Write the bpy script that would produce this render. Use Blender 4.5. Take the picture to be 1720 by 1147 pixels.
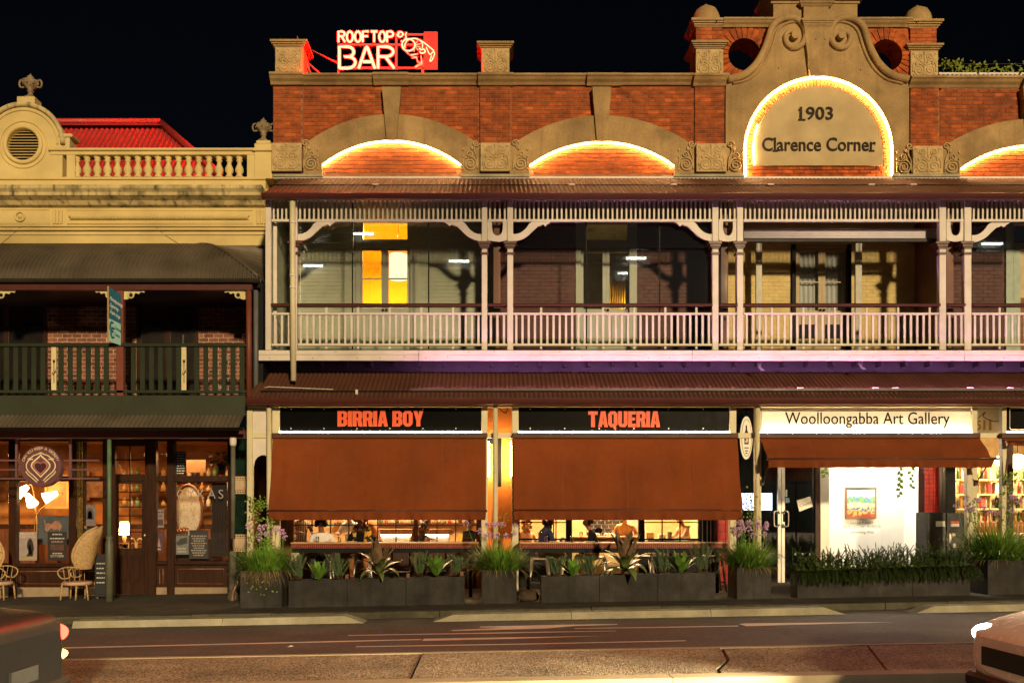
import bpy, bmesh, math, random
from mathutils import Vector, Matrix, noise as mnoise
random.seed(7)
R = math.radians
sc = bpy.context.scene
for o in list(bpy.data.objects):
    bpy.data.objects.remove(o)
COL = sc.collection

# ------------------------------------------------------------------ camera, sky, sun, exposure
CAMY, CAMZ, FPX, UC, VH = -18.0, 1.5, 1530.0, 820.0, 872.0
cd = bpy.data.cameras.new('camera'); cam = bpy.data.objects.new('camera', cd); COL.objects.link(cam)
cam.location = (0, CAMY, CAMZ); cam.rotation_euler = (R(90), 0, 0)
cd.sensor_width = 36.0; cd.lens = 36.0 * FPX / 1720.0
cd.shift_x = (860 - UC) / 1720.0; cd.shift_y = (VH - 573.5) / 1720.0
cd.clip_start = 0.1; cd.clip_end = 3000
sc.camera = cam

wd = bpy.data.worlds.new('World'); sc.world = wd; wd.use_nodes = True
wn = wd.node_tree; wn.nodes.clear()
wo = wn.nodes.new('ShaderNodeOutputWorld'); wb = wn.nodes.new('ShaderNodeBackground')
sky = wn.nodes.new('ShaderNodeTexSky'); sky.sky_type = 'NISHITA'; sky.sun_disc = False
sky.sun_elevation = R(14); sky.sun_rotation = R(163.5); sky.air_density = 0.5; sky.dust_density = 4.0
wn.links.new(sky.outputs[0], wb.inputs[0]); wb.inputs[1].default_value = 0.0009
wn.links.new(wb.outputs[0], wo.inputs[0])

sd = bpy.data.lights.new('street_glow', 'SUN'); sd.energy = 2.5; sd.angle = R(3.0); sd.color = (1.0, 0.745, 0.42)
sun = bpy.data.objects.new('street_glow', sd); COL.objects.link(sun)
az, el = R(16.5), R(14)          # comes from behind the camera, low and a little from the right
dv = Vector((math.sin(az) * math.cos(el), -math.cos(az) * math.cos(el), math.sin(el)))
sun.rotation_euler = dv.to_track_quat('Z', 'Y').to_euler(); sun.location = (4, -16, 9)

sc.view_settings.view_transform = 'Standard'; sc.view_settings.look = 'None'
sc.view_settings.exposure = 0.5; sc.view_settings.gamma = 1.0; sc.view_settings.use_curve_mapping = False
cy = sc.cycles
cy.use_denoising = True; cy.max_bounces = 6; cy.diffuse_bounces = 3; cy.glossy_bounces = 3
cy.transmission_bounces = 4; cy.transparent_max_bounces = 16; cy.sample_clamp_indirect = 4.0
cy.caustics_reflective = False; cy.caustics_refractive = False

# ------------------------------------------------------------------ helpers
def X(u, y): return (u - UC) * (y - CAMY) / FPX
def Z(v, y): return CAMZ - (v - VH) * (y - CAMY) / FPX
def P(u, v, y): return (X(u, y), y, Z(v, y))
def G(x): return 0.018 * x            # the street climbs gently to the right
def PXY(u, v, drop=0.0):
    """point of the street surface (drop below the footpath level) seen at pixel u,v"""
    d = 1.6 * FPX / (v - VH)
    for _ in range(12):
        d = (CAMZ - (G((u - UC) * d / FPX) - drop)) * FPX / (v - VH)
    return ((u - UC) * d / FPX, CAMY + d)

WL = {}                               # world location of every object built
def link(o, parent=None, loc=(0, 0, 0)):
    COL.objects.link(o)
    loc = Vector(loc)
    if parent is not None:
        o.parent = parent; o.location = loc - WL[parent.name]
    else:
        o.location = loc
    WL[o.name] = loc
    return o
def tag(o, label=None, cat=None, group=None, kind=None):
    if label: o['label'] = label
    if cat: o['category'] = cat
    if group: o['group'] = group
    if kind: o['kind'] = kind
    return o
def thing(name, loc, label, cat, group=None):
    o = bpy.data.objects.new(name, None); o.empty_display_size = 0.1
    return tag(link(o, None, loc), label, cat, group)

class MB:
    def __init__(s): s.v = []; s.f = []; s.sm = []
    def add(s, vs, fs, smooth=False):
        b = len(s.v); s.v.extend([tuple(p) for p in vs])
        for f in fs: s.f.append(tuple(b + i for i in f)); s.sm.append(smooth)
        return s
    def box(s, x0, x1, y0, y1, z0, z1, ch=0.0):
        if x1 < x0: x0, x1 = x1, x0
        if y1 < y0: y0, y1 = y1, y0
        if z1 < z0: z0, z1 = z1, z0
        if ch <= 0:
            vs = [(x0,y0,z0),(x1,y0,z0),(x1,y1,z0),(x0,y1,z0),(x0,y0,z1),(x1,y0,z1),(x1,y1,z1),(x0,y1,z1)]
            return s.add(vs, [(0,3,2,1),(4,5,6,7),(0,1,5,4),(1,2,6,5),(2,3,7,6),(3,0,4,7)])
        c = min(ch, (x1-x0)*.45, (y1-y0)*.45, (z1-z0)*.45)
        vs = []; idx = {}
        for i, (x, xi) in enumerate(((x0, 1), (x1, -1))):
            for j, (y, yi) in enumerate(((y0, 1), (y1, -1))):
                for k, (z, zi) in enumerate(((z0, 1), (z1, -1))):
                    for a, p in enumerate(((x, y+yi*c, z+zi*c), (x+xi*c, y, z+zi*c), (x+xi*c, y+yi*c, z))):
                        idx[(i,j,k,a)] = len(vs); vs.append(p)
        q = lambda *t: idx[t]
        fs = [(q(0,0,0,0),q(0,0,1,0),q(0,1,1,0),q(0,1,0,0)), (q(1,0,0,0),q(1,1,0,0),q(1,1,1,0),q(1,0,1,0)),
              (q(0,0,0,1),q(1,0,0,1),q(1,0,1,1),q(0,0,1,1)), (q(0,1,0,1),q(0,1,1,1),q(1,1,1,1),q(1,1,0,1)),
              (q(0,0,0,2),q(0,1,0,2),q(1,1,0,2),q(1,0,0,2)), (q(0,0,1,2),q(1,0,1,2),q(1,1,1,2),q(0,1,1,2))]
        for i in (0, 1):
            for j in (0, 1): fs.append((q(i,j,0,0),q(i,j,0,1),q(i,j,1,1),q(i,j,1,0)))
            for k in (0, 1): fs.append((q(i,0,k,0),q(i,0,k,2),q(i,1,k,2),q(i,1,k,0)))
        for j in (0, 1):
            for k in (0, 1): fs.append((q(0,j,k,1),q(0,j,k,2),q(1,j,k,2),q(1,j,k,1)))
        for i in (0, 1):
            for j in (0, 1):
                for k in (0, 1): fs.append((q(i,j,k,0),q(i,j,k,1),q(i,j,k,2)))
        return s.add(vs, fs)
    def px(s, u0, u1, v0, v1, y0, y1, ch=0.0):
        """box whose front face (at y0) covers the given pixels"""
        return s.box(X(u0,y0), X(u1,y0), y0, y1, Z(v1,y0), Z(v0,y0), ch)
    def prism(s, pts, y0, y1):
        n = len(pts); vs = [(x, y0, z) for x, z in pts] + [(x, y1, z) for x, z in pts]
        fs = [tuple(range(n)), tuple(range(2*n-1, n-1, -1))]
        fs += [(i, i+n, (i+1) % n + n, (i+1) % n) for i in range(n)]
        return s.add(vs, fs)
    def pprism(s, uv, y0, y1): return s.prism([(X(u,y0), Z(v,y0)) for u, v in uv], y0, y1)
    def plan(s, pts, z0, z1, slope=True):
        n = len(pts); g = G if slope else (lambda x: 0)
        vs = [(x, y, z0+g(x)) for x, y in pts] + [(x, y, z1+g(x)) for x, y in pts]
        fs = [tuple(range(n-1, -1, -1)), tuple(range(n, 2*n))]
        fs += [(i, (i+1) % n, (i+1) % n + n, i+n) for i in range(n)]
        return s.add(vs, fs)
    def xprof(s, prof, x0, x1):
        """profile of (y,z) drawn along x"""
        n = len(prof); vs = [(x0,y,z) for y,z in prof] + [(x1,y,z) for y,z in prof]
        fs = [tuple(range(n-1,-1,-1)), tuple(range(n,2*n))] + [(i,(i+1)%n,(i+1)%n+n,i+n) for i in range(n)]
        return s.add(vs, fs)
    def strip(s, a, b, y0, y1, closed=False):
        """solid band between two polylines of (x,z) with the same number of points"""
        n = len(a); vs = [(x,y0,z) for x,z in a]+[(x,y0,z) for x,z in b]+[(x,y1,z) for x,z in a]+[(x,y1,z) for x,z in b]
        fs = []
        for i in range(n if closed else n-1):
            j = (i+1) % n
            fs += [(i,j,n+j,n+i), (2*n+j,2*n+i,3*n+i,3*n+j), (j,i,2*n+i,2*n+j), (n+i,n+j,3*n+j,3*n+i)]
        if not closed: fs += [(0,n,3*n,2*n), (n-1,3*n-1,4*n-1,2*n-1)]
        return s.add(vs, fs)
    def tube(s, pts, r, n=8, closed=False, caps=True, flat=1.0):
        pts = [Vector(p) for p in pts]; m = len(pts)
        rs = r if isinstance(r, (list, tuple)) else [r]*m
        vs = []; up = Vector((0.03, 1, 0.02)).normalized()
        for i, p in enumerate(pts):
            if closed: t = pts[(i+1) % m] - pts[i-1]
            else: t = pts[min(i+1, m-1)] - pts[max(i-1, 0)]
            t = t.normalized() if t.length > 1e-9 else Vector((0,0,1))
            a = t.cross(up)
            if a.length < 0.05: a = t.cross(Vector((1,0,0)))
            a.normalize(); b = a.cross(t).normalized()
            for k in range(n):
                w = 2*math.pi*k/n
                vs.append(p + a*math.cos(w)*rs[i] + b*math.sin(w)*rs[i]*flat)
        fs = []
        for i in range(m if closed else m-1):
            for k in range(n):
                fs.append((i*n+k, i*n+(k+1)%n, ((i+1)%m)*n+(k+1)%n, ((i+1)%m)*n+k))
        s.add(vs, fs, True)
        if caps and not closed:
            b = len(s.v) - len(vs)
            s.f.append(tuple(b+k for k in range(n-1,-1,-1))); s.sm.append(False)
            s.f.append(tuple(b+(m-1)*n+k for k in range(n))); s.sm.append(False)
        return s
    def lathe(s, prof, cx, cy_, n=16, smooth=True, sx=1.0, sy=1.0):
        vs = []
        for r, z in prof:
            for k in range(n):
                w = 2*math.pi*k/n; vs.append((cx+r*math.cos(w)*sx, cy_+r*math.sin(w)*sy, z))
        m = len(prof); fs = []
        for i in range(m-1):
            for k in range(n): fs.append((i*n+k, i*n+(k+1)%n, (i+1)*n+(k+1)%n, (i+1)*n+k))
        s.add(vs, fs, smooth); b = len(s.v)-len(vs)
        s.f.append(tuple(b+k for k in range(n-1,-1,-1))); s.sm.append(False)
        s.f.append(tuple(b+(m-1)*n+k for k in range(n))); s.sm.append(False)
        return s
    def disc(s, cx, cz, r, y0, y1, n=32, sx=1.0):
        return s.prism([(cx+r*sx*math.cos(2*math.pi*k/n), cz+r*math.sin(2*math.pi*k/n)) for k in range(n)], y0, y1)
    def ball(s, c, rx, ry, rz, n=12, m=8, wob=0.0):
        vs = [(c[0],c[1],c[2]-rz)]
        for i in range(1, m):
            a = math.pi*i/m - math.pi/2
            for k in range(n):
                w = 2*math.pi*k/n; q = 1 + random.uniform(-wob, wob)
                vs.append((c[0]+rx*q*math.cos(a)*math.cos(w), c[1]+ry*q*math.cos(a)*math.sin(w), c[2]+rz*q*math.sin(a)))
        vs.append((c[0],c[1],c[2]+rz)); e = len(vs)-1; fs = []
        for k in range(n): fs += [(0, 1+(k+1)%n, 1+k), (e, 1+(m-2)*n+k, 1+(m-2)*n+(k+1)%n)]
        for i in range(m-2):
            for k in range(n): fs.append((1+i*n+k, 1+i*n+(k+1)%n, 1+(i+1)*n+(k+1)%n, 1+(i+1)*n+k))
        return s.add(vs, fs, True)
    def mesh(s, name, origin):
        me = bpy.data.meshes.new(name)
        me.from_pydata([(a-origin[0], b-origin[1], c-origin[2]) for a, b, c in s.v], [], s.f)
        me.polygons.foreach_set('use_smooth', s.sm); me.update()
        bm = bmesh.new(); bm.from_mesh(me); bmesh.ops.recalc_face_normals(bm, faces=bm.faces); bm.to_mesh(me); bm.free()
        return me
    def build(s, name, mat, parent=None, label=None, cat=None, group=None, kind=None):
        xs, ys, zs = zip(*s.v)
        org = ((min(xs)+max(xs))/2, (min(ys)+max(ys))/2, min(zs))
        me = s.mesh(name, org)
        me.materials.append(mat)
        o = link(bpy.data.objects.new(name, me), parent, org)
        return tag(o, label, cat, group, kind)
def place(me, name, loc, parent, rot=(0,0,0), scale=(1,1,1)):
    o = bpy.data.objects.new(name, me); o.rotation_euler = rot; o.scale = scale
    return link(o, parent, loc)
def lerp(a, b, t): return a + (b-a)*t
def smooth_path(pts, k=4):
    """Catmull-Rom through the points"""
    n = len(pts); out = []
    D = len(pts[0])
    for i in range(n-1):
        p0, p1, p2, p3 = pts[max(i-1,0)], pts[i], pts[i+1], pts[min(i+2,n-1)]
        for j in range(k):
            t = j/k
            out.append(tuple(.5*((2*p1[d])+(-p0[d]+p2[d])*t+(2*p0[d]-5*p1[d]+4*p2[d]-p3[d])*t*t+(-p0[d]+3*p1[d]-3*p2[d]+p3[d])*t**3) for d in range(D)))
    out.append(tuple(pts[-1])); return out
def resample(pts, n):
    L = [0]
    for i in range(1, len(pts)): L.append(L[-1]+math.dist(pts[i-1], pts[i]))
    out = []; j = 0
    for k in range(n):
        t = L[-1]*k/(n-1)
        while j < len(L)-2 and L[j+1] < t: j += 1
        w = (t-L[j])/max(L[j+1]-L[j], 1e-9); out.append(tuple(lerp(a, b, w) for a, b in zip(pts[j], pts[j+1])))
    return out
def text_mesh(body, size, extrude=0.004, offset=0.0, spacing=1.0, shear=0.0, align='CENTER', sx=1.0):
    cu = bpy.data.curves.new('t', 'FONT'); cu.body = body; cu.size = size; cu.extrude = extrude; cu.offset = offset
    cu.align_x = align; cu.align_y = 'CENTER'; cu.space_character = spacing; cu.shear = shear; cu.resolution_u = 3
    o = bpy.data.objects.new('t', cu); COL.objects.link(o)
    dg = bpy.context.evaluated_depsgraph_get()
    me = bpy.data.meshes.new_from_object(o.evaluated_get(dg))
    bpy.data.objects.remove(o); bpy.data.curves.remove(cu)
    if sx != 1.0:
        for v in me.vertices: v.co.x *= sx
    return me
def text(name, body, size, loc, mat, parent, rot=(R(90),0,0), **kw):
    me = text_mesh(body, size, **kw); me.materials.clear(); me.materials.append(mat)
    return place(me, name, loc, parent, rot)
def fit_text(name, body, u0, u1, vc, y, mat, parent, sx=1.0, vh=None, **kw):
    """text fitted to the width between two pixels at depth y"""
    me = text_mesh(body, 1.0, sx=sx, **kw)
    xs = [v.co.x for v in me.vertices]; zs = [v.co.y for v in me.vertices]
    w = X(u1,y)-X(u0,y); k = w/(max(xs)-min(xs)); kz = k
    if vh: kz = (vh*(y-CAMY)/FPX)/(max(zs)-min(zs))
    mx = (max(xs)+min(xs))/2; mz = (max(zs)+min(zs))/2
    for v in me.vertices: v.co.x = (v.co.x-mx)*k; v.co.y = (v.co.y-mz)*kz
    me.materials.clear(); me.materials.append(mat)
    return place(me, name, (X((u0+u1)/2,y), y, Z(vc,y)), parent, (R(90),0,0))

# ------------------------------------------------------------------ materials
MATS = {}
def M(name, col, rough=0.6, metal=0.0, var=0.18, scale=5.0, bump=0.0, bscale=60.0, streak=0.0, spec=0.4, rnd=0.0, fine=0.0, stretch=(1,1,1), dirt=0.0, dirtcol=(.02,.018,.014), dscale=1.4):
    if name in MATS: return MATS[name]
    m = bpy.data.materials.new(name); m.use_nodes = True; nt = m.node_tree; N = nt.nodes; L = nt.links
    bs = N['Principled BSDF']
    bs.inputs['Roughness'].default_value = rough; bs.inputs['Metallic'].default_value = metal
    bs.inputs['Specular IOR Level'].default_value = spec
    geo = N.new('ShaderNodeNewGeometry'); mp = N.new('ShaderNodeMapping'); mp.inputs['Scale'].default_value = stretch
    L.new(geo.outputs['Position'], mp.inputs['Vector'])
    def nz(sc_, det=4.0, vec=None):
        n = N.new('ShaderNodeTexNoise'); n.inputs['Scale'].default_value = sc_; n.inputs['Detail'].default_value = det
        L.new(vec or mp.outputs[0], n.inputs['Vector']); return n.outputs['Fac']
    def mix(fac, a, b, typ='MIX'):
        x = N.new('ShaderNodeMix'); x.data_type = 'RGBA'; x.blend_type = typ
        if isinstance(fac, float): x.inputs[0].default_value = fac
        else: L.new(fac, x.inputs[0])
        for i, q in ((6, a), (7, b)):
            if isinstance(q, tuple): x.inputs[i].default_value = (*q, 1) if len(q) == 3 else q
            else: L.new(q, x.inputs[i])
        return x.outputs[2]
    def ramp(f, a, b):
        r = N.new('ShaderNodeMapRange'); r.inputs['From Min'].default_value = a; r.inputs['From Max'].default_value = b
        L.new(f, r.inputs['Value']); return r.outputs[0]
    lo = tuple(max(0, c*(1-var)) for c in col); hi = tuple(min(1, c*(1+var)) for c in col)
    c = mix(ramp(nz(scale), .3, .7), lo, hi)
    if fine:
        c = mix(ramp(nz(scale*14, 2.0), .35, .65), mix(1.0, c, (1-fine,)*3, 'MULTIPLY'), c)
    if rnd:
        oi = N.new('ShaderNodeObjectInfo')
        hsv = N.new('ShaderNodeHueSaturation'); L.new(c, hsv.inputs['Color'])
        r = N.new('ShaderNodeMapRange'); r.inputs['To Min'].default_value = 1-rnd; r.inputs['To Max'].default_value = 1+rnd
        L.new(oi.outputs['Random'], r.inputs['Value']); L.new(r.outputs[0], hsv.inputs['Value']); c = hsv.outputs[0]
    if streak:
        m2 = N.new('ShaderNodeMapping'); m2.inputs['Scale'].default_value = (9, 9, .7); L.new(geo.outputs['Position'], m2.inputs['Vector'])
        st = ramp(nz(1.0, 5.0, m2.outputs[0]), .52, .75)
        mm = N.new('ShaderNodeMath'); mm.operation = 'MULTIPLY'; mm.inputs[1].default_value = streak; L.new(st, mm.inputs[0])
        c = mix(mm.outputs[0], c, dirtcol)
    if dirt:
        d = ramp(nz(dscale, 8.0), .5, .72)
        mm = N.new('ShaderNodeMath'); mm.operation = 'MULTIPLY'; mm.inputs[1].default_value = dirt; L.new(d, mm.inputs[0])
        c = mix(mm.outputs[0], c, dirtcol)
    L.new(c, bs.inputs['Base Color'])
    rr = N.new('ShaderNodeMapRange'); rr.inputs['To Min'].default_value = max(.02, rough-.12); rr.inputs['To Max'].default_value = min(1, rough+.12)
    L.new(nz(scale*3), rr.inputs['Value']); L.new(rr.outputs[0], bs.inputs['Roughness'])
    if bump:
        b = N.new('ShaderNodeBump'); b.inputs['Strength'].default_value = bump; b.inputs['Distance'].default_value = 0.01
        L.new(nz(bscale, 6.0), b.inputs['Height']); L.new(b.outputs[0], bs.inputs['Normal'])
    MATS[name] = m; return m
def EM(name, col, strength):
    if name in MATS: return MATS[name]
    m = bpy.data.materials.new(name); m.use_nodes = True; N = m.node_tree.nodes; L = m.node_tree.links; N.clear()
    o = N.new('ShaderNodeOutputMaterial'); e = N.new('ShaderNodeEmission'); e.inputs[0].default_value = (*col, 1); e.inputs[1].default_value = strength
    L.new(e.outputs[0], o.inputs[0]); MATS[name] = m; return m
def GLASS(name, tint=(1,1,1), refl=1.0):
    if name in MATS: return MATS[name]
    m = bpy.data.materials.new(name); m.use_nodes = True; N = m.node_tree.nodes; L = m.node_tree.links; N.clear()
    o = N.new('ShaderNodeOutputMaterial'); mx = N.new('ShaderNodeMixShader'); t = N.new('ShaderNodeBsdfTransparent'); g = N.new('ShaderNodeBsdfGlossy')
    t.inputs[0].default_value = (*tint, 1); g.inputs['Roughness'].default_value = 0.015; g.inputs[0].default_value = (1,1,1,1)
    fr = N.new('ShaderNodeFresnel'); fr.inputs[0].default_value = 1.5; ml = N.new('ShaderNodeMath'); ml.operation = 'MULTIPLY'; ml.inputs[1].default_value = refl
    L.new(fr.outputs[0], ml.inputs[0]); L.new(ml.outputs[0], mx.inputs[0]); L.new(t.outputs[0], mx.inputs[1]); L.new(g.outputs[0], mx.inputs[2]); L.new(mx.outputs[0], o.inputs[0])
    MATS[name] = m; return m

m_stone = M('cement_render', (.4,.265,.115), .85, var=.24, scale=1.8, bump=.4, bscale=45, dirt=.55, fine=.15, streak=.3, dirtcol=(.12,.075,.03))
m_carve = M('carved_cement', (.5,.36,.17), .8, var=.22, scale=6, bump=.3, bscale=50, dirt=.25, dirtcol=(.1,.07,.035))
m_brick = M('red_brick', (.4,.088,.016), .85, var=.4, scale=5.5, bump=.5, bscale=60, stretch=(1,1,1.6), dirt=.65, dirtcol=(.085,.018,.007), dscale=1.9, rnd=.3)
m_mortar = M('brick_mortar', (.3,.14,.07), .9, var=.25, scale=8, bump=.3)
m_darkbrick = M('brown_brick', (.2,.075,.042), .85, var=.35, scale=4, bump=.4, rnd=.4)
m_palemortar = M('pale_mortar', (.5,.36,.25), .9, var=.2, scale=8)
m_white = M('white_trim_paint', (.66,.6,.52), .5, var=.08, scale=3, dirt=.22, dirtcol=(.28,.23,.17), bump=.06, bscale=20)
m_cream = M('cream_post_paint', (.62,.56,.36), .5, var=.08, scale=3, dirt=.2, dirtcol=(.22,.18,.09))
m_maroon = M('maroon_paint', (.07,.016,.012), .45, var=.12, scale=3)
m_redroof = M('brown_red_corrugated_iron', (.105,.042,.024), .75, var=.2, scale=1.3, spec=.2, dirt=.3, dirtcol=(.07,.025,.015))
m_darkroof = M('weathered_grey_iron', (.13,.105,.075), .6, var=.22, scale=1.5, metal=.3, dirt=.3)
m_yellow = M('yellow_render', (.66,.52,.22), .85, var=.1, scale=1.6, bump=.2, bscale=40, dirt=.22, dirtcol=(.25,.18,.07))
m_stain = M('stained_yellow_cornice', (.58,.47,.23), .9, var=.15, scale=2, streak=.95, dirt=.75, dscale=2.2, bump=.2)
m_dkgreen = M('dark_green_paint', (.022,.03,.015), .6, var=.15, scale=3, spec=.2)
m_midgreen = M('fascia_green_paint', (.022,.027,.012), .6, var=.15, scale=1.5, dirt=.3)
m_wood = M('varnished_timber', (.13,.045,.016), .4, var=.35, scale=4, stretch=(5,5,.6), spec=.5)
m_dkwood = M('dark_timber', (.034,.012,.005), .45, var=.35, scale=4, stretch=(5,5,.6), spec=.25)
m_black = M('black_steel', (.007,.007,.007), .6, var=.2, scale=4, spec=.15)
m_blackgloss = M('black_gloss_panel', (.003,.003,.003), .35, var=.1, scale=2, spec=.03)
m_canvas = M('rust_canvas', (.2,.043,.005), .92, var=.2, scale=.9, bump=.35, bscale=260, fine=.08)
m_canvasd = M('dark_rust_metal', (.075,.026,.013), .6, var=.1, scale=2)
m_planter = M('slate_planter', (.042,.039,.035), .75, var=.45, scale=2.5, bump=.25, streak=.7, dirt=.5, dscale=3, fine=.2, spec=.2)
m_soil = M('potting_soil', (.05,.03,.018), .95, var=.4, scale=30, bump=.6)
m_asphalt = M('asphalt', (.15,.125,.11), .8, var=.16, scale=1.2, bump=.6, bscale=220, fine=.3)
m_foot = M('footpath_asphalt', (.06,.05,.038), .85, var=.3, scale=2.5, bump=.5, bscale=160, dirt=.4)
m_kerb = M('mossy_kerb_stone', (.085,.08,.05), .9, var=.35, scale=5, bump=.6, bscale=60, dirt=.5)
m_conc = M('worn_concrete', (.4,.36,.25), .85, var=.22, scale=3, bump=.4, bscale=90, dirt=.3, dirtcol=(.16,.13,.08), fine=.15)
m_paint = M('road_marking_paint', (.85,.76,.66), .7, var=.1, scale=4, dirt=.2, dirtcol=(.3,.24,.2))
m_steel = M('brushed_steel', (.5,.48,.44), .35, metal=.9, var=.08)
m_alu = M('aluminium_frame', (.5,.48,.43), .4, metal=.5, var=.05)
m_glass = GLASS('window_glass')
m_bglass = GLASS('balcony_glass', (.96,.98,.97), 2.0)
m_whitewall = M('white_plaster', (.8,.78,.72), .7, var=.04, scale=2)

# exposed aggregate of the median: two sizes of speckle
def aggregate():
    m = bpy.data.materials.new('exposed_aggregate'); m.use_nodes = True; N = m.node_tree.nodes; L = m.node_tree.links
    bs = N['Principled BSDF']; bs.inputs['Roughness'].default_value = .9
    geo = N.new('ShaderNodeNewGeometry')
    vo = N.new('ShaderNodeTexVoronoi'); vo.inputs['Scale'].default_value = 55; L.new(geo.outputs['Position'], vo.inputs['Vector'])
    n1 = N.new('ShaderNodeTexNoise'); n1.inputs['Scale'].default_value = 1.3; n1.inputs['Detail'].default_value = 5; L.new(geo.outputs['Position'], n1.inputs['Vector'])
    r1 = N.new('ShaderNodeValToRGB'); r1.color_ramp.elements[0].color = (.11,.08,.045,1); r1.color_ramp.elements[0].position = .15
    r1.color_ramp.elements[1].color = (.62,.52,.34,1); r1.color_ramp.elements[1].position = .95
    bw = N.new('ShaderNodeRGBToBW'); L.new(vo.outputs['Color'], bw.inputs[0]); L.new(bw.outputs[0], r1.inputs[0])
    mx = N.new('ShaderNodeMix'); mx.data_type = 'RGBA'; mx.blend_type = 'MULTIPLY'; mx.inputs[0].default_value = 1
    r2 = N.new('ShaderNodeMapRange'); r2.inputs[1].default_value = .3; r2.inputs[2].default_value = .7; r2.inputs[3].default_value = .55; r2.inputs[4].default_value = 1.15
    L.new(n1.outputs['Fac'], r2.inputs[0]); L.new(r1.outputs[0], mx.inputs[6]); L.new(r2.outputs[0], mx.inputs[7]); L.new(mx.outputs[2], bs.inputs['Base Color'])
    b = N.new('ShaderNodeBump'); b.inputs['Strength'].default_value = .7; b.inputs['Distance'].default_value = .012
    L.new(vo.outputs['Distance'], b.inputs['Height']); L.new(b.outputs[0], bs.inputs['Normal'])
    MATS['agg'] = m; return m
m_agg = aggregate()
# ================================================================== THE STREET
def sheet(name, y0, y1, z, mat, x0=-60, x1=60):
    b = MB(); n = 60
    vs = []
    for i in range(n+1):
        x = lerp(x0, x1, i/n); vs += [(x, y0, z+G(x)), (x, y1, z+G(x))]
    b.add(vs, [(2*i, 2*i+2, 2*i+3, 2*i+1) for i in range(n)])
    return b.build(name, mat, kind='structure')
b = MB(); b.add([(-900,-900,-12),(900,-900,-12),(900,900,-12),(-900,900,-12)], [(0,1,2,3)]); b.build('ground', m_asphalt, kind='structure')
sheet('road', -16.2, -3.0, -0.10, m_asphalt)
b = MB(); b.plan([(-60,-2.84),(60,-2.84),(60,9),(-60,9)], -.4, 0.0); fp = b.build('footpath', m_foot, kind='structure')
b = MB(); b.plan([(-60,-26),(60,-26),(60,-16.2),(-60,-16.2)], -.4, 0.02); b.build('near_footpath', m_foot, kind='structure')
# kerb stones, each with its own joint
x = -14.0; kp = thing('stone_kerb', (0,-2.9,0), 'dark mossy stone kerb along the footpath edge behind the concrete separators', 'kerb')
while x < 14:
    w = random.uniform(1.0, 1.5); dz = random.uniform(-.008,.008)
    b = MB(); b.plan([(x+.006,-3.0),(x+w-.006,-3.0),(x+w-.006,-2.845),(x+.006,-2.845)], -.35, 0.012+dz); b.build('kerb_stone', m_kerb, kp)
    x += w
# concrete lane separators standing on the road in front of the kerb
def separator(us, tl, tr, label):
    y0, y1, h = -3.62, -3.2, .105
    t = thing('lane_separator', (X((us[0]+us[-1])/2, y0), (y0+y1)/2, -.1), label, 'kerb separator', 'concrete kerb separators beside the lane')
    for i in range(len(us)-1):
        xa, xb = X(us[i],y0), X(us[i+1],y0)
        a = .32 if (i == 0 and tl) else .005; c = .32 if (i == len(us)-2 and tr) else .005
        z0 = lambda q: G(q)-.1
        vs = []
        for xx, ins, sgn in ((xa, a, 1), (xb, c, -1)):
            vs += [(xx+sgn*.003,y0,z0(xx)),(xx+sgn*.003,y1,z0(xx)),(xx+sgn*ins,y0+.06,z0(xx)+h),(xx+sgn*ins,y1-.05,z0(xx)+h)]
        b = MB(); b.add(vs, [(0,4,6,2),(1,3,7,5),(2,6,7,3),(0,2,3,1),(4,5,7,6),(0,1,5,4)]); b.build('concrete_block', m_conc, t)
separator((120,372,612), False, True, 'pale concrete separator kerb in front of the timber shopfront')
separator((727,960,1195,1421), True, True, 'long pale concrete separator kerb in front of the two restaurant blinds')
separator((1538,1760,1960), True, False, 'pale concrete separator kerb at the right edge of the picture')
# median: aggregate slabs with a joint, a zigzag crack and a slanted joint, and a pale edging on both sides
ym0, ym1, hm = -9.55, -7.72, 0.015
zig = [(1214,1089),(1223,1107),(1206,1124),(1228,1143)]
def my(u, v): return PXY(u, v, -hm)
zz = [my(u,v) for u,v in zig]; zz[0] = (zz[0][0], ym1-.1); zz[-1] = (zz[-1][0], ym0+.1)
jd = [my(1452,1082), my(1528,1140)]; jd[0] = (jd[0][0], ym1-.1); jd[1] = (jd[1][0], ym0+.1)
j0 = [(X(710,ym1), ym1-.1), (X(707,ym1)+.03, ym0+.1)]
md = thing('median_strip', (0,(ym0+ym1)/2,-.1), 'raised median strip of speckled aggregate concrete across the foreground', 'median')
edges = [[(-30,ym1-.1),(-30,ym0+.1)], [(-9,ym1-.1),(-9,ym0+.1)], j0, zz, jd, [(14,ym1-.1),(14,ym0+.1)], [(40,ym1-.1),(40,ym0+.1)]]
for i in range(len(edges)-1):
    g = .012 if edges[i+1] is not zz else .02; g0 = .012 if edges[i] is not zz else .02
    poly = [(p[0]+g0,p[1]) for p in edges[i]] + [(p[0]-g,p[1]) for p in reversed(edges[i+1])]
    b = MB(); b.plan(list(reversed(poly)) if False else poly, -.2, hm+random.uniform(-.004,.004)); b.build('slab', m_agg, md)
m_edge = M('median_edging', (.4,.33,.21), .85, var=.12, scale=3, bump=.3, dirt=.3, dirtcol=(.25,.2,.12))
x = -12.0
while x < 14:
    w = random.uniform(2.4,3.2)
    b = MB(); b.plan([(x+.004,ym1-.098),(x+w-.004,ym1-.098),(x+w-.004,ym1),(x+.004,ym1)], -.25, hm+.006); b.build('edging_block', m_edge, md)
    b = MB(); b.plan([(x+.004,ym0-.12),(x+w-.004,ym0-.12),(x+w-.004,ym0+.098),(x+.004,ym0+.098)], -.25, hm+.006); b.build('edging_block', m_edge, md)
    x += w
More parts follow.
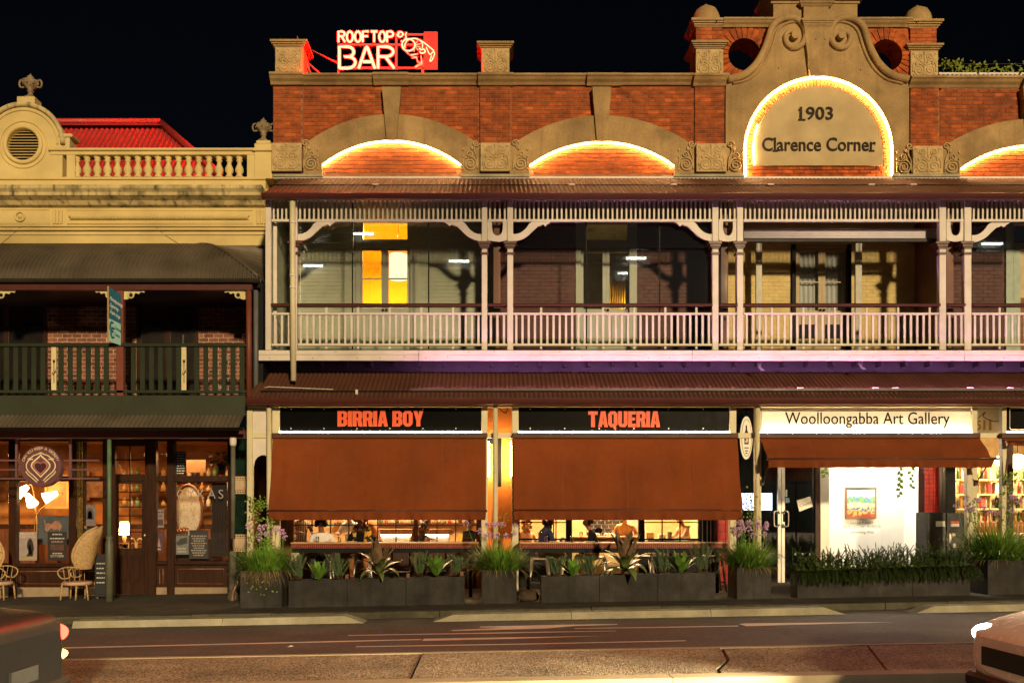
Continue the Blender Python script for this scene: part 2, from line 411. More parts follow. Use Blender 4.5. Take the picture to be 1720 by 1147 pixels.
b = MB(); b.plan([(-30,ym0),(40,ym0),(40,ym1),(-30,ym1)], -.22, -.06); b.build('joint_filler', m_kerb, md)
# painted markings on the far lane
def marking(name, pts, label):
    b = MB(); q = [PXY(u, v, .096) for u, v in pts]
    b.add([(x,y,G(x)-.096) for x,y in q], [tuple(range(len(q)))]); b.build(name, m_paint, None, label, 'road marking', 'white road markings')
marking('painted_line', [(-400,1100),(-400,1098.6),(560,1076),(708,1072.6),(708,1074),(560,1077.8)], 'thin white painted line running left along the lane')
marking('painted_wedge', [(709,1075.6),(712,1072),(860,1069.6),(1010,1067.4),(860,1072.2)], 'long white painted wedge in the middle of the lane')
marking('painted_stroke', [(585,1067),(585,1066),(860,1061.2),(1035,1058.6),(1035,1059.2),(860,1062.8)], 'thin white painted stroke just below the arrow')
marking('painted_arrow', [(757,1059),(760,1057.4),(848,1053.5),(805,1053),(808,1051.6),(940,1048.6),(1037,1047.4),(1037,1048.6),(965,1050.6),(915,1055),(860,1056.4)], 'white painted arrow on the road beside the kerb separator')
marking('painted_dash', [(965,1055.2),(965,1054.4),(1120,1052),(1240,1050),(1240,1051.4),(1110,1053.6)], 'thin white dash between the arrow and the right wedge')
marking('painted_taper', [(1241,1047.4),(1250,1046.2),(1420,1044.6),(1505,1044),(1420,1046.2),(1254,1051)], 'white painted taper on the lane towards the right')
marking('painted_edge_line', [(598,1086),(598,1084.9),(860,1080.6),(1152,1074.8),(1152,1076),(860,1082)], 'thin white painted line closest to the median')
# leaf litter by the kerb
for u, v, c in ((874,1042,(.5,.36,.02)), (987,1041,(.4,.26,.03)), (640,1062,(.1,.1,.3)), (488,1086,(.7,.62,.5))):
    px_, py_ = PXY(u, v, .09); b = MB(); s = .045
    b.add([(px_-s,py_,G(px_)-.09),(px_,py_-s*.7,G(px_)-.085),(px_+s,py_,G(px_)-.08),(px_,py_+s*.7,G(px_)-.07)], [(0,1,2),(0,2,3)])
    b.build('fallen_leaf', M('litter%d' % u, c, .7), None, {874:'yellow fallen leaf on the road at the long separator',987:'ochre fallen leaf on the road right of the yellow one',640:'blue scrap of litter on the road',488:'pale scrap of paper lying near the median'}[u], 'litter')

# ================================================================== BRICK BUILDING: PARAPET
YW = 2.0                                   # wall plane of both buildings
bld = thing('brick_building', (X(1090,YW), YW+2, 0), 'two storey red brick building with arched parapet and scrolled 1903 gable', 'building')
def wallpts(uv, y): return [(X(u,y), Z(v,y)) for u, v in uv]
b = MB(); b.px(459, 2050, 146, 300, YW+.004, YW+.5); wall = b.build('parapet_wall', m_mortar, bld)
b = MB(); b.box(X(459,YW), X(2050,YW), YW+4.9, YW+5.2, -1, Z(300,YW)); b.build('rear_wall', m_mortar, bld)
BH, BW = .0855, .24
def brick_mesh(w, h, d, mat, name='brick'):
    q = MB(); q.box(-w/2, w/2, 0, d, -h/2, h/2, .006); me = q.mesh(name, (0,0,0)); me.materials.append(mat); return me
def brick_panels(panels, parent, mat, bw, bh, joint, limit, stuff_name, skip=None, header=False):
    """panels: (u0,u1,v0,v1,yface). The first `limit` bricks are objects, the rest one mesh"""
    spots = []
    for (u0, u1, v0, v1, y) in panels:
        xa, xb, za, zb = X(u0,y), X(u1,y), Z(v1,y), Z(v0,y)
        nrow = max(1, round((zb-za)/bh)); hh = (zb-za)/nrow
        for r in range(nrow):
            z = za + (r+.5)*hh
            x = xa - (bw*.5 if r % 2 else 0) - (0 if not header else 0)
            while x < xb - .02:
                l, rr = max(x, xa), min(x+bw, xb)
                if rr-l > .05:
                    cx = (l+rr)/2
                    if not (skip and skip(cx, z, y)): spots.append((cx, y, z, rr-l-joint, hh-joint))
                x += bw
    random.shuffle(spots)
    cache = {}
    for (cx, y, z, w, h) in spots[:limit]:
        k = (round(w,2), round(h,3))
        if k not in cache: cache[k] = brick_mesh(k[0], k[1], .03, mat)
        place(cache[k], 'brick', (cx, y-.008+random.uniform(-.003,.003), z), parent)
    if len(spots) > limit:
        q = MB()
        for (cx, y, z, w, h) in spots[limit:]:
            j = random.uniform(-.003,.003); q.box(cx-w/2, cx+w/2, y-.008+j, y+.02, z-h/2, z+h/2, .006)
        q.build(stuff_name, mat, parent, kind='stuff')
arches = [(657.5, 117, 276, 235, 148, 244, 192), (1011, 122, 277, 237, 155, 246, 194), (1735, 122, 283, 243, 158, 252, 200)]
def inside_arch_band(cx, z, y):
    u = UC + cx*FPX/(y+18); v = VH - (z-CAMZ)*FPX/(y+18)
    for uc, hw, ve, vt, ow, oe, ot in arches:
        def arcv(u_, w, e, t):
            s_ = (e-t); Rr = (w*w+s_*s_)/(2*s_); q = Rr*Rr-(u_-uc)**2
            return (t+Rr) - math.sqrt(q) if q > 0 else 999
        if abs(u-uc) < ow+3:
            vo = arcv(u, ow, oe, ot); vi = arcv(u, hw, ve, vt) if abs(u-uc) < hw else 400
            if v > vo+9 and v < min(vi-5, 292): return True
    return False
panels = [(459.5,509,146,244,YW-.05),(806,858,146,244,YW-.05),(1167,1217,146,244,YW-.05),(1529,1577,148,248,YW-.05),
          (510,805,146,291,YW),(859,1166,146,292,YW),(1578,1880,150,296,YW)]
brick_panels(panels, wall, m_brick, BW, BH, .011, 300, 'brickwork', inside_arch_band)
for u0,u1,v0,v1,y in panels[:4]: b = MB(); b.px(u0,u1,v0,v1,y+.003,YW+.04); b.build('pier_core', m_mortar, bld)
# coping with break-outs
def cop_prof(v0, v1, y, out):
    zt, zb = Z(v0, y), Z(v1, y); h = zt-zb
    return [(y+.45,zt),(y-out,zt),(y-out,zt-.22*h),(y-out*.82,zt-.32*h),(y-out*.62,zt-.55*h),(y-out*.3,zt-.75*h),(y-.015,zb),(y+.45,zb)]
b = MB(); b.xprof(cop_prof(129,143.5,YW,.17), X(459,YW), X(1222,YW)); b.build('coping', m_stone, bld)
b = MB(); b.xprof(cop_prof(133,148.5,YW,.17), X(1526,YW), X(2050,YW)); b.build('coping', m_stone, bld)
for u0,u1,v0 in ((456,511,127),(628,687,127.5),(803,862,128),(985,1043,128.5),(1163,1221,129),(1524,1581,132.5),(1714,1760,134)):
    b = MB(); b.xprof(cop_prof(v0,v0+16,YW-.06,.17), X(u0,YW), X(u1,YW)); b.build('coping_break', m_stone, bld)
# arches, keystones and light strips
m_led = EM('warm_led', (1.0,.58,.22), 105.0)
def arc_pts(uc, w, e, t, n, y, dv=0.0):
    s_ = e-t; Rr = (w*w+s_*s_)/(2*s_); a0 = math.asin(min(1,w/Rr)); out = []
    for i in range(n):
        a = -a0+2*a0*i/(n-1); out.append((X(uc+Rr*math.sin(a),y), Z(t+Rr-Rr*math.cos(a)+dv,y)))
    return out
YA = YW-.12
for k, (uc, hw, ve, vt, ow, oe, ot) in enumerate(arches):
    n = 41
    b = MB(); o_ = arc_pts(uc,ow,oe,ot,n,YA); i_ = arc_pts(uc,hw,ve,vt,n,YA)
    # square off the springers
    o_ = [(X(uc-ow,YA), Z(292,YA))]+o_+[(X(uc+ow,YA), Z(292,YA))]; i_ = [(X(uc-hw,YA), Z(292,YA))]+i_+[(X(uc+hw,YA), Z(292,YA))]
    b.strip(o_, i_, YA, YW+.05); b.build('arch_band', m_stone, bld)
    b = MB(); b.pprism([(uc-16,146),(uc+16,146),(uc+8.5,vt-1),(uc-8.5,vt-1)], YA-.06, YW); b.build('keystone', m_stone, bld)
    st = arc_pts(uc, hw-1.5, ve+1.5, vt+2.5, n, YA+.05)
    b = MB(); b.tube([(x,YA+.055,z) for x,z in st], .016, 6); b.build('light_strip', m_led, bld, 'glowing warm light strip under the arch')
# ledge flashing at the foot of the parapet
for u0,u1 in ((459,541),(775,889),(1133,1250),(1501,1613)):
    b = MB(); b.px(u0-1,u1+1,292,297,YW-.2,YW+.05,.01); b.build('ledge', m_conc, bld)
b = MB(); b.px(459,1740,296.5,300,YW-.16,YW+.05); b.build('flashing', m_white, bld)
# carved panels
def spiral(cx, cz, r0, turns, dirn, start, n=26, y=0.0):
    return [(cx+(r0*(1-.85*i/n))*math.cos(start+dirn*turns*2*math.pi*i/n), y, cz+(r0*(1-.85*i/n))*math.sin(start+dirn*turns*2*math.pi*i/n)) for i in range(n+1)]
def carve_pier(w, h):
    q = MB(); q.box(-w/2, w/2, -.02, .06, 0, h, .008); y = -.022
    for s_ in (-1, 1):
        q.tube(spiral(s_*w*.2, h*.27, w*.23, 2.1, s_, R(90), y=y), [.019]*10+[.015]*10+[.012]*7, 6)
        q.tube(spiral(s_*w*.2, h*.78, w*.13, 1.6, -s_, R(270), 16, y), .014, 6)
        q.tube(smooth_path([(s_*w*.42,y,h*.2),(s_*w*.4,y,h*.5),(s_*w*.2,y,h*.64),(s_*w*.08,y,h*.55)],4), .015, 6)
        q.tube(smooth_path([(s_*w*.44,y,h*.86),(s_*w*.36,y,h*.9),(s_*w*.34,y,h*.76),(s_*w*.1,y,h*.6)],4), .011, 6)
        q.ball((s_*w*.4,y,h*.9), .022,.018,.022, 6, 4); q.ball((s_*w*.3,y,h*.52), .03,.018,.045, 6, 4)
        q.ball((s_*w*.38,y,h*.1), .025,.018,.03, 6, 4)
    q.tube([(0,y,h*.5),(0,y,h*.92)], [.01,.02], 6); q.ball((0,y,h*.93), .03,.02,.03, 8, 5); q.ball((0,y,h*.5), .05,.025,.035, 8, 5); q.ball((0,y,h*.12), .04,.02,.05, 8, 5)
    me = q.mesh('carved_panel', (0,0,0)); me.materials.append(m_carve); return me
def carve_side(w, h, s_):
    q = MB(); y = -.012
    q.tube(spiral(0, h*.27, w*.38, 2.1, s_, R(90), y=y), [.017]*10+[.014]*17, 6)
    q.tube(spiral(s_*w*.05, h*.62, w*.2, 1.6, -s_, R(270), 16, y), .014, 6)
    q.tube(spiral(-s_*w*.3, h*1.02, w*.2, 1.4, s_, R(0), 16, y), .015, 6)
    q.tube(smooth_path([(-s_*w*.4,y,h*.1),(-s_*w*.36,y,h*.5),(-s_*w*.2,y,h*.8),(-s_*w*.32,y,h*1.0)],4), .014, 6)
    q.tube(smooth_path([(s_*w*.4,y,h*.15),(s_*w*.35,y,h*.45),(s_*w*.1,y,h*.5)],4), .013, 6)
    for t in (.1,.3,.55,.8): q.ball((s_*w*.38,y,h*t), .022,.015,.03, 6, 4)
    q.ball((-s_*w*.1,y,h*.85), .035,.02,.05, 6, 4)
    me = q.mesh('carved_scroll', (0,0,0)); me.materials.append(m_carve); return me
sc1 = (YW+18)/FPX
mp_ = carve_pier(50*sc1, 47*sc1); msl = carve_side(31*sc1, 46*sc1, 1); msr = carve_side(31*sc1, 46*sc1, -1)
for uc,v in ((484,292),(832,292),(1192,293),(1553,297)): place(mp_, 'carved_panel', (X(uc,YW), YW-.14, Z(v,YW)), bld)
for uc,v in ((524,292),(874,292),(1233,294),(1594,297)): place(msl, 'carved_scroll', (X(uc,YW), YA-.005, Z(v,YW)), bld)
for uc,v in ((790,292),(1150,293),(1514,297)): place(msr, 'carved_scroll', (X(uc,YW), YA-.005, Z(v,YW)), bld)
# parapet posts on the coping
def cap(mb, u0, u1, v0, v1, y, d, out=.1):
    zt, zb = Z(v0,y), Z(v1,y); h = zt-zb; xa, xb = X(u0,y), X(u1,y)
    for i,(o_,t0,t1) in enumerate(((1,0,.32),(.7,.32,.55),(.4,.55,.8),(.15,.8,1))):
        e = out*o_; mb.box(xa+out-e, xb-out+e, y-e, y+d+e, zt-h*t1, zt-h*t0)
mp2 = carve_pier(46*sc1, 44*sc1)
for uc, v0, v1 in ((486,70,127),(832,73,128)):
    b = MB(); b.px(uc-24,uc+24,v0+8,v1+1,YW,YW+.55,.01); b.build('parapet_post', m_stone, bld)
    b = MB(); cap(b,uc-31,uc+31,v0,v0+11,YW,.55); b.build('post_cap', m_stone, bld)
    place(mp2, 'carved_panel', (X(uc,YW), YW-.03, Z(v1-1,YW)), bld)
for uc, dv_ in ((1191,0),(1551,3)):
    b = MB(); b.px(uc-22,uc+22,80+dv_,130+dv_,YW,YW+.6,.01); b.build('gable_post', m_stone, bld)
    place(mp2, 'carved_panel', (X(uc,YW), YW-.03, Z(129+dv_,YW)), bld)
    b = MB(); cap(b,uc-31,uc+31,72+dv_*1.5,82+dv_*1.5,YW,.6); b.build('post_cap', m_stone, bld)
    b = MB(); b.px(uc-22,uc+22,46,73+dv_,YW+.003,YW+.6); gp = b.build('brick_post', m_mortar, bld)
    brick_panels([(uc-22.5,uc+22.5,46,73+dv_,YW)], gp, m_brick, BW, BH, .011, 60, 'brickwork')
    b = MB(); cap(b,uc-31,uc+31,34+dv_*.6,46+dv_*.6,YW,.6); b.build('post_cap', m_stone, bld)
    zc = Z(28+dv_*.6,YW); rr = 23.5*sc1
    b = MB(); b.lathe([(rr,zc-.12),(rr,zc),(rr*1.0,zc+rr*.25),(rr*.93,zc+rr*.55),(rr*.75,zc+rr*.9),(rr*.45,zc+rr*1.12),(rr*.2,zc+rr*1.2),(rr*.2,zc+rr*1.28),(rr*.08,zc+rr*1.38),(.005,zc+rr*1.42)], X(uc,YW), YW+.3, 20); b.build('dome_cap', m_stone, bld)
# gable: brick spandrels with round openings
for cu, cv, s_ in ((1250.5,91,1),(1489,93,-1)):
    r = 27*sc1; cx, cz = X(cu,YW), Z(cv,YW); n = 48
    x0, x1, z0, z1 = X(cu-38,YW), X(cu+38,YW), Z(cv+42,YW), Z(46,YW)
    ins, out = [], []
    for i in range(n):
        a = 2*math.pi*i/n; dx, dz = math.cos(a), math.sin(a); ins.append((cx+r*dx, cz+r*dz))
        t = min(((x1-cx)/dx if dx>1e-6 else (x0-cx)/dx if dx<-1e-6 else 1e9), ((z1-cz)/dz if dz>1e-6 else (z0-cz)/dz if dz<-1e-6 else 1e9))
        out.append((cx+dx*t, cz+dz*t))
    b = MB(); b.strip(out, ins, YW+.03, YW+.55, True); sp = b.build('gable_spandrel', m_brick, bld)
    q = MB(); w_ = .085; q.prism([(-.036,r),(.036,r),(.052,r+.25),(-.052,r+.25)], -.012, .1)
    me = q.mesh('arch_brick', (0,0,0)); me.materials.append(m_brick)
    for i in range(26): place(me, 'brick', (cx, YW+.02, cz), sp, (0, 2*math.pi*i/26, 0))
for u0,u1 in ((1214,1302),(1440,1530)):
    b = MB(); b.xprof(cop_prof(34,46.5,YW,.12), X(u0,YW), X(u1,YW)); b.build('coping', m_stone, bld)
# gable front with scrolls
YG = YW-.1
left = [(1219,300),(1219,200),(1219,150),(1222,133),(1246,128),(1266,112),(1280,90),(1289,66),(1295,47),(1304,36),(1318,31),(1345,31)]
out_ = left + [(1373,31)] + [(2*1373.0-u, v) for u, v in reversed(left)]
rr_ = 126.0
inn_ = [(1249,300),(1249,275)]+[(1374.5-rr_*math.cos(R(t)), 254-rr_*math.sin(R(t))) for t in range(0,181,6)]+[(1500,275),(1500,300)]
b = MB(); b.strip(resample([(X(u,YG),Z(v,YG)) for u,v in smooth_path(left[:3],2)+left[3:]+[(1373,31)]+[(2746.0-u,v) for u,v in reversed(left)]], 90), resample([(X(u,YG),Z(v,YG)) for u,v in inn_], 90), YG, YW+.35); b.build('gable_front', m_stone, bld)
for s_ in (-1, 1):
    base = [(1221,135),(1247,128),(1267,112),(1281,90),(1290,66),(1296,48),(1306,37),(1322,31.5),(1338,34),(1349,46),(1352,62),(1346,76),(1333,82),(1322,76),(1318,64),(1324,55),(1333,55)]
    path = [(u if s_ < 0 else 2745.5-u, v) for u, v in base]
    sp_ = smooth_path(path, 4); nn = len(sp_)
    pts = [(X(u,YG), YG-.02, Z(v,YG)) for u, v in sp_]
    b = MB(); b.tube(pts, [lerp(.085,.055,i/nn) if i < nn*.7 else lerp(.068,.04,(i-nn*.7)/(nn*.3)) for i in range(nn)], 10); b.build('scroll', m_stone, bld)
    pts2 = [(X(u+(9 if s_<0 else -9),YG), YG-.01, Z(v+6,YG)) for u, v in sp_[:int(nn*.5)]]
    b = MB(); b.tube(pts2, .03, 8); b.build('scroll_fillet', m_stone, bld)
    eu = 1333.6 if s_ < 0 else 1411.6
    b = MB(); b.disc(X(eu,YG), Z(63,YG), 6.5*sc1, YG-.12, YG, 20); b.build('scroll_eye', m_stone, bld)
b = MB(); b.pprism([(1351,46),(1396,46),(1385,127),(1361,127)], YG-.09, YG+.1); b.build('keystone', m_stone, bld)
b = MB(); cap(b,1346,1400,33,46,YG-.09,.1,.06); b.build('keystone_cap', m_stone, bld)
b = MB(); b.px(1299,1440,6,34,YW-.02,YW+.6); b.px(1350,1392,6,34,YW-.1,YW); b.build('gable_pedestal', m_stone, bld)
b = MB(); cap(b,1284,1454,-14,7,YW-.02,.6,.16); cap(b,1342,1400,4,12,YW-.1,.2,.06); b.build('pedestal_cap', m_stone, bld)
for uu, vv in ((1365,74),(1380,74),(1305,119),(1442,122),(1202,40),(1537,41)):
    b = MB(); b.disc(X(uu,YW), Z(vv,YW), .014, YG-.095 if vv == 74 else YG-.004 if vv > 100 else YW-.105, YG+.02, 10); b.build('anchor_hole', m_black, bld)
# name panel
b = MB(); b.pprism(inn_[1:-1]+[(1500,300),(1249,300)], YW+.0, YW+.3); nb = b.build('tympanum_wall', m_mortar, bld)
q = MB(); rb, rt = 108.5*sc1, 124*sc1
q.prism([(-.03,rb),(.03,rb),(.036,rt),(-.036,rt)], -.02, .04); me_v = q.mesh('arch_brick', (0,0,0)); me_v.materials.append(m_brick)
for t in range(0, 61): place(me_v, 'brick', (X(1374.5,YW), YW, Z(254,YW)), nb, (0, R(-90+180*t/60), 0))
brick_panels([(1250,1266.5,256,279,YW-.015),(1483.5,1499,256,279,YW-.015),(1250,1499,279,298,YW-.015)], nb, m_brick, BW, BH, .011, 60, 'brickwork')
pan = [(1267,278),(1267,252)]+[(1374.5-108*math.cos(R(t)), 254-109*math.sin(R(t))) for t in range(0,181,6)]+[(1483,252),(1483,278)]
YN = YW-.08
b = MB(); b.pprism(pan, YN, YW+.02); b.build('name_panel', M('name_panel_cement', (.5,.39,.21), .85, var=.12, scale=2.2, bump=.2, dirt=.3, dirtcol=(.3,.2,.09)), bld)
st = [(1251.5,299),(1251.5,275)]+[(1374.5-123*math.cos(R(t)), 254-123*math.sin(R(t))) for t in range(0,181,5)]+[(1497.5,275),(1497.5,299)]
b = MB(); b.tube([(X(u,YN),YN-.0,Z(v,YN)) for u,v in st], .018, 6); b.build('light_strip', m_led, bld, 'glowing warm light strip round the 1903 name panel')
st = [(1266,277),(1266,235),(1272,210)]
b = MB(); b.tube([(X(u,YN),YN-.012,Z(v,YN)) for u,v in smooth_path(st,4)], .008, 6); b.build('light_strip', m_led, bld)
m_letter = M('aged_bronze_letters', (.03,.02,.01), .7, var=.3, scale=14, spec=.2)
yl = YN-.004
fit_text('lettering', '1903', 1343, 1399, 191, yl, m_letter, bld, vh=22, extrude=.018, offset=.016)
fit_text('lettering', 'Clarence Corner', 1280, 1471, 243, yl, m_letter, bld, vh=23, extrude=.018, offset=.013)
b = MB()
for u0,u1,v in ((1341.5,1353,201.2),(1341.5,1345,184.5),(1298.5,1307,253.4),(1297.5,1302,233.3),(1460,1469,253.4)):
    b.px(u0,u1,v-1.3,v+1.3,yl-.02,yl+.01)
b.build('letter_serifs', m_letter, bld, kind='stuff')
# ================================================================== VERANDAH OF THE BRICK BUILDING
def corrugated(xa, xb, prof, pitch, amp, hip=None, seg=8):
    """corrugated sheet: prof is a list of (y,z) down the slope; hip(x) gives the first usable t (0..1)"""
    q = MB(); n = int((xb-xa)/pitch*seg); m = len(prof); vs = []
    # normals of profile
    nor = []
    for i in range(m):
        a, c = prof[max(i-1,0)], prof[min(i+1,m-1)]; d = (c[0]-a[0], c[1]-a[1]); l = math.hypot(*d); nor.append((d[1]/l, -d[0]/l))
    for i in range(n+1):
        x = xa+(xb-xa)*i/n; w = amp*math.sin(2*math.pi*i/seg); t0 = hip(x) if hip else 0.0
        for j in range(m):
            t = t0+(1-t0)*j/(m-1); k = t*(m-1); j0 = min(int(k), m-2); f = k-j0
            y = lerp(prof[j0][0], prof[j0+1][0], f); z = lerp(prof[j0][1], prof[j0+1][1], f); ny, nz_ = nor[j0]
            vs.append((x, y-ny*w, z-nz_*w))
    q.add(vs, [(i*m+j, (i+1)*m+j, (i+1)*m+j+1, i*m+j+1) for i in range(n) for j in range(m-1)], True)
    return q
def gutter(mb, x0, x1, y, z1, h, d):
    mb.xprof([(y,z1),(y-d*.15,z1-.01),(y-d*.1,z1-h*.3),(y+d*.05,z1-h*.7),(y+d*.25,z1-h),(y+d,z1-h),(y+d,z1)], x0, x1)
ver = thing('verandah', (X(1080,0), .3, 0), 'long two level verandah with white timber balcony and rust corrugated roofs', 'verandah')
XR = X(2060, 0)
# upper roof and gutter
yg, zg = .1, Z(325,.1)
q = corrugated(X(442,yg), XR, [(YW-.02, Z(299.5,YW)), (1.2, lerp(zg,Z(299.5,YW),.6)), (yg, zg)], .092, .014); q.build('upper_roof', m_redroof, ver)
b = MB(); gutter(b, X(440,yg), XR, yg-.06, zg-.005, .105, .12); b.build('gutter', m_maroon, ver)
b = MB(); b.tube([(X(u,.9)+0, .9, Z(312,.9)+.012) for u in range(458,1780,40)], .012, 5); b.build('conduit', m_black, ver)
for u in (625,956,1127,1290,1460,1530):
    b = MB(); b.px(u,u+10,308.5,310.5,.85,.9); b.build('fixing_tag', m_white, ver)
# eave header beam
b = MB(); b.px(446,1800,332.5,336.5,.4,.52,.006); b.build('header_beam', m_white, ver)
yp = .4
posts = [(445.5,455),(809,818.5),(852,862),(1196.5,1207),(1238,1248.5),(1578,1589.5),(1620,1632)]
for i,(u0,u1) in enumerate(posts):
    b = MB(); b.px(u0,u1,333,588,yp-.03,yp+.09,.008); pst = b.build('post', m_white, ver)
    if i:
        uc = (u0+u1)/2
        b = MB(); b.px(uc-11,uc+11,405,409,yp-.1,yp+.16); b.px(uc-8.5,uc+8.5,409,414,yp-.08,yp+.14); b.px(uc-6.7,uc+6.7,414,417,yp-.06,yp+.12); b.px(uc-7,uc+7,423.5,427,yp-.06,yp+.12,.004); b.build('post_capital', m_maroon, pst)
# post behind the downpipe
b = MB(); b.px(491,499,333,588,yp-.03,yp+.09,.008); pst = b.build('post', m_white, ver)
b = MB(); b.px(484,507,404,409,yp-.1,yp+.16); b.px(488,503,409,414,yp-.08,yp+.14); b.px(488,502,423,427,yp-.06,yp+.12); b.build('post_capital', m_maroon, pst)
# frieze slats, frieze rail, balustrade
spans = [(456,491),(500,809),(819,852),(862,1196),(1207.5,1238),(1249,1578),(1590,1620),(1632.5,1800)]
k84 = (yp+18)/FPX
q = MB(); q.box(-1.5*k84,1.5*k84,-.01,.01,0,(368-336)*k84,.002); me_sl = q.mesh('slat',(0,0,0)); me_sl.materials.append(m_white)
q = MB(); q.box(-1.9*k84,1.9*k84,-.014,.014,0,(578-527)*k84,.003); me_pk = q.mesh('picket',(0,0,0)); me_pk.materials.append(m_white)
q = MB(); q.box(-1.9*k84,1.9*k84,-.014,.014,0,(586-516)*k84,.003); me_pl = q.mesh('picket',(0,0,0)); me_pl.materials.append(m_white)
for u0,u1 in spans:
    b = MB(); b.px(u0,u1,368,372.3,yp-.01,yp+.05,.004); b.build('frieze_rail', m_white, ver)
    n = round((u1-u0)/7.7)
    for i in range(n): place(me_sl, 'slat', (X(u0+(i+.5)*(u1-u0)/n,yp), yp+.02, Z(368,yp)), ver)
    b = MB(); b.xprof([(yp-.05,Z(515,yp)),(yp-.06,Z(512,yp)),(yp-.03,Z(510,yp)),(yp+.07,Z(510,yp)),(yp+.1,Z(512,yp)),(yp+.09,Z(515,yp))], X(u0,yp), X(u1,yp)); b.build('handrail', m_maroon, ver)
    b = MB(); b.px(u0,u1,525,528.7,yp-.02,yp+.04,.004); b.build('balustrade_rail', m_white, ver)
    b = MB(); b.px(u0,u1,577,580.8,yp-.02,yp+.04,.004); b.build('balustrade_rail', m_white, ver)
    n = round((u1-u0)/10.5)
    for i in range(n):
        u = u0+(i+.5)*(u1-u0)/n
        if n > 8 and i % 5 == 4: place(me_pl, 'picket', (X(u,yp), yp+.022, Z(586,yp)), ver)
        else: place(me_pk, 'picket', (X(u,yp), yp+.012, Z(578,yp)), ver)
# curved brackets
def bracket(u_post, v_top, sgn, L=62):
    o_ = smooth_path([(0,405),(9,404),(22,398),(33,388),(42,380),(52,375),(L,374)], 4)
    i_ = smooth_path([(0,393),(6,393),(14,390),(22,383),(27,376),(32,372.5),(34,372)], 4)
    n = 26; y = yp
    a = [(X(u_post+sgn*u,y),Z(v+v_top,y)) for u,v in resample(i_,n)]; c = [(X(u_post+sgn*u,y),Z(v+v_top,y)) for u,v in resample(o_,n)]
    q = MB(); q.strip(a, c, y, y+.045)
    q.pprism([(u_post+sgn*u,v+v_top) for u,v in ((32,372.3),(64,372.3),(58,376),(54,380),(50,377),(44,380))], y+.001, y+.044)
    q.build('bracket', m_white, ver)
bracket(500,0,1); bracket(809,0,-1); bracket(862,0,1); bracket(1196.5,0,-1); bracket(1632.5,2,1)
for u0,u1 in ((819,852),(1207.5,1238),(1590,1620)):
    c = (u0+u1)/2; w = (u1-u0)/2; y = yp
    o_ = [(u0,372)]+[(c-w, 395)]+[(c-w,404)]+[(c,406)]+[(c+w,404)]+[(c+w,395)]+[(u1,372)]
    i_ = [(c-w*.55,372)]+[(c-w*.55, 385)]+[(c-w*.5*math.cos(R(t)), 387+9*math.sin(R(t))) for t in range(0,181,20)]+[(c+w*.55,385),(c+w*.55,372)]
    q = MB(); q.strip(resample([(X(u,y),Z(v,y)) for u,v in o_],24), resample([(X(u,y),Z(v,y)) for u,v in i_],24), y, y+.045); q.build('bracket', m_white, ver)
# curved corner boards on the open bay
for u0, sgn in ((1250,-1),(1196,1),(1590,1),(1632,-1)):
    pass
# balcony fascia boards and floor
yf = .3
for u0,u1 in ((434,703),(703,1163),(1163,1620),(1620,1800)):
    b = MB(); b.px(u0+.3,u1-.3,588.3,595.5,yf,yf+.05,.004); b.build('fascia_board', m_white, ver)
    b = MB(); b.px(u0+.3,u1-.3,595.9,605.5,yf+.006,yf+.05,.004); b.build('fascia_board', m_white, ver)
for i in range(34):
    u = 452+i*37.5+random.uniform(-3,3)
    b = MB(); b.disc(X(u,yf),Z(random.choice((591,599,601)),yf),.009,yf-.002,yf+.01,6); b.build('bolt', m_dkwood, ver)
b = MB(); b.box(X(436,yf), XR, yf+.06, YW, Z(588,yf)-.06, Z(588,yf)-.01); b.build('balcony_floor', m_dkwood, ver)
m_purplewall = M('grey_painted_beam', (.045,.038,.045), .7, var=.2, scale=3, dirt=.4, streak=.4)
b = MB(); b.px(436,1800,604,628,.95,1.05); b.build('rear_beam', m_purplewall, ver)
for i in range(33):
    u = 455+i*41; b = MB(); b.px(u,u+5,606,614,.7,.95); b.build('joist', m_purplewall, ver)
# lower roof, gutter
yl0, zl0 = -.3, Z(668,-.3)
q = corrugated(X(416,yl0), XR, [(.98, Z(625,.98)), (.3, lerp(zl0,Z(625,.98),.47)), (yl0, zl0)], .092, .014); q.build('lower_roof', m_redroof, ver)
b = MB(); gutter(b, X(414,yl0), XR, yl0-.06, zl0-.004, .125, .12); b.build('gutter', m_maroon, ver)
def roofz(y): return lerp(zl0, Z(625,.98), (y-yl0)/(.98-yl0))
b = MB(); b.tube([(X(u,-.06), -.06, roofz(-.06)+.03) for u in range(438,1800,30)], .012, 6); b.build('conduit', m_black, ver)
b = MB(); b.box(X(690,-.03),XR,-.035,-.03,roofz(-.03)-.02,roofz(-.03)+.075); b.build('light_channel', m_maroon, ver)
m_purple = EM('violet_led', (.9,.36,.9), 125.0)
for u0,u1 in ((700,900),(905,1130),(1135,1345),(1352,1500),(1505,1640),(1645,1800)):
    b = MB(); b.tube([(X(u0,.0),.0,roofz(.0)+.03),(X(u1,.0),.0,roofz(.0)+.03)], .012, 6); b.build('light_strip', m_purple, ver, 'violet light strip lying along the lower roof')
for u in (1341,1467,1500,1626,1693):
    b = MB(); b.px(u,u+9,650.5,653,.0,.05); b.build('strip_glint', M('painted_glint', (.7,.68,.72), .4), ver)  # pale pieces painted to stand in for bright bits of the violet strip
b = MB(); b.px(597,601,654,666,-.15,-.12); b.build('fixing_tag', m_white, ver)
b = MB(); b.tube([P(444,651,.02),P(452,649.5,.02),P(560,654,.02)], .008, 5); b.build('fixing_wire', m_white, ver)
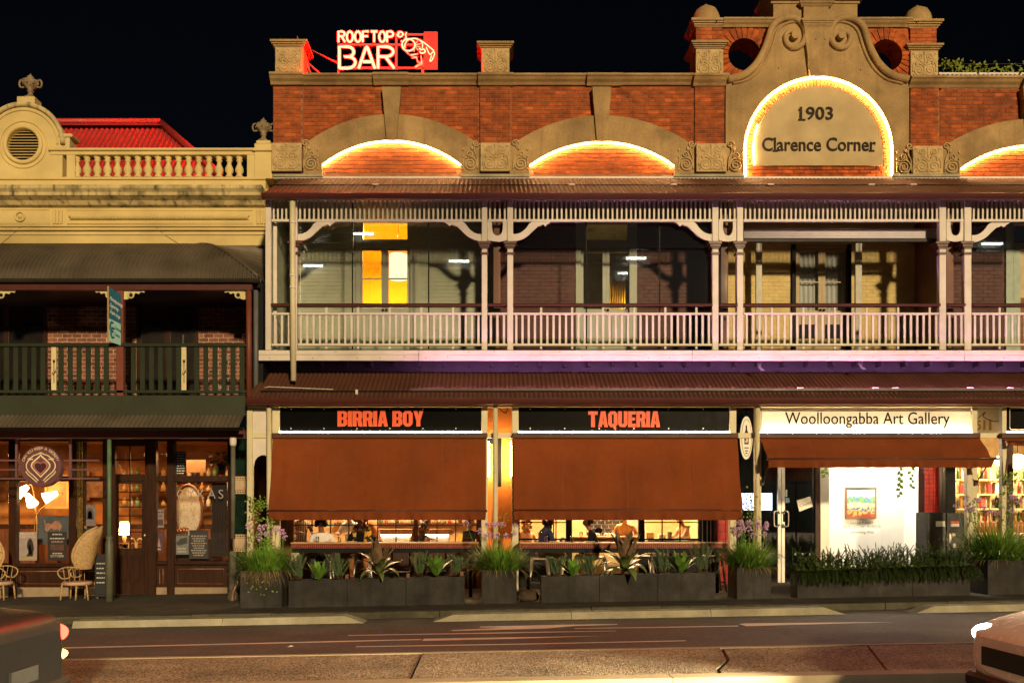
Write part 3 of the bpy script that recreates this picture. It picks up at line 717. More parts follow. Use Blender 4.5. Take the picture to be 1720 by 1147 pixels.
for u,v in ((1277,608),(1447,606)):
    b = MB()
    for k in range(4): b.tube(smooth_path([P(u-4+k*2,v,.5),P(u-3+k,v+8,.45),P(u+2+k*1.5,v+14,.45)],3), .012, 5)
    b.build('cable_loop', M('violet_grey_cable', (.16,.13,.18), .5), ver)
# downpipe in front of the left bay
b = MB(); b.tube([P(491.5,333,.2),P(491.5,400,.2),P(492,500,.2),P(493,640,.2)], .058, 12); b.build('downpipe', m_cream, ver)
for v in (374,463,483):
    b = MB(); b.lathe([(.066,Z(v+2,.2)),(.066,Z(v-2,.2))], X(491.7,.2), .2, 12); b.build('pipe_collar', m_white, ver)
# rolled blind of the open bay
m_lilac = M('white_roller_blind', (.72,.68,.74), .4, var=.05)
b = MB()
for k in range(5): b.tube([P(1249,386+k*3.3,.75),P(1578,386+k*3.3,.75)], .021, 8)
b.build('rolled_blind', m_lilac, ver); b = MB(); b.px(1249,1578,401,406,.7,.8); b.build('blind_housing', m_purplewall, ver)

# ---------------------------------------------------------------- upper floor walls, partitions, doors, glass
up = thing('upper_storey', (X(1080,YW), YW+1, Z(600,YW)), 'painted brick upper storey wall with french doors behind the white balcony', 'wall')
m_grey = M('grey_green_painted_brick', (.44,.46,.35), .6, var=.1, scale=3, dirt=.2, dirtcol=(.16,.17,.12), bump=.2)
m_mar = M('maroon_painted_brick', (.085,.02,.013), .6, var=.15, scale=3, bump=.2)
m_yel = M('cream_painted_brick', (.6,.47,.19), .7, var=.12, scale=4, dirt=.3, dirtcol=(.24,.17,.06), bump=.3)
xj = [X(449,.4), X(835,.4), X(1222,.4), X(1605,.4), X(2000,.4)]
bays = [(xj[0],xj[1],m_grey,(597,700)),(xj[1],xj[2],m_mar,(967,1068)),(xj[2],xj[3],m_yel,(1331,1431)),(xj[3],xj[4],m_mar,(1690,1790))]
zf, zt_ = Z(607,YW), Z(300,YW)
for k,(xa,xb,mt,(du0,du1)) in enumerate(bays):
    dx0, dx1 = X(du0,YW), X(du1,YW); zd = Z(372 if k != 2 else 412, YW)
    b = MB(); b.box(xa,dx0,YW+.03,YW+.22,zf-.3,zt_); b.box(dx1,xb,YW+.03,YW+.22,zf-.3,zt_); b.box(dx0,dx1,YW+.03,YW+.22,zd,zt_); w = b.build('wall', mt, up)
    q = MB()
    z = zf; r = 0
    while z < zt_-.05:
        x = xa-(.12 if r % 2 else 0)
        while x < xb:
            l, rr = max(x,xa), min(x+.24,xb)
            if rr-l > .04 and not (rr > dx0 and l < dx1 and z < zd): q.box(l+.004,rr-.004,YW+.022+random.uniform(-.002,.002),YW+.035,z+.004,z+.078,.003)
            x += .24
        z += .083; r += 1
    q.build('brickwork', mt, w, kind='stuff')
    b = MB(); b.box(xb-.07,xb+.07,.62,YW+.02,zf-.1,Z(340,.6)); b.build('partition', M('brown_partition', (.16,.07,.045), .6, var=.25, scale=2), up)
b = MB(); b.box(xj[0]-.04,xj[0]+.04,.62,YW+.02,zf-.1,Z(340,.6)); b.build('partition', m_grey, up)
b = MB(); b.box(xj[0],xj[4],.5,YW,Z(334,.5),Z(334,.5)+.03); b.build('ceiling', M('verandah_ceiling', (.25,.22,.17), .7), up)
m_frame = M('grey_door_paint', (.4,.42,.34), .5, var=.06, scale=3)
m_curt = M('grey_curtain', (.42,.45,.42), .8, var=.1, scale=6)
def french(du0, du1, v0, panes, vm, mframe, kids, curtain=False):
    d = MB(); u0, u1 = du0, du1
    # jambs + head
    y = YW+.05
    d.px(u0,u0+9,v0,606,y-.06,y+.1,.005); d.px(u1-11,u1+2,v0,606,y-.06,y+.1,.005); d.px(u0+9,u1-9,v0,v0+4,y-.06,y+.1,.005)
    o = d.build('door_frame', mframe, up); return o
def leaf(u0,u1,v0,v1,pv0,pv1,mframe,vm=None,lower=None):
    y = YW+.07; d = MB(); s = 6
    d.px(u0,u0+s,v0,v1,y,y+.05,.004); d.px(u1-s,u1,v0,v1,y,y+.05,.004); d.px(u0+s,u1-s,v0,pv0,y,y+.05); d.px(u0+s,u1-s,pv1,v1,y,y+.05)
    if vm: d.px(u0+s,u1-s,vm-1,vm+1,y+.005,y+.04)
    d.px(u0+s+3,u1-s-3,pv1+10,min(v1-8,pv1+50),y-.015,y,.006)
    o = d.build('door_leaf', mframe, up)
    g = MB(); g.px(u0+s,u1-s,pv0,pv1,y+.022,y+.026); g.build('pane', m_glass, o)
    h = MB(); h.ball(((X(u1-3,y) if lower else X(u0+3,y)), y-.03, Z(521,y)), .028,.028,.028,8,6); h.build('handle', m_dkwood, o)
    return o
# bay 1, the lit room
french(597,700,366,None,None,m_frame,None)
b = MB(); b.px(606,690,402,417,YW+.04,YW+.12,.004); b.px(606,610,370,402,YW+.05,YW+.12); b.px(684,690,370,402,YW+.05,YW+.12); tr = b.build('transom', m_frame, up)
b = MB(); b.px(610,684,370,402,YW+.08,YW+.084); b.build('pane', m_glass, tr)
leaf(603,646.5,417,606,421,517,m_frame,468,True); leaf(646.5,690,417,606,421,517,m_frame,468,False)
def room(xa, xb, ya, yb, za, zb, mat, name, parent):
    q = MB(); q.add([(xa,ya,za),(xb,ya,za),(xb,yb,za),(xa,yb,za),(xa,ya,zb),(xb,ya,zb),(xb,yb,zb),(xa,yb,zb)], [(0,1,2,3),(7,6,5,4),(1,5,6,2),(3,2,6,7),(4,0,3,7)])
    return q.build(name, mat, parent)
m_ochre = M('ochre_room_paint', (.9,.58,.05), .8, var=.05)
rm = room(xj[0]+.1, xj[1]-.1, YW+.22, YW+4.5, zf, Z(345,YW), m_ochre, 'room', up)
lt = thing('pendant_lamp', P(668,468,YW+1.3), 'white drum pendant lamp glowing inside the lit upstairs doorway', 'lamp')
yq = YW+1.0
b = MB(); b.lathe([(15.5*.0138,Z(469,yq)),(15*.0138,Z(428,yq))], X(669,yq), yq, 20); b.build('shade', EM('drum_shade', (1,.8,.45), 1.25), lt)
b = MB(); b.tube([P(669,428,yq),P(669,372,yq)], .008, 5); b.build('cord', m_black, lt)
def alamp(name, loc, size, energy, col, parent, rot=(0,0,0), sy=None):
    l = bpy.data.lights.new(name,'AREA'); l.energy = energy; l.color = col; l.size = size
    if sy: l.shape = 'RECTANGLE'; l.size_y = sy
    o = bpy.data.objects.new(name, l); o.rotation_euler = rot; link(o, parent, loc); return o
alamp('bulb', (X(669,yq)-.3, yq+.5, Z(385,yq)), .5, 480, (1,.62,.15), lt)
# bay 2, dim room with a lit curtain
french(967,1068,366,None,None,m_frame,None)
b = MB(); b.px(976,1060,403,417,YW+.04,YW+.12,.004); b.px(976,985,370,403,YW+.05,YW+.12); b.px(1054,1060,370,403,YW+.05,YW+.12); tr = b.build('transom', m_frame, up)
b = MB(); b.px(985,1054,370,403,YW+.08,YW+.084); b.build('pane', m_glass, tr)
leaf(974,1018,417,606,424,519,m_frame,None,True); leaf(1018,1062,417,606,424,519,m_frame,None,False)
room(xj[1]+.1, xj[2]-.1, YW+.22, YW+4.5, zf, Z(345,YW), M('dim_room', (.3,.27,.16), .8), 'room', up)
cu = MB()
for k in range(7): cu.tube([P(1024+k*4,468+abs(k-3)*-4+10,YW+1.2),P(1024+k*4,600,YW+1.2)], .032, 8)
cu.build('curtain', M('yellow_curtain', (.8,.5,.06), .8), up)
alamp('bulb', P(1085,520,YW+.9), .12, 14, (1,.66,.22), lt, (0,R(100),R(-10)))
# bay 3, doors with curtains and black jambs
for u0 in (1330.5,1424):
    b = MB(); b.px(u0,u0+6.5,410,607,YW-.04,YW+.08,.004); b.build('door_jamb', m_black, up)
m_tan = M('tan_door_paint', (.36,.27,.13), .5, var=.08)
for u0,u1 in ((1337,1380.5),(1380.5,1424)):
    leaf(u0,u1,417,606,423,522,m_tan,474,u0 < 1350)
    b = MB(); b.px(u0+7,u1-8,545,568,YW+.03,YW+.07); b.build('door_vent', m_black, up)
b = MB(); b.px(1337,1424,411,417,YW+.0,YW+.1); b.build('door_frame', m_tan, up)
q = MB(); n = 60; xa, xb = X(1338,YW+.2), X(1424,YW+.2); vs = []
for i in range(n+1):
    x = lerp(xa,xb,i/n); y = YW+.2+.025*math.sin(i*1.15); vs += [(x,y,Z(420,YW)),(x,y,Z(600,YW))]
q.add(vs, [(2*i,2*i+2,2*i+3,2*i+1) for i in range(n)], True); q.build('curtain', m_curt, up)
for u0,u1 in ((1270,1280),(1437,1448)):
    b = MB(); b.px(u0,u1,406,606,YW-.4,YW-.34,.005); b.build('prop_post', M('grey_post', (.42,.41,.33), .5), up)
# bay 4 door
b = MB(); b.px(1690,1703,370,606,YW-.02,YW+.1,.005); b.px(1703,1790,370,376,YW-.02,YW+.1); b.px(1703,1790,408,420,YW-.02,YW+.1); b.px(1703,1714,420,606,YW,YW+.1); b.build('door_frame', M('pale_green_frame', (.34,.42,.34), .5), up)
b = MB(); b.px(1714,1790,420,500,YW+.05,YW+.06); b.build('pane', M('blind_behind_glass', (.6,.45,.26), .6), up)
# frameless glass set behind the balustrade
gz = thing('balcony_glazing', (X(1000,.56), .56, Z(590,.56)), 'clear frameless glass panels enclosing the white balcony bays', 'glazing')
for u0,u1 in ((459,592),(592,720),(720,838),(866,985),(985,1108),(1108,1222),(1632,1790)):
    b = MB(); b.add([P(u0+.6,586,.56),P(u1-.6,586,.56),P(u1-.6,341,.56),P(u0+.6,341,.56)],[(0,1,2,3)]); b.build('glass_panel', m_bglass, gz)
for u in (592,720,985,1108):
    b = MB(); b.px(u-1.1,u+1.1,341,586,.555,.578); b.build('glazing_joint', m_black, gz)
b = MB(); b.px(459,465,372,588,.555,.6); b.px(1236,1240,372,588,.555,.6); b.build('glazing_frame', m_white, gz)
# ================================================================== GROUND FLOOR OF THE VERANDAH: posts, signboards, blinds
gf = thing('shop_verandah_frame', (X(1080,0), 0, 0), 'cream painted timber posts and beams carrying the shop signboards', 'frame')
def gpost(u0, u1, v0=677, v1=1000, y0=0.0, y1=.12, m=None, name='post'):
    b = MB(); xa, xb = X(u0,y0), X(u1,y0); b.box(xa, xb, y0, y1, G(xa)-.02, Z(v0,y0), .008); return b.build(name, m or m_cream, gf)
b = MB(); b.px(415,1800,677,683.5,-.02,.1,.005); b.build('header_beam', m_cream, gf)
for u0,u1 in ((414.5,424),(457,469.5),(808.5,819),(860,871),(1225.5,1237),(1268.5,1279),(1632.5,1642),(1683,1691)):
    gpost(u0,u1)
# round pipes
for u in (452,832,1272):
    b = MB(); b.tube([(X(u,-.1),-.1,Z(679,-.1)),(X(u,-.1),-.1,G(X(u,0))-.02)], 4.2*.0117, 14); b.build('round_pipe', m_cream, gf)
gpost(1624,1634,785,1000,-.05,.07)
# rails between the posts
for u0,u1 in ((424,449),(819,860),(1237,1268),(1642,1683)):
    b = MB(); b.px(u0,u1,727,735.5,.02,.1,.004); b.build('cross_rail', m_cream, gf)
# white arched panel at the left end
o_ = [(424,780),(424,684),(449,684),(449,766)]
b = MB(); b.pprism([(424,684),(449,684),(449,766),(444,764),(438,764.5),(432,768),(428,774),(426,782),(424,782)], .05, .08); b.build('arched_panel', m_white, gf)
b = MB(); b.px(423,449,684,727,.04,.05); b.build('infill_panel', m_white, gf)
# strip lights under the signboards
m_strip = EM('sign_led', (1.0,.7,.36), 26.0)
def signboard(u0,u1,mat,label,name='signboard',strip=None):
    t = thing(name, P((u0+u1)/2, 723, .04), label, 'sign')
    b = MB(); b.px(u0,u1,684,723,.04,.08,.004); b.build('board', mat, t)
    b = MB(); b.px(u0-1,u1+1,724.2,726.4,.0,.02); b.build('light_strip', strip or m_strip, t)
    return t
m_orange = M('glossy_orange_letter', (.78,.1,.025), .5, var=.05)
def block_letters(word, u0, u1, v0, v1, y, parent):
    """heavy condensed capitals drawn as polygons on a 10 x 14 grid"""
    Lt = {
     'B': ([(0,0),(7,0),(10,2),(10,6),(8.5,7),(10,8),(10,12),(7,14),(0,14)], [[(4,2.6),(6,2.6),(6,5.8),(4,5.8)],[(4,8.2),(6,8.2),(6,11.4),(4,11.4)]]),
     'I': ([(0,0),(4,0),(4,14),(0,14)], []),
     'R': ([(0,0),(4,0),(4,5.2),(5,5.2),(6,0),(10.2,0),(8.8,6.4),(10,7.8),(10,12),(7.5,14),(0,14)], [[(4,8),(6,8),(6,11.3),(4,11.3)]]),
     'A': ([(0,0),(3.8,0),(4.2,2.6),(6,2.6),(6.4,0),(10.2,0),(7.4,14),(2.8,14)], [[(4.6,5.2),(5.6,5.2),(5.1,9.6)]]),
     'O': ([(0,2.5),(2.5,0),(7.5,0),(10,2.5),(10,11.5),(7.5,14),(2.5,14),(0,11.5)], [[(4,2.8),(6,2.8),(6,11.2),(4,11.2)]]),
     'Q': ([(0,2.5),(2.5,0),(5,0),(7.6,-2.6),(8.6,-1.6),(8,.4),(10,2.5),(10,11.5),(7.5,14),(2.5,14),(0,11.5)], [[(4,2.8),(6,2.8),(6,11.2),(4,11.2)]]),
     'Y': ([(3.1,0),(7.1,0),(7.1,5),(10.2,14),(6.2,14),(5.1,9.6),(4,14),(0,14),(3.1,5)], []),
     'T': ([(3,0),(7,0),(7,10.8),(10,10.8),(10,14),(0,14),(0,10.8),(3,10.8)], []),
     'U': ([(0,2.5),(2.5,0),(7.5,0),(10,2.5),(10,14),(6,14),(6,2.8),(4,2.8),(4,14),(0,14)], []),
     'E': ([(0,0),(8,0),(8,3),(4,3),(4,5.7),(7.4,5.7),(7.4,8.4),(4,8.4),(4,11),(8,11),(8,14),(0,14)], [])}
    wid = {'I':4.6,'E':8.6,' ':4.4,'R':10.5,'A':10.4,'Y':10.4}
    tot = sum(wid.get(c,10.6) for c in word); k = (X(u1,y)-X(u0,y))/tot; kz = (Z(v0,y)-Z(v1,y))/14; x = X(u0,y); zb = Z(v1,y)
    for c in word:
        if c != ' ':
            out, holes = Lt[c]; cu = bpy.data.curves.new('c','CURVE'); cu.dimensions = '2D'; cu.fill_mode = 'BOTH'; cu.extrude = .008
            for ring in [out]+holes:
                s_ = cu.splines.new('POLY'); s_.points.add(len(ring)-1); s_.use_cyclic_u = True
                for p_, (a, b_) in zip(s_.points, ring): p_.co = (a*k, b_*kz, 0, 1)
            o = bpy.data.objects.new('c', cu); COL.objects.link(o); dg = bpy.context.evaluated_depsgraph_get()
            me = bpy.data.meshes.new_from_object(o.evaluated_get(dg)); bpy.data.objects.remove(o)
            me.materials.clear(); me.materials.append(m_orange)
            place(me, 'letter', (x, y-.006, zb), parent, (R(90),0,0))
        x += k*wid.get(c,10.6)
def rivets(t,u0,u1,y):
    for v in (687,719.5):
        for i in range(6): 
            b = MB(); b.disc(X(u0+19+i*(u1-u0-28)/5.6,y),Z(v,y),.012,y-.006,y+.002,8); b.build('rivet', m_alu, t)
s1 = signboard(470,808,m_blackgloss,'black signboard with orange BIRRIA BOY lettering above the left blind'); block_letters('BIRRIA BOY',567,711.5,689.5,716,.04,s1); rivets(s1,470,808,.04)
s2 = signboard(871.5,1225,m_blackgloss,'black signboard with orange TAQUERIA lettering above the right blind'); block_letters('TAQUERIA',988,1109,690.5,717,.04,s2); rivets(s2,871.5,1225,.04)
s3 = signboard(1279.5,1632,M('gallery_board', (.85,.8,.68), .5, var=.06),'cream backlit signboard reading Woolloongabba Art Gallery',strip=EM('gallery_led',(1,.8,.5),95.0))
fit_text('lettering','Woolloongabba Art Gallery',1319,1595,705.5,.036,M('brown_letter',(.008,.004,.002),.7,spec=.1),s3,extrude=.006,vh=27)
s4 = signboard(1691.5,1830,m_blackgloss,'black signboard with a thin pale rounded outline at the right edge')
b = MB(); rr = [(1696,687),(1698,685.5),(1826,685.5),(1828,687),(1828,719),(1826,721),(1698,721),(1696,719)]
b.tube([P(u,v,.03) for u,v in rr], .007, 5, True); b.build('outline', m_white, s4)
# blinds
def blind(u0,u1,v1,v2,yb,label,fold=False,eb=0):
    t = thing('canvas_blind' if not fold else 'canvas_awning', P((u0+u1)/2, 736, 0), label, 'awning')
    b = MB(); b.px(u0-.5,u1+.5,727,736,-.1,.03,.012); b.build('cassette', m_canvasd, t)
    ya, za = -.06, Z(736,-.06); zb = Z(v1,yb); xa, xb = X(u0+1.5,-.06), X(u1-1.5,-.06)
    n, m = 90, 18
    def surf(x, f):
        w = (mnoise.noise(Vector((x*2.1,f*1.4,u0*.01)))*.05+mnoise.noise(Vector((x*6.5,f*2.2,u0*.01+5)))*.02)*min(1,f*3)
        e = min(x-xa, xb-x); w += .05*math.exp(-e*5)*math.sin(f*9+x*2)*f*f      # tension folds near the bottom corners
        return (x, lerp(ya,yb,f)+.05*math.sin(math.pi*f)*(.6 if not fold else .25)+w, lerp(za,zb,f))
    vs = [surf(lerp(xa,xb,i/n), j/m) for j in range(m+1) for i in range(n+1)]
    b = MB(); b.add(vs, [(j*(n+1)+i,j*(n+1)+i+1,(j+1)*(n+1)+i+1,(j+1)*(n+1)+i) for j in range(m) for i in range(n)], True); b.build('canvas', m_canvas, t)
    for f_ in (.215,.5,.795):
        x = lerp(xa,xb,f_); vs = []
        for j in range(m+1):
            for dx in (-.011,.011): p_ = surf(x+dx,j/m); vs.append((p_[0],p_[1]-.007,p_[2]))
        b = MB(); b.add(vs,[(2*j,2*j+1,2*j+3,2*j+2) for j in range(m)],True); b.build('seam', M('canvas_seam',(.2,.05,.01),.9), t)
    b = MB(); b.tube([(xa-.02,yb,zb),(xb+.02,yb,zb)], .024, 10); b.build('bottom_bar', m_canvasd, t)
    vs = []; z2 = Z(v2,yb); nv = 90
    for j in range(6):
        f = j/5
        for i in range(nv+1):
            x = lerp(xa+.012*f,xb-.012*f,i/nv); vs.append((x, yb-.02+.03*f+f*(.035*math.sin(i*.7+math.sin(i*.31)*2.5)+.016*math.sin(i*1.9+math.sin(i*.17)*3)), lerp(zb-.01,z2,f)))
    b = MB(); b.add(vs, [(j*(nv+1)+i,j*(nv+1)+i+1,(j+1)*(nv+1)+i+1,(j+1)*(nv+1)+i) for j in range(5) for i in range(nv)], True); b.build('valance', m_canvas, t)
    if fold:
        for x in (xa+.05,xb-.05):
            b = MB(); b.tube([(x,-.02,Z(812,0)),(x,yb+.02,zb-.02)], .014, 6); b.build('folding_arm', m_canvasd, t)
            b = MB(); b.box(x-.03,x+.03,-.05,.0,Z(815,0),Z(806,0)); b.build('arm_hinge', m_canvasd, t)
    return t
blind(457,818,858,873,-.42,'tall rust canvas blind lowered under the BIRRIA BOY sign')
blind(861,1240,857,873,-.42,'tall rust canvas blind lowered under the TAQUERIA sign')
blind(1276,1647,771,785,-.55,'short rust canvas awning folded out below the gallery sign',True)
blind(1683,1900,742,748,-.2,'rust canvas awning cut off by the right edge of the picture',True)
# hanging oval sign between the posts
ov = thing('oval_sign', P(1254,771,.5), 'pale oval hanging sign with a dark bottle emblem beside the right blind', 'sign')
y = .45; k = (y+18)/FPX; cx, cz = X(1254,y), Z(735,y)
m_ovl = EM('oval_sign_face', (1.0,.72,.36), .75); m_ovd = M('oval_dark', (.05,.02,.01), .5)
for rx, rz, yy, mt, nm in ((10,36,y,m_ovl,'face'),):
    b = MB(); b.prism([(cx+rx*k*math.cos(2*math.pi*i/40), cz+rz*k*math.sin(2*math.pi*i/40)) for i in range(40)], y, y+.05); b.build(nm, mt, ov)
b = MB(); b.tube([(cx+8.2*k*math.cos(2*math.pi*i/40), y-.003, cz+31*k*math.sin(2*math.pi*i/40)) for i in range(40)], .006, 4, True); b.build('inner_ring', M('oval_ring',(.5,.25,.06),.6), ov)
b = MB(); b.pprism([(1252.6,714),(1254.8,714),(1255.2,722),(1257.4,728),(1257.6,746),(1250.4,746),(1250.6,728),(1252.4,722)], y-.008, y-.001); b.build('emblem', m_ovd, ov)
b = MB(); b.pprism([(1252.4,732),(1255.8,732),(1256,743),(1252.2,743)], y-.012, y-.009); b.build('emblem_label', M('oval_label',(.85,.6,.32),.6), ov)
for v in (751,756,760): 
    b = MB(); b.px(1250.5+(v-751)*.2,1257.5-(v-751)*.2,v,v+1.8,y-.008,y-.001); b.build('emblem_line', m_ovd, ov)
b = MB(); b.tube([(cx,y+.02,Z(699,y)),(cx,y+.02,Z(684,y))], .01, 6); b.build('hanger', m_black, ov)
# lit orange wall behind the gap between the blinds
rec = thing('orange_recess', P(840,1000,.9), 'orange plaster pier glowing between the two restaurant blinds', 'pier')
m_orw = M('orange_plaster', (.72,.22,.035), .75, var=.08, scale=3)
b = MB(); b.px(812,862,680,1010,1.1,1.5); b.build('pier', m_orw, rec)
b = MB(); b.px(833.5,842,735,817,1.09,1.11); b.px(819,829,735,745,1.09,1.11); b.build('dark_slot', m_black, rec)
m_wl = EM('pier_lamp', (1.0,.7,.32), 110.0)
for u in (821,858):
    b = MB(); b.px(u-1.2,u+1.2,742,800,.86,.89); b.build('tube_lamp', m_wl, rec)
b = MB(); b.tube(smooth_path([P(837,684,1.0),P(843,690,1.0),P(849,694,1.0),P(853,687,1.0),P(851,683,1.0)],3), .008, 5); b.build('cable', m_black, rec)

# ================================================================== RESTAURANT INTERIOR AND SHOPFRONTS (y = 2 wall)
ZG = -.12
m_tile_w = M('white_wall_tile', (.75,.7,.6), .3, var=.08, scale=5)
m_inter = M('warm_interior_plaster', (.62,.4,.2), .8, var=.2, scale=1.5)
shop = thing('restaurant_interior', (X(840,4), 4, 0), 'warm lit restaurant interior with counter seen below the blinds', 'interior')
ydep = YW+4.2
q = room(X(455,YW), X(835,YW), YW+.1, ydep, ZG, Z(690,YW), m_inter, 'dining_room', shop)
q = room(X(862,YW), X(1205,YW), YW+.1, ydep, ZG, Z(690,YW), m_inter, 'kitchen', shop)
m_bulb = EM('shop_bulb', (1,.72,.38), 14.0)
for u,v,y in ((540,845,3.4),(650,850,4.2),(760,845,3.2),(910,845,3.6),(1010,850,4.0),(1130,848,3.4)):
    lp = MB(); lp.ball(P(u,v-55,y), .11,.11,.11,10,7); lp.build('pendant_bulb', m_bulb, shop)
alamp('dining_lamp', (X(650,3.6),3.9,3.2), 2.2, 330, (1,.62,.28), shop, sy=1.6)
alamp('kitchen_lamp', (X(1030,3.6),3.9,3.2), 2.2, 480, (1,.66,.32), shop, sy=1.6)
# bay 1 counter with a lit tiled front
yc = YW+2.2
b = MB(); b.px(595,760,888,897,yc-.06,yc+.6,.01); b.build('counter_top', m_wood, shop)
b = MB(); b.px(600,755,897,990,yc,yc+.5); b.build('counter_front', m_tile_w, shop)
b = MB(); b.px(602,753,897.5,899.5,yc-.05,yc-.03); b.build('counter_light', EM('counter_led',(1,.8,.5),16.0), shop)
q = MB()
for i in range(30):
    for j in range(8): q.px(600.5+i*5.1,605+i*5.1,900+j*11,910.4+j*11,yc-.012,yc,.003)
q.build('counter_tiles', m_tile_w, shop, kind='stuff')
def shelf_goods(u0,u1,v,y,parent,n,hmin=6,hmax=14):
    cols = [(.5,.3,.12),(.6,.5,.35),(.15,.25,.1),(.5,.08,.04),(.7,.6,.45),(.1,.08,.05)]
    for i in range(n):
        u = lerp(u0,u1,(i+.5)/n); h = random.uniform(hmin,hmax); w = (u1-u0)/n*.36
        zb = Z(v,y); kk = (y+18)/FPX
        q = MB(); q.lathe([(w*kk,zb),(w*kk,zb+h*.6*kk),(w*.45*kk,zb+h*.75*kk),(w*.4*kk,zb+h*kk)], X(u,y), y, 8); q.build('jar', M('jar%d'%(i%6),cols[i%6],.25), parent)
for v in (878,):
    b = MB(); b.px(560,800,v,v+1.5,ydep-.3,ydep-.02); sh = b.build('shelf', m_wood, shop); shelf_goods(565,795,v,ydep-.15,shop,26)
b = MB(); b.px(545,560,880,884,YW+3,YW+3.02); b.build('exit_card', M('green_card',(.1,.4,.22),.5), shop)
# bay 1 timber window: frame, mullions, muntins, panes
win = thing('timber_window', P(650,925,YW), 'brown timber multi pane restaurant window under the left blind', 'window')
b = MB(); b.px(466,487,684,1010,YW-.03,YW+.1); b.px(480,482,684,1010,YW-.05,YW); b.build('side_panel', m_wood, win)
for u0,u1 in ((486,493),(695,702.5),(800,812)):
    b = MB(); b.px(u0,u1,684,1012,YW-.04,YW+.1,.008); b.build('mullion', m_wood, win)
for u0,u1,ms in ((493,695,(524,555,586,617,634.5,665)),(702.5,800,(734,765))):
    b = MB(); b.px(u0,u1,909.5,915,YW-.05,YW+.1,.006); b.px(u0,u1,686,694,YW-.03,YW+.1); b.build('window_rail', m_wood, win)
    us = [u0]+list(ms)+[u1]
    for i in range(len(us)-1):
        for v0,v1 in ((694,881),(882.5,909.5)):
            b = MB(); b.px(us[i]+.6,us[i+1]-.6,v0,v1,YW+.03,YW+.034); b.build('pane', m_glass, win)
    for u in ms: b = MB(); b.px(u-.9,u+.9,694,909.5,YW,YW+.06); b.build('muntin', m_wood, win)
    b = MB(); b.px(u0,u1,880.5,882.5,YW,YW+.06); b.build('muntin', m_wood, win)
    b = MB(); b.px(u0,u1,915,938,YW,YW+.1); b.build('lower_glass_panel', m_dkwood, win)
    b = MB(); b.px(u0,u1,938,1012,YW-.01,YW+.1); bp = b.build('bulkhead', m_dkwood, win)
    n = 3 if u1-u0 > 150 else 2
    for i in range(n):
        a, c = u0+(i+.12)*(u1-u0)/n, u0+(i+.88)*(u1-u0)/n
        m = MB(); m.tube([P(a,955,YW-.015),P(c,955,YW-.015),P(c,985,YW-.015),P(a,985,YW-.015)], .014, 6, True); m.build('panel_moulding', m_wood, bp)
b = MB(); b.px(489,509,928,942,YW-.06,YW-.05); b.build('window_notice', M('paper_notice',(.6,.52,.4),.8), win)
# bay 2 black steel windows with an open servery
win2 = thing('steel_window', P(1010,925,YW), 'black steel framed restaurant window with open servery under the right blind', 'window')
for u0,u1 in ((868,873),(951,961),(1073,1083),(1174,1205)):
    b = MB(); b.px(u0,u1,684,1012,YW-.03,YW+.1,.006); b.build('steel_post', m_black, win2)
for u in (1180,1188,1194,1200):
    b = MB(); b.px(u-.6,u+.6,690,1000,YW-.05,YW-.03); b.build('steel_fin', m_alu, win2)
for u0,u1,um in ((873,951,(930,934)),(1083,1174,(1112.5,1142.5))):
    b = MB(); b.px(u0,u1,876,878,YW,YW+.05); b.px(u0,u1,904,906.5,YW,YW+.05); b.px(u0,u1,934,937,YW,YW+.05); b.px(u0,u1,684,692,YW,YW+.05); b.build('steel_rail', m_black, win2)
    for u in um: b = MB(); b.px(u-.9,u+.9,692,935,YW,YW+.05); b.build('muntin', m_black, win2)
    us = [u0]+list(um)+[u1]
    for i in range(len(us)-1): b = MB(); b.px(us[i]+.5,us[i+1]-.5,692,935,YW+.02,YW+.024); b.build('pane', m_glass, win2)
    b = MB(); b.px(u0,u1,937,1012,YW,YW+.1); b.build('bulkhead', m_black, win2)
m_ylw = M('yellow_servery_front', (.62,.42,.16), .6, var=.06)
b = MB(); b.px(961,1073,903,1012,YW+.02,YW+.35); b.build('servery_front', m_ylw, win2)
b = MB(); b.px(959,1075,901,904,YW-.06,YW+.5,.008); b.build('servery_shelf', M('pale_bench',(.7,.5,.25),.4), win2)
# dark metro tiles on the kitchen back wall
q = MB(); yk = YW+2.0
b = MB(); b.px(985,1085,868,905,yk+.02,yk+.1); b.build('tile_wall', M('pale_grout',(.62,.56,.46),.8), shop)
tm = MB(); tm.box(-5.6*.0144,5.6*.0144,-.01,.01,-2.6*.0144,2.6*.0144,.004); me_t = tm.mesh('tile',(0,0,0)); me_t.materials.append(M('charcoal_tile',(.045,.042,.04),.15))
for r in range(6):
    for c in range(5): place(me_t, 'wall_tile', P(991+c*12.6+(6 if r%2 else 0), 870.5+r*6.3, yk+.015), shop)
b = MB(); b.px(1043,1047,884,888,yk-.1,yk-.06); b.build('status_lamp', EM('green_lamp',(.05,1,.3),6.0), shop)
for u in (992,998,1004,1018,1026,1031):
    b = MB(); zb = Z(902,yk-.3); b.lathe([(.045,zb),(.05,zb+.09),(.03,zb+.1)], X(u,yk-.3), yk-.3, 10); b.build('container', M('takeaway_tub',(.75,.7,.6),.4), shop)
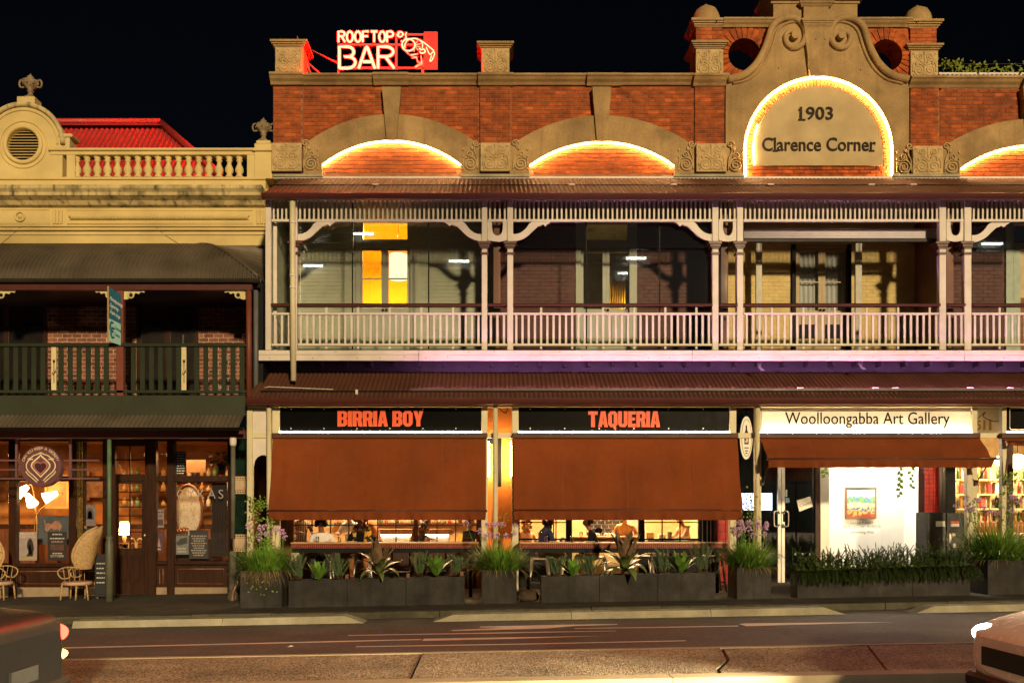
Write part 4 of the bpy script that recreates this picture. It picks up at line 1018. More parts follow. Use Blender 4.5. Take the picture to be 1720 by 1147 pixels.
# red tiled pillars
m_redtile = M('red_glazed_tile', (.3,.02,.015), .2, var=.15, scale=8)
def tiled_pillar(u0,u1,v0,v1,y,label,step=7.2):
    t = thing('tiled_pillar', P((u0+u1)/2,1000,y), label, 'pillar')
    b = MB(); b.px(u0,u1,v0,v1,y+.012,y+.3); b.build('core', M('dark_grout',(.07,.01,.008),.9), t)
    q = MB(); nu = max(1,round((u1-u0)/step)); nv = round((v1-v0)/step)
    for i in range(nu):
        for j in range(nv): q.px(u0+i*(u1-u0)/nu+.25,u0+(i+1)*(u1-u0)/nu-.25,v0+j*(v1-v0)/nv+.25,v0+(j+1)*(v1-v0)/nv-.25,y,y+.02,.004)
    q.build('tiles', m_redtile, t, kind='stuff'); return t
tiled_pillar(1205,1233,690,1012,1.6,'red glazed tile pillar at the right end of the restaurant',12)
tiled_pillar(1553,1583,690,1012,1.6,'red glazed tile pillar between the gallery and the bottle shop')
# long bar tables with tiled edges
for u0,u1,lab in ((488,804,'long bar table with red mosaic edge under the left blind'),(874,1223,'long bar table with red mosaic edge under the right blind')):
    y0 = -.55; t = thing('bar_table', (X((u0+u1)/2,y0), -.35, 0), lab, 'table', 'bar tables on the footpath')
    b = MB(); b.px(u0,u1,910.6,912.6,y0-.01,y0+.42); b.build('table_top', M('table_top_tile',(.5,.3,.16),.3), t)
    b = MB(); b.px(u0+1,u1-1,912.6,920.5,y0+.004,y0+.41); b.build('table_core', M('tile_grout',(.3,.16,.1),.8), t)
    q = MB(); n = int((u1-u0-2)/3.4)
    for i in range(n):
        for v in (912.9,916.8): q.px(u0+1+i*3.4+.25,u0+1+i*3.4+3.15,v,v+3.5,y0-.004,y0+.006,.002)
    q.build('mosaic_edge', M('red_mosaic',(.2,.035,.02),.25,var=.4,scale=30), t, kind='stuff')
    b = MB(); b.px(u0+2,u1-2,920.6,928,y0+.02,y0+.1); b.px(u0+2,u1-2,920.6,928,y0+.32,y0+.38); b.build('steel_beam', m_black, t)
    for u in (u0+14,u1-14,(u0+u1)/2):
        x = X(u,y0); b = MB(); b.box(x-.03,x+.03,y0+.18,y0+.24,G(x),Z(921,y0)); b.build('leg', m_black, t)
# ================================================================== GALLERY
gal = thing('gallery_shopfront', P(1420,1000,YW), 'white lit art gallery shopfront with aluminium glass door', 'shopfront')
m_gwall = M('gallery_white_wall', (.82,.8,.74), .8, var=.03)
xa, xb = X(1372,YW), X(1553,YW)
room(xa-.02, xb, YW+.12, YW+3.4, ZG, Z(700,YW), m_gwall, 'display_room', gal)
yd = YW+1.0
b = MB(); b.px(1372,1560,760,1000,yd,yd+.1); b.build('display_wall', m_gwall, gal)
alamp('track_light', (X(1455,YW+.5), YW+.45, Z(745,YW)), 1.9, 150, (1,.88,.7), gal, (R(-22),0,0), .2)
b = MB(); b.box(xa+.1,xb-.1,YW+.4,YW+.46,Z(742,YW),Z(738,YW)); b.build('light_track', m_black, gal)
for u0,u1 in ((1378,1393),(1546,1555)):
    b = MB(); b.px(u0,u1,684,1006,YW-.04,YW+.08,.006); b.build('mullion', m_alu, gal)
b = MB(); b.px(1370,1378,684,1006,YW-.02,YW+.1); b.build('brown_stile', m_dkwood, gal)
for u0,u1 in ((1393,1546),):
    b = MB(); b.px(u0,u1,700,1000,YW+.02,YW+.026); b.build('pane', m_glass, gal)
fit_text('window_lettering','Woolloongabba Art Gallery',1371,1518,797,YW+.012,M('faint_letter',(.5,.44,.32),.6),gal,extrude=.001)
m_txt = M('black_vinyl_letter',(.05,.04,.03),.6)
fit_text('window_lettering','CLARE PURSER',1429,1467,877,YW+.012,m_txt,gal,extrude=.001,offset=.004)
fit_text('window_lettering','JUDE TAGGART ROBERTS',1416,1479,884.5,YW+.012,m_txt,gal,extrude=.001,offset=.004)
fit_text('window_lettering','Something Wild',1428.5,1467,894,YW+.012,m_txt,gal,extrude=.001)
# painting: loose blocks of colour for a landscape
pt = thing('framed_painting', P(1446,872,yd-.04), 'small framed landscape painting on the white gallery wall', 'painting')
def painting_mat():
    m = bpy.data.materials.new('landscape_canvas'); m.use_nodes = True; N = m.node_tree.nodes; L = m.node_tree.links; bs = N['Principled BSDF']
    tc = N.new('ShaderNodeTexCoord'); sep = N.new('ShaderNodeSeparateXYZ'); L.new(tc.outputs['Generated'], sep.inputs[0])
    nz = N.new('ShaderNodeTexNoise'); nz.inputs['Scale'].default_value = 7; nz.inputs['Detail'].default_value = 9; L.new(tc.outputs['Generated'], nz.inputs['Vector'])
    ad = N.new('ShaderNodeMath'); ad.operation = 'MULTIPLY_ADD'; ad.inputs[1].default_value = .7; L.new(nz.outputs['Fac'], ad.inputs[0]); L.new(sep.outputs[2], ad.inputs[2])
    sb = N.new('ShaderNodeMath'); sb.operation = 'SUBTRACT'; sb.inputs[1].default_value = .35; L.new(ad.outputs[0], sb.inputs[0])
    r = N.new('ShaderNodeValToRGB'); cr = r.color_ramp; cr.interpolation = 'CONSTANT'
    cols = [(0,(.35,.06,.03)),(.12,(.6,.4,.1)),(.22,(.08,.14,.3)),(.3,(.75,.55,.15)),(.4,(.8,.75,.5)),(.5,(.2,.35,.12)),(.58,(.1,.25,.3)),(.66,(.3,.5,.35)),(.74,(.45,.6,.7)),(.88,(.7,.75,.75))]
    cr.elements[0].position = 0; cr.elements[0].color = (*cols[0][1],1); cr.elements[1].position = cols[1][0]; cr.elements[1].color = (*cols[1][1],1)
    for p_, c in cols[2:]: e = cr.elements.new(p_); e.color = (*c,1)
    L.new(sb.outputs[0], r.inputs[0]); L.new(r.outputs[0], bs.inputs['Base Color']); bs.inputs['Roughness'].default_value = .5; return m
b = MB(); b.px(1423,1470,820,868,yd-.03,yd-.01); b.build('canvas', painting_mat(), pt)
b = MB(); b.px(1420.5,1423,817.5,870.5,yd-.05,yd); b.px(1470,1472.5,817.5,870.5,yd-.05,yd); b.px(1423,1470,817.5,820,yd-.05,yd); b.px(1423,1470,868,870.5,yd-.05,yd); b.build('frame', M('red_brown_frame',(.22,.09,.05),.4), pt)
b = MB(); b.px(1548,1551,790,835,YW+.5,YW+.51); b.build('poster', M('blue_poster',(.3,.5,.7),.5), gal)
# glass door
b = MB(); b.px(1284,1306,690,1004,YW+.0,YW+.006); b.px(1319,1368,690,1004,YW+.0,YW+.006); b.build('door_glass', m_glass, gal)
for u0,u1 in ((1306.5,1312),(1312.6,1318.5)):
    b = MB(); b.px(u0,u1,700,1004,YW-.03,YW+.03,.005); st = b.build('door_stile', m_alu, gal)
    s_ = -1 if u0 < 1310 else 1; uo = 1312.3+s_*3; ue = 1312.3+s_*12
    h = MB(); h.tube(smooth_path([P(uo,862,YW-.03),P(uo+s_*2,858.5,YW-.1),P(ue-s_*2,858.5,YW-.12),P(ue,862,YW-.12),P(ue,880,YW-.12),P(ue-s_*2,883.5,YW-.12),P(uo+s_*2,883.5,YW-.1),P(uo,880,YW-.03)],3), .017, 8); h.build('handle', m_steel, st)
b = MB(); b.px(1282,1378,993,1004,YW-.03,YW+.03,.004); b.build('door_sill_rail', m_alu, gal)
b = MB(); b.px(1316,1318.5,862,876,YW-.05,YW-.03); b.build('lock_plate', m_black, gal)
for v0,v1,c in ((822,834,(.5,.5,.5)),(836,844,(.25,.4,.5))):
    b = MB(); b.px(1319.5,1322.5 if v0 < 830 else 1326,v0,v1,YW-.004,YW-.001); b.build('door_sticker', M('sticker%d'%v0,c,.6), gal)
q = MB()
for i in range(3):
    for j in range(6):
        cx, cz = X(1336+i*12+(6 if j%2 else 0),YW), Z(930+j*9,YW); s_ = .025
        q.prism([(cx-s_,cz),(cx,cz-s_*1.3),(cx+s_,cz),(cx,cz+s_*1.3)], YW-.003, YW-.001)
q.build('diamond_decals', M('frosted_decal',(.3,.3,.3),.7), gal, kind='stuff')
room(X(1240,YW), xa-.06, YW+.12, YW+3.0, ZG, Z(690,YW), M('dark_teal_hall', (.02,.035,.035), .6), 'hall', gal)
scn = thing('lit_screen', P(1270,856,YW+.6), 'bright blue white screen glowing behind the posts by the gallery door', 'screen')
b = MB(); b.px(1240,1298.5,826,858,YW+.52,YW+.55); b.build('casing', m_black, scn)
def screen_mat():
    m = bpy.data.materials.new('screen_picture'); m.use_nodes = True; N = m.node_tree.nodes; L = m.node_tree.links; N.clear()
    o = N.new('ShaderNodeOutputMaterial'); e = N.new('ShaderNodeEmission'); tc = N.new('ShaderNodeTexCoord'); sx = N.new('ShaderNodeSeparateXYZ'); L.new(tc.outputs['Generated'], sx.inputs[0])
    nz = N.new('ShaderNodeTexNoise'); nz.inputs['Scale'].default_value = 4; nz.inputs['Detail'].default_value = 4; L.new(tc.outputs['Generated'], nz.inputs['Vector'])
    r = N.new('ShaderNodeValToRGB'); r.color_ramp.elements[0].position = .42; r.color_ramp.elements[0].color = (.08,.1,.7,1); r.color_ramp.elements[1].position = .55; r.color_ramp.elements[1].color = (.75,.9,1,1)
    ad = N.new('ShaderNodeMath'); ad.operation = 'MULTIPLY_ADD'; ad.inputs[1].default_value = .3; L.new(sx.outputs[0], ad.inputs[0]); L.new(nz.outputs['Fac'], ad.inputs[2])
    L.new(ad.outputs[0], r.inputs[0]); L.new(r.outputs[0], e.inputs[0]); e.inputs[1].default_value = 2.2; L.new(e.outputs[0], o.inputs[0]); return m
b = MB(); b.px(1242,1297,828,856.5,YW+.505,YW+.52); b.build('display', screen_mat(), scn)
cl = thing('closed_sign', P(1352,855,YW-.03), 'white hanging Closed sign tilted on the gallery door glass', 'sign')
b = MB(); b.pprism([(1338,840),(1361,833.5),(1365.5,850),(1343,859)], YW-.03, YW-.022); b.build('card', M('white_card',(.75,.7,.6),.6), cl)
t_ = text('lettering','Closed',.095,P(1352,846.5,YW-.032),m_txt,cl,rot=(R(90),R(-18),0),extrude=.001,shear=.3)
# hanging plant in the gallery window
def leaf_shape(q, p, d, n, L, W):
    """one pointed leaf at p, direction d, normal n"""
    d = Vector(d).normalized(); n = Vector(n); s_ = d.cross(n)
    if s_.length < 1e-3: s_ = d.cross(Vector((.3,.2,.9)))
    s_.normalize(); n = s_.cross(d).normalized(); p = Vector(p)
    q.add([p, p+d*L*.35+s_*W*.5+n*L*.04, p+d*L*.35-s_*W*.5+n*L*.04, p+d*L*.75+s_*W*.34, p+d*L*.75-s_*W*.34, p+d*L-n*L*.08, p+d*L*.4-n*L*.02], [(0,1,6),(0,6,2),(1,3,6),(6,4,2),(3,5,6),(5,4,6)], True)
m_pothos = M('pothos_leaf',(.12,.24,.02),.4,var=.35,scale=30)
for (u,v0,v1,lab) in ((1511,785,835,'longer trailing pothos vine in the gallery window'),(1531,785,822,'shorter trailing pothos vine in the gallery window'),(1385,785,800,'small pothos sprig above the gallery door side')):
    t = thing('trailing_vine', P(u,v1,YW-.35), lab, 'plant', 'pothos vines hanging over the gallery window'); y = YW-.35
    s = MB(); s.tube(smooth_path([P(u,760,y),P(u+1,(v0+v1)/2,y),P(u-1,v1,y)],4), .006, 5); s.build('stem', m_pothos, t)
    q = MB(); n = max(4,int((v1-v0)/5))
    for i in range(n):
        v = lerp(v0,v1,i/n); d = ((-1)**i*random.uniform(.3,1),random.uniform(-.6,.2),-random.uniform(.4,1)); leaf_shape(q,P(u,v,y),d,(random.uniform(-.5,.5),-1,random.uniform(0,.6)),random.uniform(.08,.13),.085)
    q.build('leaves', m_pothos, t, kind='stuff')
# electrical cabinet
cab = thing('electrical_cabinet', P(1590,1000,1.2), 'tall black metal cabinet with stickers right of the gallery window', 'cabinet')
y = .9
b = MB(); b.box(X(1557,y),X(1589,y),y,y+.5,G(8)-.02,Z(860,y),.01); b.box(X(1590,y),X(1618,y),y,y+.5,G(8)-.02,Z(861,y),.01); b.build('body', M('black_cabinet',(.012,.012,.012),.5), cab)
b = MB(); b.box(X(1618.5,y),X(1626,y),y+.04,y+.5,G(8)+.9,Z(862,y),.006); b.build('side_box', m_black, cab)
for u0,u1,v0,v1,c in ((1572,1587,875,884,(.6,.6,.5)),(1597,1611,875,879,(.5,.08,.05)),(1597,1611,879.3,884,(.65,.62,.55)),(1599.5,1605,895,900,(.6,.45,.3)),(1595,1598,896,912,(.6,.58,.5)),(1601,1606,912,919,(.6,.5,.4))):
    b = MB(); b.px(u0,u1,v0,v1,y-.004,y,.0); b.build('sticker', M('cab_sticker%d_%d'%(u0,v0),c,.6), cab)
b = MB(); b.tube([P(1585,684,1.5),P(1585,870,1.5)], .045, 10); b.tube([P(1579.5,684,1.5),P(1579.5,870,1.5)], .03, 8); b.build('service_pipe', m_steel, cab)
b = MB(); b.px(1588,1605,684,1000,1.55,1.7); b.build('dark_pier', m_black, cab)
# ================================================================== BOTTLE SHOP AT THE RIGHT
bs_ = thing('bottle_shop', P(1680,1000,YW+.3), 'small bottle shop with lit timber shelves at the right edge', 'shop')
m_shw = M('shelf_timber',(.6,.42,.2),.5,var=.1)
yb_ = YW+1.2
room(X(1606,YW), X(1850,YW), YW+.1, YW+1.8, ZG, Z(684,YW), M('bottle_shop_wall',(.7,.55,.32),.7), 'shop_room', bs_)
alamp('shop_lamp', (X(1690,YW+.5), YW+.6, Z(725,YW)), 1.2, 320, (1,.72,.38), bs_, (R(-20),0,0), .3)
for v in (804.5,829,853.5,880): b = MB(); b.px(1600,1850,v,v+2.6,yb_-.25,yb_+.25); b.build('shelf', m_shw, bs_)
for u in (1628,1663,1700,1735): b = MB(); b.px(u,u+2,770,883,yb_-.2,yb_+.25); b.build('shelf_divider', m_shw, bs_)
b = MB(); b.px(1600,1850,895,899,YW+.15,YW+.6,.01); b.build('counter_top', m_shw, bs_)
b = MB(); b.px(1600,1850,899,1000,YW+.25,YW+.3); cf = b.build('counter_front', m_dkwood, bs_)
sl = MB(); sl.box(-.03,.03,-.02,.02,0,1.3,.006); me_b = sl.mesh('batten',(0,0,0)); me_b.materials.append(M('orange_timber',(.36,.13,.035),.45,var=.2,scale=5))
for i in range(22): place(me_b,'batten',(X(1614,YW)+i*.085,YW+.22,G(10)-.03),cf)
bcol = [(.02,.05,.015),(.35,.2,.05),(.6,.5,.3),(.3,.02,.02),(.02,.02,.02),(.7,.6,.4),(.1,.16,.04)]
kb = (yb_+18)/FPX; cnt = 0
bott = MB(); bott.lathe([(.036,0),(.038,.01),(.038,.19),(.03,.225),(.014,.25),(.013,.3),(.016,.302),(.016,.315)],0,0,10)
bm_cache = {}
def bottle_mesh(i):
    if i not in bm_cache:
        me = bott.mesh('bottle',(0,0,0)); me.materials.append(M('bottle_glass%d'%i,bcol[i],.15,var=.05)); bm_cache[i] = me
    return bm_cache[i]
lab_me = None
rows = {804.5:'top',829:'second',853.5:'third',880:'bottom'}
for v,rn in rows.items():
    u = 1609
    while u < 1722:
        i = random.randrange(7); h = random.uniform(.72,.95)
        if not any(abs(u-d) < 4 for d in (1629,1664,1701)):
            o = place(bottle_mesh(i),'bottle',(X(u,yb_-.12),yb_-.12,Z(v,yb_)),None,(0,0,random.random()*6),(h,h,h))
            tag(o,'%s wine bottle standing on the %s lit shelf of the bottle shop'%(('dark green','amber','straw coloured','dark red','black','cream','olive green')[i],rn),'bottle','bottles on the %s shelf of the bottle shop'%rn); cnt += 1
        u += random.choice((5.2,5.6,6.5,9,11))
for u,v,w,h,c in ((1673,829,9,19,(.85,.75,.5)),(1660,829,6,16,(.45,.03,.03)),(1681,853,6,18,(.5,.04,.03)),(1613,829,8,14,(.4,.03,.03)),(1648,853,6,15,(.5,.05,.04))):
    b = MB(); b.px(u,u+w,v-h,v,yb_-.22,yb_-.05); b.build('gift_box', M('gift_box%d'%u,c,.5), bs_)
for u,v,r,lab in ((1682,774,.13,'small glowing globe lamp partly behind the cream post'),(1709,775,.17,'large glowing globe lamp near the right edge')):
    t = thing('globe_lamp', P(u,v,YW+.2), lab, 'lamp', 'globe lamps in the bottle shop')
    b = MB(); b.ball(P(u,v,YW+.2), r,r,r,16,10); b.build('globe', EM('globe_glow',(1,.8,.5),14.0), t)
    b = MB(); b.tube([P(u,v-10,YW+.2),P(u,700,YW+.2)], .008, 5); b.build('cord', m_black, t)
b = MB(); b.px(1692,1702,735,1000,YW-.1,YW+.0); b.px(1605,1690,768,772,YW-.05,YW+.05); b.build('shop_frame', m_dkwood, bs_)
# street number on the transom
nb_ = thing('street_number', P(1657,722,.9), 'gold house number 511 on the pale board between the signboards', 'sign')
b = MB(); b.px(1640,1690,684,727,.9,.93); b.build('board', M('pale_board',(.5,.42,.28),.7,var=.15), nb_)
fit_text('lettering','511',1639,1665,714,.89,M('gold_number',(.3,.16,.02),.4),nb_,extrude=.01,offset=.03,vh=17)
b = MB(); b.tube(smooth_path([P(1642,703,.8),P(1655,692,.8),P(1652,700,.8),P(1675,708,.8),P(1684,695,.8)],4), .008, 5); b.build('cable', m_black, nb_)

# ================================================================== LEFT BUILDING (yellow parapet, green balcony, timber shop)
lb = thing('yellow_building', (X(200,YW), YW+2, 0), 'yellow rendered heritage building with balustraded parapet and green balcony', 'building')
UL = -260
b = MB(); b.px(UL,456,318,420,YW,YW+.4); b.build('upper_wall', m_yellow, lb)
# frieze mouldings
b = MB(); b.xprof([(YW,Z(320,YW)),(YW-.34,Z(320,YW)),(YW-.36,Z(326,YW)),(YW-.3,Z(331,YW)),(YW-.3,Z(336,YW)),(YW-.16,Z(341,YW)),(YW-.1,Z(347,YW)),(YW-.02,Z(349,YW)),(YW,Z(349,YW))], X(UL,YW), X(446,YW)); b.build('cornice', m_stain, lb)
for v,o_ in ((378,.05),(384,.07),(392,.03)):
    b = MB(); b.px(UL,446,v,v+2.5,YW-o_,YW+.02,.004); b.build('string_course', m_yellow, lb)
for u0,u1,v0,v1 in ((113,425,353,376),(-180,84,352,376)):
    b = MB(); b.tube([P(u,v,YW) for u,v in ((u0,v0),(u1,v0),(u1,v1),(u0,v1))], .022, 6, True); b.build('panel_moulding', m_yellow, lb)
# rope moulding
q = MB(); n = 300
n = 420
for s_ in (0, math.pi):
    q.tube([(X(lerp(118,418,i/n),YW), YW-.02-.03*math.cos(i*.55+s_), Z(365.5,YW)+.035*math.sin(i*.55+s_)) for i in range(n+1)], .026, 6)
q.build('rope_moulding', m_yellow, lb)
b = MB(); b.tube([(X(34,YW)+.1*math.cos(a*.2618),YW-.02,Z(364,YW)+.1*math.sin(a*.2618)) for a in range(24)], .025, 6, True); b.ball((X(34,YW),YW,Z(364,YW)),.05,.05,.05,10,6); b.build('rosette', m_yellow, lb)
for u0 in (88,431):
    for k in range(3): b = MB(); b.px(u0+k*6,u0+k*6+4,352,376,YW-.04,YW+.02,.01); b.build('triglyph_bar', m_yellow, lb)
# stepped cracks in the render beside the roof
m_crk = M('crack_shadow',(.09,.06,.02),.9)
for cr in ([(262,381),(275,394),(288,402),(302,411)],[(2,410),(20,395),(34,382),(46,381),(130,380)],[(336,408),(345,409),(352,417),(366,417),(372,424),(384,425),(392,433),(402,434),(410,442),(420,444),(426,452),(436,458)]):
    b = MB(); b.tube([P(u,v,YW-.004) for u,v in cr], .006, 4); b.build('crack', m_crk, lb)
b = MB(); b.px(320,456,400,480,YW+.001,YW+.3); b.build('side_wall', m_yellow, lb)
# parapet plinth, balustrade
b = MB(); b.px(UL,446,298,321,YW-.05,YW+.35,.01); b.build('plinth', m_yellow, lb)
b = MB(); b.px(UL,446,297,301.5,YW-.09,YW+.35,.01); b.build('plinth_cap', m_yellow, lb)
b = MB(); b.px(80,428,248,252.5,YW-.1,YW+.3,.015); b.px(84,428,252.6,260,YW-.05,YW+.25,.01); b.build('balustrade_coping', m_yellow, lb)
for u0,u1 in ((112,126),(415,428)): b = MB(); b.px(u0,u1,260,298,YW-.04,YW+.2); b.build('balustrade_end', m_yellow, lb)
z0, z1 = Z(297,YW), Z(260,YW); h = z1-z0
q = MB(); q.lathe([(.085,0),(.085,h*.08),(.05,h*.14),(.095,h*.3),(.09,h*.42),(.045,h*.62),(.05,h*.72),(.075,h*.78),(.05,h*.84),(.085,h*.92),(.085,h)],0,0,14); me_bal = q.mesh('baluster',(0,0,0)); me_bal.materials.append(m_yellow)
for i in range(17): place(me_bal,'baluster',(X(127+i*17.1,YW),YW+.08,z0),lb)
for i in range(8): place(me_bal,'baluster',(X(-60-i*17.1,YW),YW+.08,z0),lb)
b = MB(); b.px(427,457,241,300,YW-.08,YW+.35,.01); b.px(424,459,248,253,YW-.13,YW+.4,.01); b.px(430,454,236,241,YW-.03,YW+.3,.01); b.build('corner_pier', m_yellow, lb)
# arched pediment with louvred oculus
cx, cz, r = X(40,YW), Z(244,YW), 1; k = sc1
o_ = [(X(-26,YW),Z(299,YW))]+[(cx-66*k*math.cos(R(t)), cz+66*k*math.sin(R(t))) for t in range(0,181,5)]+[(X(106,YW),Z(299,YW))]
# ring with hole
n = 72; ins = [(cx+27*k*math.cos(2*math.pi*i/n), cz+27*k*math.sin(2*math.pi*i/n)) for i in range(n)]; outs = []
for i in range(n):
    a = 2*math.pi*i/n; dx, dz = math.cos(a), math.sin(a)
    if dz >= 0: outs.append((cx+66*k*dx, cz+66*k*dz))
    else:
        t = min(66*k/abs(dx) if abs(dx) > 1e-6 else 1e9, (cz-Z(299,YW))/abs(dz)); outs.append((cx+dx*t, cz+dz*t))
b = MB(); b.strip(outs, ins, YW-.03, YW+.35, True); b.build('pediment', m_yellow, lb)
b = MB(); b.tube([(cx-67*k*math.cos(R(t)),YW-.05,cz+67*k*math.sin(R(t))) for t in range(0,181,5)], .055, 8); b.build('pediment_moulding', m_stain, lb)
b = MB(); b.tube([(cx-58*k*math.cos(R(t)),YW-.035,cz+58*k*math.sin(R(t))) for t in range(0,181,5)], .022, 6); b.build('pediment_bead', m_yellow, lb)
b = MB(); b.tube([(cx+30*k*math.cos(R(t)),YW-.04,cz+30*k*math.sin(R(t))) for t in range(0,360,6)], .05, 8, True); b.tube([(cx+39*k*math.cos(R(t)),YW-.035,cz+39*k*math.sin(R(t))) for t in range(0,360,6)], .022, 6, True); b.build('oculus_ring', m_yellow, lb)
for i in range(11):
    dz = (-24+i*4.8)*k; w = math.sqrt(max(0,(27*k)**2-dz*dz))
    if w > .05: b = MB(); b.add([(cx-w,YW+.0,cz+dz-.025),(cx+w,YW+.0,cz+dz-.025),(cx+w,YW+.07,cz+dz+.02),(cx-w,YW+.07,cz+dz+.02),(cx-w,YW+.012,cz+dz-.027),(cx+w,YW+.012,cz+dz-.027)],[(0,1,2,3),(0,4,5,1)]); b.build('louvre', m_yellow, lb)
b = MB(); b.disc(cx,cz,27*k,YW+.1,YW+.12,32); b.build('oculus_back', m_black, lb)
b = MB(); b.px(99,117,229,250,YW-.02,YW+.3); b.px(97,121,224,230,YW-.06,YW+.35,.02); b.build('shoulder_block', m_stain, lb)
b = MB(); b.px(28,58,162,182,YW-.02,YW+.3,.01); b.build('urn_pedestal', m_yellow, lb)
def urn(u, vb, s, label):
    t = thing('stone_urn', P(u,vb,YW+.14), label, 'urn', 'stone urns on the yellow parapet'); z = Z(vb,YW); y = YW+.14; x = X(u,YW)
    m_u = M('weathered_urn_stone',(.27,.2,.12),.9,var=.35,scale=12,bump=.5,dirt=.5)
    b = MB(); b.lathe([(a*s,z+c*s) for a,c in ((.17,0),(.17,.05),(.1,.09),(.06,.16),(.07,.2),(.1,.23),(.06,.26),(.15,.33),(.21,.42),(.2,.47),(.23,.5),(.2,.52),(.1,.55),(.08,.59),(.1,.61),(.04,.66),(.01,.72))], x, y, 18); b.build('bowl', m_u, t)
    for sg in (-1,1):
        b = MB(); b.tube(smooth_path([(x+sg*.13*s,y,z+.36*s),(x+sg*.27*s,y,z+.34*s),(x+sg*.31*s,y,z+.45*s),(x+sg*.26*s,y,z+.54*s),(x+sg*.19*s,y,z+.5*s)],4), .028*s, 6); b.build('handle', m_u, t)
    for i in range(8):
        a = i*math.pi/4; b = MB(); b.ball((x+.2*s*math.cos(a),y+.2*s*math.sin(a),z+.43*s),.035*s,.035*s,.05*s,6,4); b.build('ornament', m_u, t)
urn(46,163,.8,'weathered stone urn on top of the rounded pediment'); urn(440,236,.78,'weathered stone urn on the corner pier beside the brick building')
# hipped iron roof behind the balustrade
yr0, yr1 = YW+1.6, YW+3.4
zr1 = Z(211,yr1); zr0 = Z(300,yr0); xe, xr = X(372,yr0), X(270,yr1)
rf = thing('hipped_roof', (X(200,yr0), (yr0+yr1)/2, zr0-.3), 'hipped corrugated iron roof glowing red behind the yellow balustrade', 'roof')
m_ironr = M('neon_reddened_iron',(.36,.035,.03),.5,metal=.0,var=.12,scale=1.5)  # red spill of the neon sign is put into the iron's base colour
def hipf(x): return 0.0 if x < xr else (x-xr)/(xe-xr)
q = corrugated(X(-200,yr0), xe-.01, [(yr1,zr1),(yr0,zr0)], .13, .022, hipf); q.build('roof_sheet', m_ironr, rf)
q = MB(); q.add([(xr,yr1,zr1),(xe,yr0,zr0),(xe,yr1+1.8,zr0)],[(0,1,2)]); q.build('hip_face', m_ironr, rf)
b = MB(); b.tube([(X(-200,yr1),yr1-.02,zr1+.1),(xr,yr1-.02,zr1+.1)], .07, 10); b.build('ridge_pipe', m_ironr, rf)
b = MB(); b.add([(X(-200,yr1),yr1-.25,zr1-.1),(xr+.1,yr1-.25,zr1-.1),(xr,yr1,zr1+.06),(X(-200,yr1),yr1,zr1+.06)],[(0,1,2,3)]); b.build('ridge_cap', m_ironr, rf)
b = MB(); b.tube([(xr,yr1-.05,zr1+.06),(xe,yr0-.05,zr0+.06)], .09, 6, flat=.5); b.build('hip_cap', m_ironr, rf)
# bullnose verandah roof
lv = thing('green_balcony', (X(210,.2), .2, 0), 'dark green timber balcony under a bullnose corrugated roof', 'balcony')
yb0 = .1; zt0, zb0 = Z(413,YW-.02), Z(469,yb0)
prof = []
for i in range(11):
    t = i/10; a = R(90)*t; prof.append((lerp(YW-.02,yb0, .35*t+.65*math.sin(a)), lerp(zt0,zb0, .35*t+.65*(1-math.cos(a)))))
xh0, xh1 = X(327,YW), X(433,yb0)
def hip2(x): return 0.0 if x < xh0 else ((x-xh0)/(xh1-xh0))**1.0*.97
q = corrugated(X(UL,yb0), xh1, prof, .092, .026, hip2); q.build('bullnose_roof', m_darkroof, lv)
q = MB(); hv = []
for i in range(13):
    x = lerp(xh0,xh1,i/12); t = hip2(x); kk = t*10; j0 = min(int(kk),9); f = kk-j0
    hv.append((x, lerp(prof[j0][0],prof[j0+1][0],f), lerp(prof[j0][1],prof[j0+1][1],f)+.01))
q.tube(hv, .035, 6); q.build('hip_cap', m_darkroof, lv)
q = MB(); vs = []
for p_ in hv: vs += [p_, (xh1+.02, YW-.02 if p_[1] > 1.5 else YW-.02, p_[2])]
q.add(vs, [(2*i,2*i+1,2*i+3,2*i+2) for i in range(12)]); q.build('hip_face', m_darkroof, lv)
b = MB(); b.px(UL,320,411,414,YW-.06,YW+.0); b.build('roof_flashing', m_conc, lv)
b = MB(); gutter(b, X(UL,yb0), X(438,yb0), yb0-.08, Z(469,yb0), .07, .12); b.build('gutter', M('dark_gutter',(.035,.03,.02),.5), lv)
b = MB(); b.px(UL,423,476,487,.14,.26); b.build('beam', m_maroon, lv)
m_post_r = M('red_brown_post',(.17,.045,.025),.5,var=.1)
b = MB(); b.tube([P(418,487,.2),P(418,668,.2)], .055, 12); b.build('round_post', m_post_r, lv)
b = MB(); b.px(195,207,487,668,.16,.28,.008); b.px(194,208,666,679,.12,.2,.006); b.build('square_post', m_post_r, lv)
b = MB(); b.tube([P(430,487,.4),P(430,690,.4)], .05, 10); b.build('downpipe', M('grey_downpipe',(.12,.12,.12),.5), lv)
b = MB(); b.box(X(424,.4),X(441,.4),.45,YW,Z(690,.4),Z(474,.4)); b.build('end_screen', m_black, lv)
# cream fretwork brackets
def fret(u, sg):
    y = .2; q = MB()
    q.pprism([(u,488),(u+sg*36,488),(u+sg*34,491.5),(u+sg*28,490.5),(u+sg*25,494),(u+sg*20,492),(u+sg*16,496),(u+sg*13,500),(u+sg*7,502),(u+sg*4,503),(u,503)], y, y+.03)
    q.tube([(X(u+sg*12,y)+.055*math.cos(a*.4488), y-.003, Z(496,y)+.055*math.sin(a*.4488)) for a in range(14)], .018, 5, True)
    q.build('fretwork_bracket', M('cream_fretwork',(.6,.52,.24),.5), lv)
    b = MB(); b.disc(X(u+sg*12,y),Z(496,y),.035,y-.004,y-.001,12); b.build('bracket_hole', m_black, lv)
fret(208,1); fret(195,-1); fret(412,-1); fret(-10,1)
